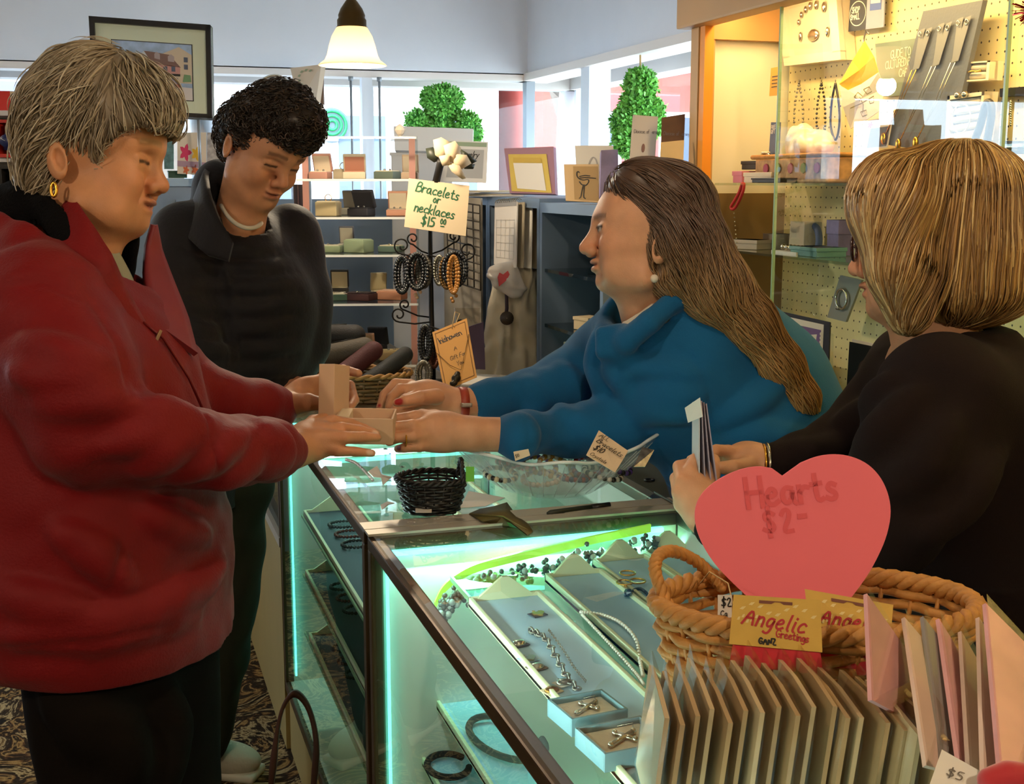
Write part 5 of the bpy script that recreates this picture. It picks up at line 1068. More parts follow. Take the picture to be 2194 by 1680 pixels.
hp = [at(*p) for p in ((1462, 1352, 1.36), (1428, 1290, 1.36), (1404, 1225, 1.37), (1412, 1190, 1.38), (1445, 1182, 1.4), (1495, 1205, 1.42), (1530, 1240, 1.43), (1550, 1262, 1.43))]
def resamp(P, n):
    P = np.array([tuple(p) for p in P]); tt = np.linspace(0, len(P)-1, n); i = np.clip(tt.astype(int), 0, len(P)-2); f = (tt-i)[:, None]
    P0, P1, P2, P3 = P[np.maximum(i-1, 0)], P[i], P[i+1], P[np.minimum(i+2, len(P)-1)]
    return .5*((2*P1)+(-P0+P2)*f+(2*P0-5*P1+4*P2-P3)*f*f+(-P0+3*P1-3*P2+P3)*f**3)
HP = resamp(hp, 60)
def rope(path, r, R_, turns, ph):
    T_ = np.gradient(path, axis=0); T_ /= np.linalg.norm(T_, axis=1)[:, None]; s1 = np.cross(T_, A3((.3, -.9, .2))); s1 /= np.linalg.norm(s1, axis=1)[:, None]; s2 = np.cross(T_, s1)
    a = np.linspace(0, 2*math.pi*turns, len(path))+ph; return path+(s1*np.cos(a)[:, None]+s2*np.sin(a)[:, None])*R_
for ph in (0, 2.1, 4.2): MB().tube(rope(HP, .004, .0036, 9, ph), .0042, 6).build('handle_rope', wick, t, True)
o = MB().tube([at(*p) for p in ((1500, 1250, 1.41), (1520, 1225, 1.40), (1560, 1250, 1.38), (1572, 1300, 1.35))], .0009, 5).build('twine', M('twine', '#c7a877', .8), t, True)
tg, Ft = flat('price_tag', 'small oval price tag on twine inside the wicker basket rim', 'tag', A(pq(1538, 1275, 1568, 1325), 1.345), .001, PAPER, 'paper')
deco(Ft, tg, 'lettering', INK, lambda mb: (Ft.text(mb, '$2', .25, .5, .010, .14), Ft.text(mb, 'Ca', .2, .1, .006, .14)))
# heart sign
hl = [(1677, 1020), (1655, 1004), (1628, 999), (1596, 1003), (1560, 1016), (1526, 1036), (1500, 1062), (1488, 1092), (1490, 1128), (1504, 1166), (1528, 1205), (1560, 1240), (1592, 1270), (1640, 1312), (1712, 1345), (1780, 1312), (1826, 1278), (1856, 1238), (1880, 1196), (1900, 1150), (1910, 1100), (1904, 1058), (1886, 1020), (1858, 992), (1822, 977), (1786, 973), (1750, 978), (1716, 992)]
def hd_(x, y): return 1.40+(1345-y)*.0001
hl = [hl[0]]+smooth2(hl[1:13], 2)+[hl[13], hl[14], hl[15]]+smooth2(hl[16:], 2); hpt = [at(x, y, hd_(x, y)) for x, y in hl]; nrm = -(FW+UP*.1).normalized()
t = thing('heart_sign', 'pink foam heart price sign standing in the wicker basket', 'sign', at(1712, 1345, 1.40))
mb = MB(); n = len(hpt); mb.add(hpt+[p-nrm*.003 for p in hpt], [tuple(range(n)), tuple(range(2*n-1, n-1, -1))]+[(i, (i+1) % n, n+(i+1) % n, n+i) for i in range(n)]); mb.build('heart', M('pink_foam', '#f0717d', .75), t)
FH = Flat(A([(1488, 1345), (1910, 1345), (1910, 973), (1488, 973)], (1.40, 1.40, 1.437, 1.437)))
deco(FH, t, 'lettering', M('red_marker', '#de4f58', .6), lambda mb: (FH.text(mb, 'Hearts', .275, .685, .033, .17, rot=.10, off=.0004, sp=.13), FH.text(mb, '$2', .355, .53, .028, .18, rot=.08, off=.0004, sp=.3), FH.text(mb, '-', .53, .57, .03, .2, off=.0008)))
# angelic greetings header cards
gold_c = M('gold_card', '#d2a94a', .65, var=.08, scale=30); pale = M('pale_leaf_print', '#e2cd8c', .7); redp = M('red_print', '#b3262c', .6); redpouch = M('red_pouch', '#c42a35', .3, var=.15, scale=40, coat=.3)
def angelic(label, px, d, big):
    t, F_ = flat('header_card', label, 'card', A(px, d), .0012, gold_c, 'card')
    def leaves(mb):
        for i in range(9):
            u, v = .08+.1*i, .72+.1*math.sin(i*1.3); F_.poly(mb, [(u, v), (u+.03, v+.05), (u+.075, v+.06), (u+.04, v-.01)], .0005)
        for i in range(6):
            u, v = .06+.05*i, .5+.06*math.sin(i*2); F_.poly(mb, [(u, v), (u+.015, v+.06), (u+.04, v+.07), (u+.03, v)], .0005)
    deco(F_, t, 'leaf_print', pale, leaves)
    deco(F_, t, 'hang_slot', M('slot_dark', '#7a4a3a', .8), lambda mb: F_.poly(mb, [(.3, .86), (.44, .86), (.48, .90), (.54, .90), (.58, .86), (.68, .86), (.68, .92), (.3, .92)], .0007))
    deco(F_, t, 'lettering', redp, lambda mb: (F_.text(mb, 'Angelic', .12, .44, .0175, .13, slant=.3, sp=.17, rot=-.09), F_.text(mb, 'Greetings', .50, .22, .0078, .16, sp=.1, rot=-.09)))
    deco(F_, t, 'brand_lettering', INK, lambda mb: F_.text(mb, 'GANZ', .32, .06, .006, .24, sp=.2))
    F2 = Flat([F_.pt(.02, -.42, -.002), F_.pt(1.0, -.42, -.002), F_.pt(.98, .02, -.002), F_.pt(.04, .02, -.002)]); F2.body(.012).build('pouch', redpouch, t)
angelic('gold header card of a red pouch, the front one with Angelic Greetings uncovered', [(1562, 1380), (1762, 1398), (1758, 1286), (1572, 1274)], (1.27, 1.25, 1.26, 1.28), 1)
angelic('gold header card of a red pouch, half hidden behind the pink tipped card', [(1740, 1390), (1905, 1402), (1914, 1296), (1724, 1262)], (1.29, 1.27, 1.29, 1.31), 0)

# ---------------------------------------------------------------- row of sleeved cards on the counter
kraft = M('kraft_card', '#b59a72', .75, var=.08, scale=25); kraft2 = M('cream_envelope', '#c9b591', .75, var=.06, scale=25)
tops = [(1396, 1392), (1424, 1405), (1452, 1388), (1478, 1376), (1512, 1402), (1540, 1378), (1570, 1380), (1601, 1370), (1636, 1386), (1666, 1372), (1706, 1370), (1728, 1392), (1752, 1392), (1803, 1402), (1836, 1416), (1858, 1422), (1904, 1430), (1956, 1450)]
rr = random.Random(4); ORD = 'first second third fourth fifth sixth seventh eighth ninth tenth eleventh twelfth thirteenth fourteenth fifteenth sixteenth seventeenth eighteenth'.split()
for i, (x_, y_) in enumerate(tops):
    zt_ = 1.045+rr.uniform(-.004, .004)-(y_-1380)*.0002; far = onz(x_, y_, zt_); fd = (far-CAM).length
    dirv = (Vector((far.x, far.y, 0)).normalized()*-1).lerp(RTh*(.16+.022*i), .45).normalized(); ln = .125
    near = far+dirv*ln; near.z = zt_-.004; lean = -RTh*.012
    t = thing('greeting_card', 'clear sleeved cream card, %s from the left in the fanned row below the heart' % ORD[i], 'card', (far+near)/2-Zv*(zt_-TT-.001), group='sleeved cards in the fanned row')
    f0, n0 = far.copy(), near.copy(); f0.z = n0.z = TT+.001; f0 += lean; n0 += lean
    F_ = Flat([n0, f0, far-Zv*.008-dirv*.0, near-Zv*.008]); th = .0045
    p = [F_.pt(.03, 0, th/2), F_.pt(.97, 0, th/2), F_.pt(.97, .94, th/2), F_.pt(.5, .97, th/2), F_.pt(.03, .94, th/2)]
    q = [v_-F_.n*th for v_ in p]; mb = MB(); mb.add(p+q, [(0, 1, 2, 3, 4), (9, 8, 7, 6, 5)]+[(k, 5+k, 5+(k+1) % 5, (k+1) % 5) for k in range(5)]); mb.build('card', kraft if i % 3 else kraft2, t)
    mb = MB(); p = [F_.pt(0, 0, .0034), F_.pt(1, 0, .0034), F_.pt(1.0, 1.06, .0006), F_.pt(.5, 1.0, .004), F_.pt(0, .95, .003)]; q = [F_.pt(0, 0, -.0034), F_.pt(1, 0, -.0034), F_.pt(1.0, 1.06, -.0006), F_.pt(.5, 1.0, -.004), F_.pt(0, .95, -.003)]
    mb.add(p+q, [(0, 1, 2, 3, 4), (9, 8, 7, 6, 5)]+[(k, 5+k, 5+(k+1) % 5, (k+1) % 5) for k in range(5)]); mb.build('sleeve', G_SLEEVE, t)
# larger greeting cards fanned at the frame's right edge
pinkc = M('pink_card', '#d8a0a0', .7, var=.1, scale=20); rose = M('rose_print', '#a8324a', .7); blush = M('blush_card', '#dcc0ae', .75, var=.06); greyc = M('grey_card', '#8f8a86', .7)
for i, (px, d, m_, lb) in enumerate((
    ([(1868, 1500), (1980, 1560), (1976, 1440), (1858, 1272)], (1.12, 1.2, 1.22, 1.2), pinkc, 'pink edged card with a rose print, first of the leaning greeting cards'),
    ([(1985, 1640), (2060, 1660), (2040, 1440), (1938, 1322)], (1.06, 1.1, 1.2, 1.22), blush, 'cream greeting card leaning just behind the rose print card'),
    ([(2020, 1650), (2090, 1680), (2078, 1450), (1978, 1320)], (1.07, 1.1, 1.2, 1.23), greyc, 'grey greeting card in a clear sleeve among the leaning cards'),
    ([(2060, 1660), (2120, 1690), (2108, 1480), (2012, 1325)], (1.06, 1.1, 1.2, 1.23), pinkc, 'dusty pink greeting card leaning between grey and floral ones'),
    ([(2080, 1680), (2150, 1720), (2138, 1490), (2060, 1352)], (1.04, 1.08, 1.18, 1.22), blush, 'floral bordered cream card leaning in the fanned group'),
    ([(2110, 1700), (2200, 1740), (2194, 1480), (2098, 1322)], (1.0, 1.05, 1.16, 1.2), blush, 'large blush card with clear flap near the frame edge'),
    ([(2150, 1720), (2260, 1760), (2250, 1430), (2112, 1292)], (.98, 1.02, 1.14, 1.18), pinkc, 'largest pale pink card, last of the leaning group'))):
    cs = A(px, d); t, F_ = flat('greeting_card', lb, 'card', cs, .004, m_, 'card', group='leaning greeting cards')
    mb = MB(); F_.poly(mb, [(-.02, -.02), (1.02, -.02), (1.02, 1.0), (-.02, 1.04)], .003); mb.build('sleeve', G_SLEEVE, t)
    if i in (0, 3, 4): deco(F_, t, 'flower_print', rose if i == 0 else M('plum_print', '#8a5a6e', .7), lambda mb: [F_.poly(mb, [(u+.06*math.cos(a*1.05)*(1+.3*(a % 2)), v+.05*math.sin(a*1.05)*(1+.3*(a % 2))) for a in range(6)], .001) for u, v in ((.25, .35), (.6, .25), (.75, .5), (.35, .55))])
t, F_ = flat('folded_tag', 'white folded tag with a pencilled number beside the leaning cards', 'tag', A([(1985, 1700), (2110, 1710), (2100, 1652), (2018, 1606)], (1.0, 1.0, 1.03, 1.05)), .001, PAPER, 'paper')
deco(F_, t, 'lettering', M('pencil', '#6b6258', .8), lambda mb: F_.text(mb, '$5', .25, .45, .012, .1, rot=-.5))
S = Sdf(); S.chain(QS([(2120, 1672, 1.0), (2160, 1662, 1.0), (2230, 1672, 1.0)]), [.010, .012, .012], k=0); v, f = S.mesh(.003); o = npmesh('velvet_bow', [(v, f, '#b0121c')], M('red_velvet', '#b3121c', .7, sheen=.6)); tag(o, 'red velvet bow end at the lower edge beside the folded tag', 'bow')

# ---------------------------------------------------------------- black wicker basket
blk = M('black_wicker', '#120e0b', .45, var=.2, scale=80, coat=.2); p0 = onz(925, 1095, TT)
t = thing('small_basket', 'small black wicker basket with a hoop handle on the glass', 'basket', p0, -YAW); ra, rb_, hz = .062, .055, .062
MB().lathe([(.001, 0), (.72, 0), (.72, .004), (.001, .004)], (0, 0, .001), 28, ex=ra, ey=rb_).build('base', blk, t, world=False)
for i in range(22): a = 2*math.pi*i/22; MB().tube([(ra*q*math.cos(a), rb_*q*math.sin(a), z) for q, z in ((.72, .003), (.88, .03), (1, hz))], .0017, 5).build('stake', blk, t, True, world=False)
for r_ in range(11):
    z = .004+.0055*r_; q = .74+.26*(z/hz)**.8; n = 132
    MB().tube([((ra*q+.0022*math.cos(math.pi*(j*22/n+r_)))*math.cos(2*math.pi*j/n), (rb_*q+.0022*math.cos(math.pi*(j*22/n+r_)))*math.sin(2*math.pi*j/n), z) for j in range(n)], .0026, 5, True).build('weaver', blk, t, True, world=False)
for ph in (0, 3.14): MB().tube([((ra+.003*math.cos(j*.8+ph))*math.cos(2*math.pi*j/110), (rb_+.003*math.cos(j*.8+ph))*math.sin(2*math.pi*j/110), hz+.003*math.sin(j*.8+ph)) for j in range(110)], .0034, 6, True).build('rim_braid', blk, t, True, world=False)
HB = np.array([(.052, .012+.0*i, 0) for i in range(1)]); hpath = np.array([(.045+.012*math.sin(a*.5), .03*math.cos(a), hz-.004+.036*math.sin(a)) for a in np.linspace(0, math.pi, 26)])
for ph in (0, 3.14): MB().tube(rope(hpath, .002, .002, 7, ph), .0028, 6).build('handle_rope', blk, t, True, world=False)
for i, (px, lb) in enumerate((([(912, 1094), (975, 1080), (940, 1072), (915, 1074)], 'folded white price slip lying inside the black wicker basket'), ([(890, 1098), (925, 1098), (925, 1082), (890, 1082)], 'small round paper slip lying flat inside the black wicker basket'))):
    cs = [onz(x, y, TT+.012+.004*i) for x, y in px]; t, F_ = flat('paper_slip', lb, 'paper', cs, .0008, PAPER, 'paper')

# ---------------------------------------------------------------- clear scalloped dish with bracelets
dc = onz(1192, 1066, TT); dc.z += .0045; t = thing('glass_dish', 'clear boat shaped glass dish full of beaded bracelets', 'dish', dc, -YAW+R(6)); LA, LB_ = .17, .088; n = 96
def dish(q, z, a): e = 1+.05*math.cos(8*a)*q; s = 1+.16*abs(math.cos(a))**6; return (LA*q*math.cos(a)*e*s, LB_*q*math.sin(a)*e, z+.02*q*abs(math.cos(a))**3*(1.3 if math.cos(a) > 0 else .6)+(.004*math.cos(8*a) if z > .05 else 0)+.018*(z/.0975)*math.sin(a))
prof = [(q, z*1.35) for q, z in ((.3, 0), (.45, .003), (.62, .016), (.78, .036), (.9, .056), (1.0, .07), (1.02, .072), (.99, .072), (.88, .058), (.75, .039), (.58, .02), (.4, .008), (.02, .007))]
mb = MB(); vs = [dish(q, z, 2*math.pi*j/n) for q, z in [(.02, 0)]+prof for j in range(n)]; k = len(prof)+1
mb.add(vs, [(i*n+j, i*n+(j+1) % n, (i+1)*n+(j+1) % n, (i+1)*n+j) for i in range(k-1) for j in range(n)]); mb.build('bowl', M('dish_glass', '#e6efed', .08, alpha=.26), t, True, world=False)
for i in range(26):
    a = 2*math.pi*i/26; P0, P1 = Vector(dish(.5, .01, a)), Vector(dish(.95, .085, a+.14)); MB().tube([P0, P0.lerp(P1, .5)+Vector((0, 0, -.003)), P1], [.0012, .0016, .0006], 5).build('cut_ridge', M('cut_glass_highlight', '#dfe8e6', .08, alpha=.4), t, True, world=False)  # pale ridges carry highlights in their colour, like the rim
MB().tube([dish(1.01, .0975, 2*math.pi*j/n) for j in range(n)], .0034, 6, True).build('rim', M('rim_highlight', '#f4f8f7', .08, alpha=.75), t, True, world=False)  # half-opaque white puts the rim's window highlights into its colour
bcols = ['#d8c6a0', '#b5862f', '#2a1d16', '#8c1f24', '#5b3f8a', '#c9b8a0', '#3a4a7a', '#caa24a', '#d6d0c4']
lbs = ['cream beaded bracelet lying at the dish\'s end nearest the black basket', 'gold and black zigzag beaded bracelet in the clear dish', 'brown crystal bracelet inside the cream one in the dish', 'red and white beaded bracelet under the price card in the dish', 'purple beaded bracelet at the dish handle end', 'cream and tan bracelet lying across the dish bottom', 'blue and white beaded bracelet near the dish\'s far side', 'amber gold bracelet behind the zigzag one in the dish', 'white pearl bracelet at the front of the clear dish']
DM = M4(dc, Matrix.Rotation(-YAW+R(6), 3, 'Z'))
for i, (x_, y_, z_, tx, ty) in enumerate(((-.105, -.005, .044, .2, .1), (.0, .012, .05, .5, .2), (-.075, .01, .056, -.2, .3), (.062, .012, .052, .4, -.3), (.112, .008, .056, .3, .4), (-.03, -.012, .036, .1, -.1), (.03, -.018, .036, -.1, .1), (-.03, .018, .054, .3, .1), (.085, -.012, .042, .1, .2))):
    c = DM@Vector((x_, y_, z_)); rm = Euler((tx, ty, 0)).to_matrix(); Rr = .029+.003*(i % 3); nb = 24
    t = thing('beaded_bracelet', lbs[i], 'bracelet', c-Zv*.004, group='bracelets in the clear dish'); m1 = M('bead_%d' % i, bcols[i], .3, coat=.3); m2 = M('bead_alt_%d' % (i % 4), ('#1d1713', '#e0d8c8', '#b03030', '#7a6a9a')[i % 4], .3, coat=.3)
    P = ringpts(c, Rr, rm@Xv, rm@Yv, nb)
    beads(MB(), P[::2], .0055).build('bead_strand', m1, t, True); beads(MB(), P[1::2], .0052).build('bead_strand', m2, t, True)
def dishcard(name, label, px, d, lines, h):
    t, F_ = flat(name, label, 'price card', A(px, d), .0008, M('price_card', '#d6bfa0', .8), 'card')
    deco(F_, t, 'lettering', INK, lambda mb: [F_.text(mb, tx, .08, v, hh, .1, rot=rt, jitter=.04, sp=.12) for tx, v, hh, rt in lines]); return t
dishcard('price_card', 'handwritten card pricing all bracelets, stuck in the clear dish', [(1256, 975), (1318, 1012), (1346, 966), (1283, 922)], (2.13, 2.1, 2.16, 2.19), [('ALL', .80, .011, 0), ('Bracelets', .58, .0125, -.06), ('$10', .30, .016, 0), ('Crystals', .06, .009, 0)], 0)
dishcard('price_tag', 'tiny white tag hanging at the clear dish\'s inner side', [(1104, 988), (1136, 976), (1132, 962), (1100, 968)], 2.2, [('$10', .3, .006, 0)], 0)
t, F_ = flat('green_tag', 'small bright green sticker tag at the dish end by the black basket', 'tag', A(pq(998, 1000, 1016, 1032), 2.13), .0012, M('leaf_green', '#5fa52c', .5), 'tag')
t, F_ = flat('silver_paper', 'striped silver paper wrapped over the clear dish handle', 'paper', A([(1358, 1000), (1382, 1000), (1402, 964), (1376, 958)], (2.16, 2.17, 2.2, 2.2)), .001, M('foil', '#8f8f92', .25, metal=.7, var=.4, scale=90), 'foil')
# leaf, pen, papers
lf = M('dry_leaf', '#55491d', .6, var=.2, scale=30)
lp = [(1005, 1100), (1028, 1090), (1060, 1084), (1086, 1076), (1098, 1092), (1112, 1108), (1132, 1122), (1142, 1138), (1130, 1146), (1112, 1130), (1092, 1126), (1062, 1122), (1034, 1116)]
mb = MB(); P = [onz(x, y, TT+.006+.006*math.sin(i*1.1)) for i, (x, y) in enumerate(lp)]; c = onz(1078, 1106, TT+.016); k = len(P); mb.add([c]+P+[c-Zv*.002]+[p-Zv*.002 for p in P], [(0, 1+(i+1) % k, 1+i) for i in range(k)]+[(k+1, k+2+i, k+2+(i+1) % k) for i in range(k)]+[(1+i, 1+(i+1) % k, k+2+(i+1) % k, k+2+i) for i in range(k)])
t = thing('dry_leaf', 'curled olive magnolia leaf lying before the clear dish', 'leaf', c-Zv*.016); mb.build('blade', lf, t, True); MB().tube([onz(1008, 1101, TT+.01), onz(1078, 1106, TT+.018), onz(1138, 1140, TT+.01)], .0014, 6).build('midrib', M('leaf_rib', '#6d6030', .6), t, True)
t = thing('pen', 'dark pen lying on the counter behind the dry leaf', 'pen', onz(1240, 1092, TT)); a_, b_ = onz(1172, 1100, TT+.0055), onz(1306, 1082, TT+.0055); MB().tube([a_, a_.lerp(b_, .05), a_.lerp(b_, .7)], [.002, .0052, .0052], 10).build('barrel', M('dark_green_plastic', '#23291d', .35), t, True); MB().tube([a_.lerp(b_, .7), b_], [.0055, .0055], 10).build('cap', MATS['black_plastic'], t, True)
for px, lb in (([(1004, 1052), (1082, 1066), (1040, 1084), (985, 1088)], 'white paper sheet lying half under the clear dish'), ([(1010, 800), (1100, 805), (1060, 830), (985, 828)], 'white paper sheet on the counter beside the hanging gift card')):
    t, F_ = flat('paper_sheet', lb, 'paper', [onz(x, y, TT+.0015 if y > 900 else T+.0015) for x, y in (px[3], px[1], px[1], px[0])] if 0 else [onz(x, y, (TT if y > 900 else T)+.0015) for x, y in px[::-1]], .001, PAPER, 'sheet')
def star(px, lb):
    P = [onz(x, y, TT+.0012+.004*(i % 2)) for i, (x, y) in enumerate(px)]; k = len(P); t = thing('paper_tag', lb, 'tag', P[0]-Zv*.001); c = sum(P, Vector())/k; MB().add([c]+P+[c-Zv*.001]+[p-Zv*.001 for p in P], [(0, 1+i, 1+(i+1) % k) for i in range(k)]+[(k+1, k+2+(i+1) % k, k+2+i) for i in range(k)]+[(1+i, k+2+i, k+2+(i+1) % k, 1+(i+1) % k) for i in range(k)]).build('paper', PAPER, t)
star([(788, 1010), (800, 1022), (822, 1024), (820, 1040), (834, 1026), (840, 1022), (818, 1016), (808, 998)], 'crumpled white star shaped tag on the glass under the hand')
star([(815, 1082), (818, 1092), (834, 1080), (846, 1078), (830, 1074)], 'small white paper scrap on the glass left of the black basket')
# envelopes in the blonde clerk's hands
for i in range(4):
    o_ = .0045*i; cs = [at(1478+8*i+30, 1040, 1.94+o_), at(1497+11*i, 1050, 1.905+o_), at(1494+2*i, 852+4*i, 1.96+o_), at(1488+5*i, 866, 2.0+o_)]
    cs = [at(1482+13*i, 1040, 1.955), at(1497+13*i, 1042, 1.90), at(1497+5*i, 856+3*i, 1.90), at(1483+5*i, 862+3*i, 1.955)]
    t, F_ = flat('envelope', ('foremost pale envelope held upright by the blonde clerk', 'second envelope of the bundle in the blonde clerk\'s hands', 'third envelope of the bundle in the blonde clerk\'s hands', 'rearmost envelope of the bundle the blonde clerk holds')[i], 'envelope', cs, .0018, M('pale_envelope', '#b9bfc6', .8) if i == 0 else M('lilac_envelope', '#9a90a0', .8), 'envelope', group='envelopes in the clerk\'s hands')
t, F_ = flat('paper_flag', 'small white note folded over the top of the envelopes', 'paper', A([(1474, 906), (1505, 893), (1499, 852), (1467, 874)], (1.93, 1.89, 1.89, 1.93)), .001, M('bright_paper', '#e2dcd2', .8), 'note')
# handbag on the carpet
lt = M('brown_leather', '#4a2413', .45, var=.1, scale=12); p1, p2 = at(585, 1700, 2.5), at(672, 1700, 2.5)
t = thing('handbag', 'brown leather handbag standing against the counter, its strap looped up', 'handbag', (*((p1+p2)/2).xy, 0))
MB().box(((p1+p2)/2).xy.to_3d()+Vector((-.02, 0, .11)), (.09, .26, .22), None, bev=.02).build('body', lt, t, True)
hp = resamp([at(*q) for q in ((578, 1720, 2.48), (590, 1600, 2.49), (605, 1520, 2.5), (632, 1486, 2.5), (662, 1520, 2.5), (678, 1600, 2.49), (668, 1720, 2.48))], 30)
wv = [tuple(FW*.022+RT*.004)]*30; mb = MB(); P = [Vector(p) for p in hp]
cen = at(630, 1640, 2.49); vs = []
for p in P: o_ = (p-cen).normalized()*.0065; vs += [p-FW*.007+o_, p+FW*.007+o_, p+FW*.007-o_, p-FW*.007-o_]
mb.add(vs, [(4*i+j, 4*i+(j+1) % 4, 4*i+4+(j+1) % 4, 4*i+4+j) for i in range(29) for j in range(4)]); mb.build('strap', lt, t, True)

# ================================================================ trays inside the glass counters
trm = M('ivory_tray', '#d9dcb4', .5); pad = M('pale_pad', '#a9cfe8', .85)
def tray(label, x0, x1, y0, y1, z, tilt=0, padm=pad, crest=True, grp=None):
    w_, l_ = x1-x0, y1-y0; t = thing('display_tray', label, 'tray', ((x0+x1)/2, (y0+y1)/2, z), group=grp); th = .006; h = .016
    MB().box((0, 0, .003), (w_, l_, .006)).build('base', trm, t, world=False)
    for c, s in (((-w_/2+th/2, 0, h/2), (th, l_, h)), ((w_/2-th/2, 0, h/2), (th, l_, h)), ((0, -l_/2+th/2, h/2), (w_, th, h)), ((0, l_/2-th/2, h/2), (w_, th, h))): MB().box(c, s, bev=.0015).build('rim', trm, t, world=False)
    if crest:
        o = [(-w_*.42, .01), (w_*.42, .01), (.012, .04), (.005, .045), (-.005, .045), (-.012, .04)]
        MB().prism(o, .006, M4((0, l_/2-.001, 0), Euler((R(90), 0, 0)).to_matrix())).build('crest', trm, t, world=False)
    MB().box((0, 0, .0075), (w_-2*th, l_-2*th, .003)).build('pad', padm, t, world=False); return t
ZT = .848
def on(x, y, dz=.012): return onz(x, y, ZT+dz)
xs = []
for i, (xa, xb, yt, lb) in enumerate(((1003, 1150, 1300, 'ivory jewelry tray with charm bracelet, lockets and boxed crosses'), (1167, 1268, 1248, 'ivory jewelry tray with a pearl necklace'), (1268, 1362, 1215, 'ivory jewelry tray with gold rings and dark stone necklace'), (1372, 1450, 1195, 'ivory jewelry tray half hidden under the wicker basket handle'))):
    a, b = onz(xa, yt, ZT), onz(xb, yt-22, ZT); xs.append((a.x, b.x, a.y)); tray(lb, a.x, a.x+max(.1, min(.125, b.x-a.x)), .62, a.y, ZT)
t = thing('tray_shelf', 'clear glass shelf carrying the ivory trays in the near counter', 'shelf', (.68, 1.3, ZT-.008)); MB().span((X0+.13, .53, ZT-.008), (X1-.03, 1.97, ZT-.001)).build('pane', MATS['shelf_glass'], t); MB().span((X0+.13, .53, ZT-.009), (X0+.134, 1.97, ZT)).build('edge', edge, t)
# end panel's bright reflection built as a glowing strip; bead garland below it
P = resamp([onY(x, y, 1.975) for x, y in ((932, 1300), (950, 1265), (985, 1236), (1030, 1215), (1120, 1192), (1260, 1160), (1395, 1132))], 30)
t = thing('reflection_band', 'yellow green reflection band on the near counter end panel, made as a glowing strip', 'reflection band', P[0]-A3((0, 0, .02))); vs = []
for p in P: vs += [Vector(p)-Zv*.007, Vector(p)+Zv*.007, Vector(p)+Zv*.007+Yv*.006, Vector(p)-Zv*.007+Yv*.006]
MB().add(vs, [(4*i+j, 4*i+(j+1) % 4, 4*i+4+(j+1) % 4, 4*i+4+j) for i in range(29) for j in range(4)]).build('strip', M('reflection_glow', '#b6f25a', .3, emit=.35, ecol='#a8f04a'), t)
t = thing('bead_garland', 'dark grey bead garland lying below the glowing reflection band', 'garland', P[0]-A3((0, .012, .04))); r_ = np.random.default_rng(5); ps = [Vector(P[i])+Vector((r_.normal()*.004, -.012+r_.normal()*.004, -.026+r_.normal()*.008)) for i in range(0, 30) for _ in range(11)]
beads(MB(), ps, .0048, 7, 4).build('dark_beads', M('grey_bead', '#5b625a', .3, coat=.4), t, True); beads(MB(), [p+Vector((.004, -.006, .005)) for p in ps[::9]], .006, 8, 5).build('pale_beads', M('pale_bead', '#b9c4bc', .25), t, True)
# jewelry on the trays
def chain_(name, label, px, r, mat, links=True, grp=None, dz=.014):
    P = [onz(x, y, ZT+dz) for x, y in px]; Q_ = resamp(P, max(12, int(sum((a-b).length for a, b in zip(P[:-1], P[1:]))/(r*2.2)))); t = thing(name, label, 'jewelry', P[0]-Zv*.004); mb = MB()
    for i in range(len(Q_)-1):
        d = (Vector(Q_[i+1])-Vector(Q_[i])).normalized(); s = d.cross(Zv) if i % 2 else Zv
        if links: mb.tube(ringpts(Q_[i], r, d, s, 10), r*.33, 5, True)
        else: mb.ball(Q_[i], r, 8, 0, 5)
    mb.build('links' if links else 'beads', mat, t, True); return t
chain_('charm_bracelet', 'heavy oxidised silver chain bracelet in the first ivory tray', [(1138, 1352), (1168, 1368), (1190, 1405), (1215, 1450), (1240, 1480)], .0052, SILV)
chain_('necklace', 'thin silver chain beside the heavy bracelet in the first tray', [(1176, 1350), (1205, 1390), (1230, 1430), (1255, 1460)], .002, SILV)
chain_('pearl_necklace', 'double strand of pearls laid along the second ivory tray', [(1245, 1312), (1290, 1318), (1330, 1335), (1362, 1370), (1372, 1420), (1378, 1450)], .0032, PEARL, False)
chain_('pearl_necklace', 'single strand of pearls along the second tray\'s edge', [(1248, 1318), (1280, 1352), (1320, 1395), (1360, 1440), (1380, 1468)], .0028, PEARL, False)
chain_('stone_necklace', 'necklace of dark stones and pearls in the third ivory tray', [(1340, 1275), (1372, 1262), (1400, 1290), (1422, 1330), (1432, 1370)], .003, M('navy_stone', '#26334a', .2, coat=.5), False)
for i, (x_, y_) in enumerate(((1345, 1228), (1338, 1248), (1366, 1245))):
    t = thing('gold_ring', ('gold hoop ring furthest up in the third ivory tray', 'gold hoop ring above the dark blue stone drop', 'gold hoop ring next to the dark stone necklace')[i], 'ring', on(x_, y_)); MB().tube(ringpts(on(x_, y_, .016), .0125, Xv, Yv, 22), .0017, 6, True).build('hoop', GOLD, t, True)
t = thing('stone_drop', 'dark blue faceted stone drop below the gold rings', 'jewelry', on(1345, 1270)); MB().lathe([(.0005, .012), (.006, .006), (.007, 0), (.0005, -.008)], on(1345, 1270, .017), 8, mat=Euler((1.2, .3, 0)).to_matrix()).build('stone', MATS['navy_stone'], t); MB().tube(ringpts(on(1340, 1256, .017), .003, Xv, Yv, 10), .0006, 5, True).build('bail', GOLD, t, True)
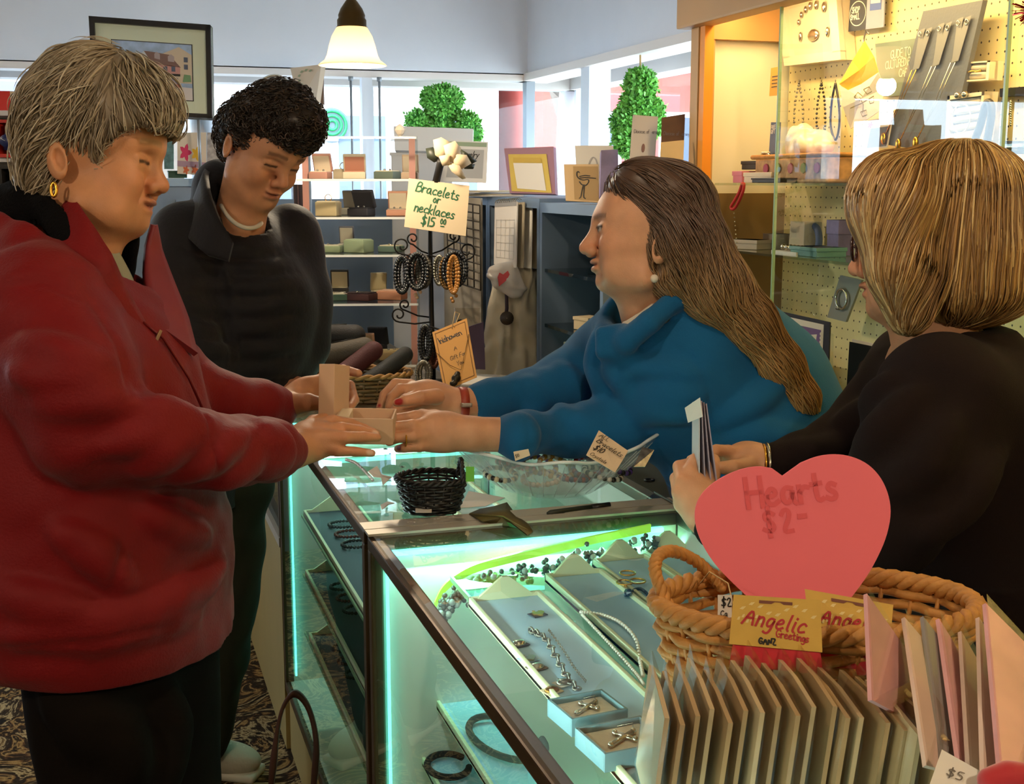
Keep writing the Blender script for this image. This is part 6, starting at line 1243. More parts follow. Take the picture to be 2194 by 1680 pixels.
def plaq(label, x_, y_, cardm, jm, kind):
    p = on(x_, y_, .010); t = thing('locket_card', label, 'jewelry', p, .3); MB().box((0, 0, .001), (.024, .02, .0014)).build('card', cardm, t, world=False)
    if kind == 'heart': MB().prism([(0, -.009), (.010, .001), (.009, .007), (.004, .009), (0, .005), (-.004, .009), (-.009, .007), (-.010, .001)], .003, M4((0, -.004, .002), Matrix.Identity(3))).build('locket', jm, t, world=False)
    else: MB().lathe([(.0005, .0045), (.006, .004), (.0095, .002), (.0105, .0), (.0105, -.001), (.0005, -.001)], (0, 0, .0025), 18, ey=.8).build('locket', jm, t, True, world=False)
    MB().tube(ringpts((0, .011, .003), .002, Xv, Yv, 8), .0005, 5, True).build('bail', jm, t, True, world=False)
dk = M('slate_card', '#2c3140', .7); plaq('gold heart locket on a dark card in the first tray', 1152, 1318, dk, GOLD, 'heart'); plaq('round silver brooch on a dark card in the first tray', 1112, 1382, dk, MATS['silver'], 'o'); plaq('round silver medal on a brown card in the first tray', 1150, 1432, M('brown_card', '#5d4630', .7), MATS['silver'], 'o'); plaq('plain silver heart lying on the first tray pad', 1132, 1414, pad, MATS['silver'], 'heart')
plaq('silver pendant on a white card beside the chain end', 1208, 1466, PAPER, SILV, 'o'); plaq('small bronze charm on a cream card in the first tray', 1182, 1482, CREAM, M('bronze', '#8a5f2a', .35, metal=.9), 'o')
teal = M('slate_blue_box', '#6c8f98', .6)
def crossbox(label, cpx, rz, s):
    p = on(*cpx, .010); t = thing('cross_box', label, 'jewelry box', p, rz); w_, l_, h = .072*s, .062*s, .022
    MB().box((0, 0, .002), (w_, l_, .004)).build('base', teal, t, world=False)
    for c, sz in (((-w_/2, 0, h/2), (.003, l_, h)), ((w_/2, 0, h/2), (.003, l_, h)), ((0, -l_/2, h/2), (w_+.003, .003, h)), ((0, l_/2, h/2), (w_+.003, .003, h))): MB().box(c, sz).build('side', teal, t, world=False)
    MB().box((0, 0, .009), (w_-.004, l_-.004, .012), bev=.003).build('cotton_pad', M('cotton', '#ddd3bf', .9, bump=.2), t, True, world=False)
    c = MB(); rot = Euler((0, 0, .5)).to_matrix()
    c.tube([rot@Vector((-.022*s, 0, .018)), rot@Vector((.018*s, 0, .018))], .0028*s, 8); c.tube([rot@Vector((.004, -.012*s, .018)), rot@Vector((.004, .012*s, .018))], .0028*s, 8)
    for e in ((-.022*s, 0), (.018*s, 0), (.004, -.012*s), (.004, .012*s)): c.ball(rot@Vector((*e, .018)), .0036*s, 8)
    c.build('cross', MATS['silver'], t, True, world=False); MB().tube([rot@Vector((.02*s, 0, .018)), rot@Vector((.026*s, .006, .018)), (.026*s, .028*s, .017), (.01, .029*s, .016)], .0007, 5).build('chain', MATS['silver'], t, True, world=False)
crossbox('open slate blue box with a small silver cross, upper one in the tray', (1258, 1545), .12, 1.0); crossbox('open slate blue box with a beaded silver cross, lower one in the tray', (1335, 1612), .10, 1.15)
# lower trays near the front glass
def lowtray(label, px, z, ln, wd=.11, pm=pad):
    p = onz(*px, z); return tray(label, p.x, p.x+wd, p.y-ln, p.y, z, padm=pm)
lt1 = lowtray('lower ivory tray behind the front glass holding a black velvet collar', (885, 1440), .60, .55); lt2 = lowtray('bottom ivory tray behind the front glass with a dark bangle', (882, 1600), .50, .5)
ZT = .60
def velvet(label, c, r1, r2, z, rt):
    ZZ = z; t = thing('velvet_collar', label, 'jewelry', onz(*c, z+.012)); P = [onz(*c, z+.02)+Vector((r1*math.cos(a)*math.cos(rt)-r2*math.sin(a)*math.sin(rt), r1*math.cos(a)*math.sin(rt)+r2*math.sin(a)*math.cos(rt), 0)) for a in np.linspace(.5, 5.9, 24)]
    MB().tube(P, .006, 8).build('band', M('black_velvet', '#0e0d10', .95), t, True); beads(MB(), [P[11], P[12], P[13]], .004).build('studs', GOLD, t, True)
velvet('black velvet collar necklace on the lower tray behind the glass', (1085, 1580), .05, .09, .60, .2); velvet('dark bangle on the bottom tray behind the front glass', (960, 1640), .035, .045, .50, 0)
# middle counter: trays with bracelets behind the front glass and a tray under the top
ZT = .84
p = onz(818, 960, .84); tray('mint lined tray of earrings seen through the middle counter top', p.x, p.x+.1, 2.12, 2.6, .84, padm=M('aqua_pad', '#a9dbe6', .85), crest=False); t = thing('tray_shelf', 'clear glass shelf under the middle counter top', 'shelf', (.68, 2.6, .83)); MB().span((X0+.06, 2.08, .832), (X1-.03, 3.15, .838)).build('pane', MATS['shelf_glass'], t); MB().span((X0+.06, 2.08, .831), (X0+.063, 3.15, .839)).build('edge', edge, t)
for i, (x_, y_) in enumerate(((826, 962), (838, 972), (862, 1000), (880, 1020), (900, 1045))):
    t = thing('earring', ('tiny dark earring, first under the middle counter top', 'tiny dark earring, second under the middle counter top', 'silver hoop earring in the middle of the aqua tray', 'silver drop earring lower in the aqua tray', 'pearl earring at the near end of the aqua tray')[i], 'earring', onz(x_, y_, .852)); MB().tube(ringpts(onz(x_, y_, .856), .005, Xv, Yv, 12), .0012, 5, True).build('hoop', SILV, t, True); MB().ball(onz(x_, y_, .857), .0022, 8).build('stone', PEARL if i > 2 else INK, t, True)
chain_('bead_bracelet', 'grey and red bead bracelet lying beside the white star tag under the glass', [(742, 985), (762, 992), (782, 1010), (800, 1030)], .004, M('red_grey_bead', '#6e4a48', .3), False)
bk2 = M('slate_pad_tray', '#3f4f5a', .8)
for i, (y0, y1, z) in enumerate(((2.1, 2.98, .70), (2.1, 2.98, .55), (2.1, 2.95, .40))):
    tray(('uppermost bracelet tray behind the middle counter front glass', 'second bracelet tray behind the middle counter front glass', 'lowest bracelet tray behind the middle counter front glass')[i], X0+.03, X0+.17, y0, y1, z, padm=bk2)
    t = thing('tray_bracket', ('slim shelf under the uppermost bracelet tray', 'slim shelf under the second bracelet tray', 'slim shelf under the lowest bracelet tray')[i], 'shelf', (X0+.1, 2.5, z-.006)); MB().span((X0+.03, 2.06, z-.006), (X1-.03, 3.0, z)).build('pane', MATS['shelf_glass'], t); MB().span((X0+.027, 2.06, z-.006), (X0+.03, 3.0, z)).build('edge', edge, t)
    for j in range(3):
        c = Vector((X0+.1, 2.82-.085*j, z+.017)); t = thing('bead_bracelet', '%s bead bracelet on the %s bracelet tray' % (('dark grey', 'garnet red', 'black')[j], ('uppermost', 'second', 'lowest')[i]), 'bracelet', c-Zv*.006, group='bead bracelets behind the front glass'); beads(MB(), ringpts(c, .034, Xv, Yv*.8, 26), .0042).build('beads', (M('hematite', '#4a5054', .25, metal=.5), M('garnet', '#4f2320', .25, coat=.4), M('onyx', '#15161a', .2, coat=.4))[j], t, True)
        MB().ball(c+Vector((.034, 0, .002)), .005).build('clasp_bead', SILV, t, True)
# ================================================================ back of the shop
# ---- acrylic tower with jewelry boxes
d0 = 4.1; zs = [at(780, y, d0).z for y in (298, 384, 462, 540, 642)]
ctr = onz(775, 778, T); ctr = at(775, 700, d0); bx_, by_ = ctr.x, ctr.y
t = thing('acrylic_tower', 'clear acrylic display tower with five shelves of open jewelry boxes', 'display rack', (bx_, by_, T), -YAW+R(4)); W2, D2 = .185, .13
for z in zs+[T+.012]: MB().box((0, 0, z-T-.003), (2*W2, 2*D2, .006)).build('shelf', G_ACR, t, world=False); MB().box((0, -D2, z-T-.003), (2*W2, .003, .007)).build('shelf_edge', M('acrylic_edge', '#d5dadb', .2, spec=.6), t, world=False)
for sx in (-1, 1):
    for sy in (-1, 1): MB().box((sx*W2, sy*D2, (zs[0]-T)/2), (.008, .008, zs[0]-T)).build('post', G_ACR, t, world=False)
    MB().box((sx*W2*.92, .02, (zs[0]-T)/2), (.02, .012, zs[0]-T)).build('back_post', M('pink_post', '#b9857a', .5), t, world=False)
MB().lathe([(.0005, .03), (.012, .022), (.018, .01), (.012, -.002), (.006, -.008), (.006, -.014)], (W2*.72, -.02, zs[0]-T+.014), 10).build('finial', M('crystal_knob', '#cfc2b0', .15, spec=.8), t, world=False)
def jbox(label, P, rz, w, d, h, co, ci='#d8ccb4', lid=105, item=None, lh=None):
    t = thing('ring_box', label, 'jewelry box', P, rz, group='jewelry boxes on the acrylic tower'); m = M('box_'+co[1:], co, .65); mc = M('lining_'+ci[1:], ci, .9)
    MB().box((0, 0, h/2), (w, d, h), bev=.003).build('base', m, t, True, world=False); MB().box((0, 0, h+.001), (w*.88, d*.86, .004), bev=.0015).build('cushion', mc, t, world=False)
    if lid:
        lh = lh or d; rm = Euler((R(lid-90), 0, 0)).to_matrix(); c = Vector((0, d/2, h))+rm@Vector((0, .004, lh/2))
        MB().box(c, (w, h*.6, lh), rm, bev=.004).build('lid', m, t, True, world=False); MB().box(c-rm@Vector((0, h*.3+.0006, 0)), (w*.86, .001, lh*.84), rm).build('lid_lining', mc, t, world=False)
    if item == 'ring': MB().tube(ringpts((0, 0, h+.012), .011, Xv, Zv, 16), .0014, 6, True).build('ring', GOLD, t, True, world=False)
    if item == 'studs':
        for s in (-1, 1): MB().ball((s*.01, 0, h+.005), .004, 8).build('stud', STEEL, t, True, world=False)
    if item == 'chain': MB().tube([(-w*.3, d*.25, h+.004), (-w*.1, -d*.1, h+.004), (0, -d*.25, h+.005), (w*.1, -d*.1, h+.004), (w*.3, d*.25, h+.004)], .001, 5).build('chain', MATS['silver'], t, True, world=False); MB().ball((0, -d*.28, h+.005), .004, 8).build('pendant', MATS['silver'], t, True, world=False)
    return t
def onshelf(x, k, back=0): return at(x, 300, d0+back)
jb = [  # (px, shelf, back, w, d, h, out, in, lid, item, label)
 (690, 1, -.04, .062, .055, .022, '#b98878', '#d8c8b0', 112, 'studs', 'blush earring box on the top shelf beside the boy\'s face'), (738, 1, .05, .05, .05, .03, '#c9b898', '#d6c9a8', 0, 'ring', 'round gold watch on a cream stand on the top shelf'), (762, 1, -.05, .072, .062, .022, '#c8bca2', '#b07c66', 118, None, 'large cream hinged box with salmon pad on the top shelf'), (832, 1, -.03, .07, .055, .024, '#5d6a5e', '#cfc4a8', 0, 'studs', 'dark green earring box on the top shelf'), (880, 1, .07, .055, .045, .02, '#c9ae92', '#d8c8b0', 100, None, 'cream box back at the tower\'s top right corner'),
 (705, 2, -.05, .07, .06, .045, '#b5a47c', '#d8ccb4', 0, 'ring', 'square tan box with a bangle on the second shelf'), (775, 2, -.05, .075, .05, .024, '#1d1b20', '#1d1b20', 112, 'studs', 'black earring box with a tall lid on the second shelf'), (852, 2, -.03, .065, .055, .02, '#c08a70', '#d8c8b0', 108, 'studs', 'peach earring box behind the bracelet price sign'), (745, 2, .08, .05, .04, .02, '#8f8a7c', '#a59c88', 100, None, 'grey box lid at the back of the second shelf'),
 (705, 3, -.04, .085, .06, .022, '#8a9a78', '#cfc8b0', 0, 'chain', 'sage green pendant box on the third shelf'), (768, 3, -.04, .075, .065, .04, '#94a484', '#a4b294', 0, None, 'closed sage green box on the third shelf'), (838, 3, -.02, .07, .055, .02, '#5e7468', '#cfc4a8', 0, 'chain', 'dark sage pendant box at the right of the third shelf'), (740, 3, .08, .05, .04, .02, '#6b6a72', '#c4bca8', 100, None, 'slate blue box card standing at the back of the third shelf'),
 (710, 4, -.05, .1, .075, .02, '#3e5a4c', '#cfc8b0', 0, 'chain', 'deep green tray box with a pendant on the fourth shelf'), (770, 4, -.05, .1, .08, .022, '#3a1c1c', '#2a1416', 0, 'chain', 'maroon velvet cross box on the fourth shelf'), (838, 4, -.03, .085, .06, .028, '#c0876a', '#d2a488', 0, None, 'closed peach box on the fourth shelf'), (725, 4, .07, .06, .04, .03, '#2a2620', '#cdbf9c', 105, None, 'dark watch box leaning at the back of the fourth shelf'), (812, 4, .06, .055, .04, .02, '#b0a080', '#c2b28c', 100, None, 'tan lidded card standing behind the peach box'),
 (712, 5, .02, .09, .06, .03, '#8c8068', '#a0937a', 112, None, 'grey hinged watch box open on the tower\'s bottom shelf'), (765, 5, -.03, .09, .07, .02, '#a07a60', '#8a755c', 108, None, 'brown pad box on the bottom shelf by the gloves'), (835, 5, -.05, .1, .08, .025, '#7a6848', '#a89468', 0, 'studs', 'flat olive tray box at the bottom right of the tower'), (800, 5, .06, .07, .04, .03, '#1c1e22', '#1c1e22', 100, None, 'black lidded box at the back of the bottom shelf')]
zz = zs[1:]+[T+.016]
for (x_, k, bk_, w_, d_, h_, co, ci, lid, it, lb) in jb:
    p = at(x_, 500, d0+bk_); p.z = zz[k-1]+.0005; jbox(lb, p, -YAW+R(random.uniform(-28, 22)), w_, d_, h_, co, ci, lid, it, lh=.06 if lid else None)
# ---- wrought-iron bracelet tree, sign, flower
iron = M('wrought_iron', '#17130f', .5, metal=.6); dT = 3.75; pb_ = onz(928, 822, T)
t = thing('bracelet_tree', 'black wrought iron bracelet tree with curled arms', 'stand', pb_)
top = at(922, 395, dT); MB().tube([pb_+Zv*.01, at(925, 700, dT), at(922, 545, dT), top], [.009, .008, .007, .006], 8).build('pole', iron, t, True); MB().lathe([(.001, 0), (.06, 0), (.06, .006), (.02, .012), (.001, .012)], pb_, 20).build('foot', iron, t, True)
def scroll(px, d, cw=1, r=20):
    x0, y0, x1, y1 = px; P = [at(x0, y0, d), at((x0+x1)/2, (y0+y1)/2+4, d)]
    for i in range(20): a = i*.42; rr_ = r*(1-i/24); P.append(at(x1+cw*rr_*math.sin(a), y1-r+rr_*math.cos(a)+ (r-rr_)*.2, d-.01))
    return MB().tube(P, .0026, 6).build('curled_arm', iron, t, True)
scroll((922, 548, 862, 545), dT-.02, -1, 20); scroll((922, 548, 1000, 556), dT-.02, 1, 20); scroll((922, 545, 885, 524), dT+.05, -1, 14); scroll((922, 545, 972, 520), dT+.05, 1, 14); scroll((922, 690, 855, 690), dT-.02, -1, 17); scroll((922, 680, 868, 665), dT+.04, -1, 13); scroll((922, 700, 985, 712), dT-.06, 1, 16)
def hang(label, x_, y_, d, ln, mat, r=.005, wd=.03, tail=None):
    c = at(x_, y_+ln/2, d); hh = ln/2*d/F; tt = thing('hanging_bracelet', label, 'bracelet', at(x_, y_+ln, d), group='bracelets on the iron tree'); r *= 1.45; P = [c+RT*(wd*q*math.sin(a))+UP*(hh*(.75+.25*q)*math.cos(a))-FW*(.01*q) for q in (1, .55) for a in np.linspace(0, 6.28, 31)[:-1]]
    beads(MB(), P, r, 7, 4).build('beads', mat, tt, True)
    if tail: beads(MB(), [c-UP*(hh+.008*i)+RT*(.008*math.sin(i*2)) for i in range(4)], .006, 7, 4).build('charms', tail, tt, True)
ony, amb, brz = MATS['onyx'], M('amber_bead', '#a87232', .25, coat=.4), M('bronze_bead', '#6b4e28', .35, metal=.6)
hang('black pointed bead bracelet at the far left of the iron tree', 862, 552, dT-.02, 75, ony, .0055, .02); hang('black round bead bracelet on the iron tree\'s left arm', 895, 545, dT-.03, 75, ony, .005, .03, M('champagne_bead', '#c9a98a', .25)); hang('brown bead bracelet hanging inside the black ones', 880, 548, dT+.0, 62, M('brown_bead', '#5a3f32', .35), .0045, .018); hang('smoky bead bracelet beside the iron pole', 908, 550, dT-.01, 66, M('smoke_bead', '#4b463e', .3), .0042, .02); hang('silver bead bracelet right of the iron pole', 942, 550, dT-.01, 60, SILV, .004, .016); hang('black bead bracelet on the iron tree\'s right arm', 975, 542, dT-.03, 72, ony, .005, .034); hang('amber chain bracelet inside the black right arm bracelet', 972, 550, dT-.05, 78, amb, .004, .016, amb); hang('gold chain bracelet hanging on the right arm', 958, 552, dT-.02, 66, brz, .0038, .02); hang('black and cream bead strand hanging low on the pole', 912, 700, dT-.05, 70, ony, .006, .016, M('cream_bead', '#cdbfa0', .4)); hang('red brown bead strand hanging low on the pole', 930, 720, dT-.04, 66, M('rust_bead', '#6b3a28', .3), .005, .014); hang('silver filigree bracelet at the foot of the iron tree', 908, 776, dT-.08, 50, SILV, .005, .02)
t, F_ = flat('price_sign', 'cream card sign pricing bracelets or necklaces in green ink', 'sign', A([(866, 486), (998, 506), (1006, 398), (876, 382)], (dT-.06, dT-.05, dT-.03, dT-.04)), .0015, M('sign_cream', '#d8c3a2', .85), 'card')
deco(F_, t, 'lettering', GREENINK, lambda mb: (F_.text(mb, 'Bracelets', .13, .76, .030, .13, slant=.1, rot=-.08, sp=.1), F_.text(mb, 'or', .42, .57, .024, .15, slant=.1), F_.text(mb, 'necklaces', .13, .35, .029, .13, slant=.1, rot=-.06, sp=.09), F_.text(mb, '$15', .26, .09, .030, .14, rot=-.05), F_.text(mb, '00', .57, .16, .017, .18), F_.text(mb, '_', .58, .12, .017, .18)))
fc = at(965, 335, dT-.08); t = thing('silk_magnolia', 'cream silk magnolia flower at the top of the iron tree', 'flower', at(930, 395, dT-.03)); pet = M('petal', '#d8c09c', .75, var=.06)
def petal(P, name='petal', mat=pet, bend=.012):
    C = [at(*p) for p in P]; c = sum(C, Vector())/len(C)-FW*bend; k = len(C); MB().add([c]+C+[c+FW*.003]+[q+FW*.003 for q in C], [(0, 1+(i+1) % k, 1+i) for i in range(k)]+[(k+1, k+2+i, k+2+(i+1) % k) for i in range(k)]+[(1+i, 1+(i+1) % k, k+2+(i+1) % k, k+2+i) for i in range(k)]).build(name, mat, t, True)
D_ = dT-.08
petal([(928, 300, D_), (945, 294, D_), (965, 305, D_), (968, 330, D_), (950, 345, D_), (932, 332, D_)]); petal([(950, 312, D_-.02), (975, 302, D_-.02), (988, 318, D_-.02), (980, 345, D_-.03), (958, 348, D_-.03)]); petal([(975, 330, D_-.03), (1000, 332, D_-.02), (1010, 350, D_-.02), (990, 362, D_-.03), (965, 355, D_-.03)]); petal([(955, 345, D_-.03), (985, 355, D_-.04), (998, 382, D_-.04), (990, 384, D_-.04), (968, 368, D_-.04)]); petal([(940, 335, D_-.03), (962, 330, D_-.04), (965, 352, D_-.04), (948, 356, D_-.03)])
lfm = M('magnolia_leaf', '#2f3324', .5); petal([(912, 318, D_+.02), (928, 315, D_+.02), (945, 342, D_+.01), (930, 348, D_+.02), (915, 338, D_+.02)], 'leaf', lfm); petal([(985, 318, D_+.02), (1005, 330, D_+.02), (1022, 345, D_+.02), (1010, 352, D_+.02), (990, 340, D_+.02)], 'leaf', lfm); petal([(990, 350, D_+.01), (1018, 352, D_+.01), (1014, 362, D_+.01), (995, 362, D_+.01)], 'leaf', lfm)
MB().tube([at(945, 345, D_), at(940, 365, dT-.04), at(932, 400, dT-.02)], .012, 8).build('stem_wrap', INK, t, True)
# gift card hanging on a curled arm
t, F_ = flat('gift_card', 'tan hanging gift card with a chain necklace and dark charm', 'card', A([(952, 838), (1022, 808), (1000, 682), (926, 712)], (dT-.22, dT-.2, dT-.1, dT-.12)), .0015, M('tan_card', '#c08c48', .75, var=.04), 'card')
deco(F_, t, 'border_print', M('brown_print', '#6b4722', .8), lambda mb: [F_.rect(mb, *r_) for r_ in ((.06, .05, .08, .95), (.92, .05, .94, .95), (.06, .04, .94, .05), (.06, .95, .94, .96))])
deco(F_, t, 'title_lettering', INK, lambda mb: F_.text(mb, 'Inishowen', .14, .76, .020, .13, sp=.07)); deco(F_, t, 'lettering', INK, lambda mb: (F_.text(mb, 'A', .5, .56, .014, .1, slant=.3), F_.text(mb, 'Gift For', .34, .42, .014, .09, slant=.3, sp=.08), F_.text(mb, 'You', .5, .30, .014, .09, slant=.3, sp=.08)))
MB().tube([F_.pt(.02, .62, .003), F_.pt(.3, .35, .004), F_.pt(.58, .2, .005), F_.pt(.78, .45, .004), F_.pt(.98, .72, .003)], .0009, 5).build('chain', brz, t, True); S = Sdf(); S.ell(F_.pt(.4, .1, .006), (.014, .008, .012), k=0); S.ell(F_.pt(.3, .04, .006), (.012, .007, .008), k=.006); S.ell(F_.pt(.46, .16, .006), (.009, .006, .008), k=.006); v, f = S.mesh(.0025); npmesh('charm', [(v, f, '#2a2622')], M('charm_metal', '#3a352e', .4, metal=.8), t)
MB().tube([F_.pt(.55, .93, .002), at(975, 668, dT-.08), at(985, 672, dT-.07), F_.pt(.62, .93, .002)], .0012, 5).build('hang_string', MATS['twine'], t, True)
# cellophane bags behind
for px, lb, m_ in (([(990, 800), (1032, 790), (1028, 660), (975, 660)], 'crinkled clear bag hanging behind the gift card', G_SLEEVE), ([(1000, 790), (1040, 792), (1036, 690), (1005, 700)], 'lilac packet behind the clear bag by the grey cabinet', M('lilac_packet', '#7d6a88', .6))):
    t, F_ = flat('packet', lb, 'packet', A(px, (3.9, 3.95, 3.95, 3.9)), .006, m_, 'packet')
# ---- basket with rolled pouches
wk2 = M('dark_wicker', '#6b4d28', .6, var=.25, scale=60); gb = onz(772, 868, T); gb.y += .09
t = thing('pouch_basket', 'brown wicker basket of eyeglass pouches before the acrylic tower', 'basket', gb, -YAW); ea, eb, hz = .155, .1, .075
MB().lathe([(.001, 0), (.85, 0), (.85, .006), (.001, .006)], (0, 0, 0), 28, ex=ea, ey=eb).build('base', wk2, t, world=False)
for i in range(24): a = 2*math.pi*i/24; MB().tube([(ea*q*math.cos(a), eb*q*math.sin(a), z) for q, z in ((.86, .003), (.95, .04), (1, hz))], .0025, 5).build('stake', wk2, t, True, world=False)
for r_ in range(7):
    z = .007+.0105*r_; q = .86+.14*(z/hz); MB().tube([((ea*q+.0035*math.cos(math.pi*(j*24/144+r_)))*math.cos(2*math.pi*j/144), (eb*q+.0035*math.cos(math.pi*(j*24/144+r_)))*math.sin(2*math.pi*j/144), z) for j in range(144)], .005, 5, True).build('weaver', wk2, t, True, world=False)
for ph in (0, 3.14): MB().tube([((ea+.004*math.cos(j*.8+ph))*math.cos(2*math.pi*j/120), (eb+.004*math.cos(j*.8+ph))*math.sin(2*math.pi*j/120), hz+.004*math.sin(j*.8+ph)) for j in range(120)], .005, 6, True).build('rim_braid', M('honey_braid', '#9a6f38', .6, var=.2), t, True, world=False)
for pts, r_, col, lb in (([(678, 722, 3.5), (760, 718, 3.48)], .032, '#1d1a1a', 'black cylindrical eyeglass pouch lying topmost in the brown basket'), ([(690, 765, 3.45), (780, 748, 3.46)], .034, '#4a4238', 'olive grey eyeglass pouch under the black one'), ([(738, 800, 3.40), (800, 752, 3.44)], .028, '#4a1b20', 'burgundy eyeglass pouch in the brown basket'), ([(790, 818, 3.36), (868, 760, 3.42)], .024, '#15171a', 'black soft pouch with open end at the basket\'s right')):
    S = Sdf(); S.chain(QS(pts), [r_, r_*.95], k=0); v, f = S.mesh(.004, disp=wob(int(r_*1e4), 50, .001)); t = thing('eyeglass_pouch', lb, 'pouch', Vector(v.mean(0))-Zv*r_); npmesh('shell', [(v, f, col)], M('pouch_'+col[1:], col, .7, bump=.2, bscale=300), t)
    a, b = Q(*pts[0]), Q(*pts[1]); MB().tube([a*.8+b*.2+eU*r_*.99-eF*r_*.2, a*.2+b*.8+eU*r_*.97-eF*r_*.2], .0015, 6).build('seam', INK, t, True)

# ---- things on and in the grey-blue cabinets
zc_ = zt
def stand(label, px, X, th, m_, name='card', cat='card', part='card', lift=0):
    t, F_ = flat(name, label, cat, [onX(x, y, X) for x, y in px], th, m_, part); return t, F_
def sta(label, px, d, th, m_, name='card', cat='card', part='card'): return flat(name, label, cat, A(px, d), th, m_, part)
t, F_ = sta('plum backed folder with a yellow framed blank sheet on the cabinet', [(1092, 414), (1190, 416), (1186, 314), (1080, 318)], (4.2, 4.05, 4.12, 4.28), .012, M('plum_board', '#9a7280', .7), 'folder', 'folder', 'backing')
deco(F_, t, 'yellow_frame', M('yellow_vellum', '#c9ae52', .5, var=.1, scale=8), lambda mb: F_.poly(mb, [(.06, .04), (.93, .02), (.86, .84), (.08, .86)], .002)); deco(F_, t, 'blank_sheet', PAPER, lambda mb: F_.poly(mb, [(.2, .10), (.82, .06), (.77, .64), (.17, .66)], .0035)); deco(F_, t, 'yellow_flap', M('yellow_vellum2', '#bfa044', .5), lambda mb: F_.poly(mb, [(.17, .67), (.77, .65), (.75, .76), (.18, .78)], .0035))
t, F_ = sta('tan card with an ink drawing of a long legged bird', [(1212, 430), (1284, 434), (1282, 352), (1208, 352)], (3.6, 3.55, 3.6, 3.65), .003, M('tan_bird_card', '#b89a70', .8), 'bird_card')
deco(F_, t, 'print_panel', M('brown_panel', '#9a7c50', .8), lambda mb: F_.rect(mb, .27, .04, .99, .94, .0006))
def bird(mb):
    nn = F_.n
    for uv in ([(.38, .78), (.36, .70), (.42, .60), (.56, .56), (.70, .60), (.72, .52), (.62, .42), (.50, .44), (.44, .52)], [(.45, .66), (.6, .70), (.75, .68)], [(.46, .62), (.62, .64), (.92, .62)], [(.55, .44), (.50, .28), (.46, .10), (.42, .08)], [(.58, .44), (.56, .28), (.54, .10), (.60, .08)], [(.38, .78), (.42, .8), (.44, .77)]):
        stroke(mb, [F_.pt(u, v, .0016) for u, v in smooth2(uv)], .003, nn)
deco(F_, t, 'bird_drawing', INK, bird)
for px, d, lb, m_ in (([(1238, 428), (1320, 430), (1314, 312), (1232, 312)], 3.75, 'white card with a faint horse sketch behind the bird card', PAPER), ([(1286, 420), (1326, 420), (1324, 320), (1288, 322)], 3.5, 'tall purple and lilac perfume box on the cabinet', M('lilac_box', '#8a80a8', .6, var=.3, scale=14)), ([(1342, 440), (1396, 442), (1410, 250), (1356, 246)], 3.45, 'white certificate sheet standing before the hanging topiary', M('certificate_white', '#d9d5da', .8)), ([(1412, 442), (1460, 444), (1468, 244), (1418, 252)], 3.4, 'brown photo card beside the white certificate', M('photo_brown', '#5b3a28', .6, var=.4, scale=12)), ([(1410, 442), (1460, 444), (1466, 300), (1416, 305)], 3.36, 'cream card leaning below the brown photo card', CREAM), ([(932, 388), (1042, 392), (1046, 304), (950, 300)], 4.35, 'framed jewelry notice behind the silk magnolia', M('white_frame', '#d5d3d0', .6)), ([(846, 322), (1012, 326), (1014, 276), (843, 270)], 4.9, 'long white carton on the sill behind the acrylic tower', M('white_carton', '#dfdcd8', .8))):
    t, F_ = sta(lb, px, d, .05 if 'box' in lb or 'carton' in lb else .003, m_, 'perfume_box' if 'perfume' in lb else ('carton' if 'carton' in lb else 'standing_card'), 'box' if ('box' in lb or 'carton' in lb) else 'card', 'panel')
    if 'certificate' in lb: deco(F_, t, 'lettering', M('grey_print', '#6a6470', .8), lambda mb: (F_.text(mb, 'Diocese of Jersey', .10, .80, .0105, .1, sp=.04), F_.text(mb, 'Joseph', .2, .45, .010, .11), F_.text(mb, 'Year', .35, .30, .009, .11), F_.text(mb, 'Certificate', .1, .15, .008, .1, sp=.06))); deco(F_, t, 'seal', M('seal_brown', '#8a6a6a', .8), lambda mb: F_.poly(mb, [(.5+.07*math.cos(a), .64+.05*math.sin(a)) for a in np.linspace(0, 6.28, 12)[:-1]], .0012))
    if 'notice' in lb: deco(F_, t, 'inner_sheet', M('grey_sheet', '#a9a9a8', .8), lambda mb: F_.rect(mb, .2, .1, .92, .8)); deco(F_, t, 'green_border', M('sage_print', '#8fa088', .8), lambda mb: F_.rect(mb, .05, .87, .97, .97)); deco(F_, t, 'lettering', INK, lambda mb: F_.text(mb, 'Jewelry', .42, .6, .022, .12, slant=.3, sp=.06, off=.0016))
    if 'horse' in lb: deco(F_, t, 'sketch', M('pale_sketch', '#a9a4a0', .8), lambda mb: stroke(mb, [F_.pt(u, v, .001) for u, v in smooth2([(.3, .2), (.3, .6), (.42, .8), (.55, .75), (.6, .4), (.65, .2)])], .004, F_.n))
t = thing('display_plinth', 'white plinth under the long carton behind the acrylic tower', 'plinth', (*at(905, 324, 5.0).xy, 0)); p = at(905, 324, 5.0); MB().box((p.x, p.y, p.z/2-.005), (.24, .1, p.z-.01), Euler((0, 0, -YAW)), bev=.004).build('column', M('plinth_white', '#cfcdca', .6), t); MB().box((p.x, p.y, p.z-.012), (.25, .11, .012), Euler((0, 0, -YAW))).build('cap', MATS['plinth_white'], t)
# paper stack on the cabinet left end
t = thing('paper_stack', 'loose stack of papers and folders on the cabinet end', 'papers', (*at(1010, 402, 4.45).xy, zt))
for i in range(5): p = at(1010, 402, 4.45); MB().box((p.x+.06, p.y, zt+.003+.004*i), (.22, .3, .003), Euler((0, 0, .1*i-.2))).build('sheet', (PAPER, CREAM, M('grey_folder', '#8d8d92', .7))[i % 3], t)
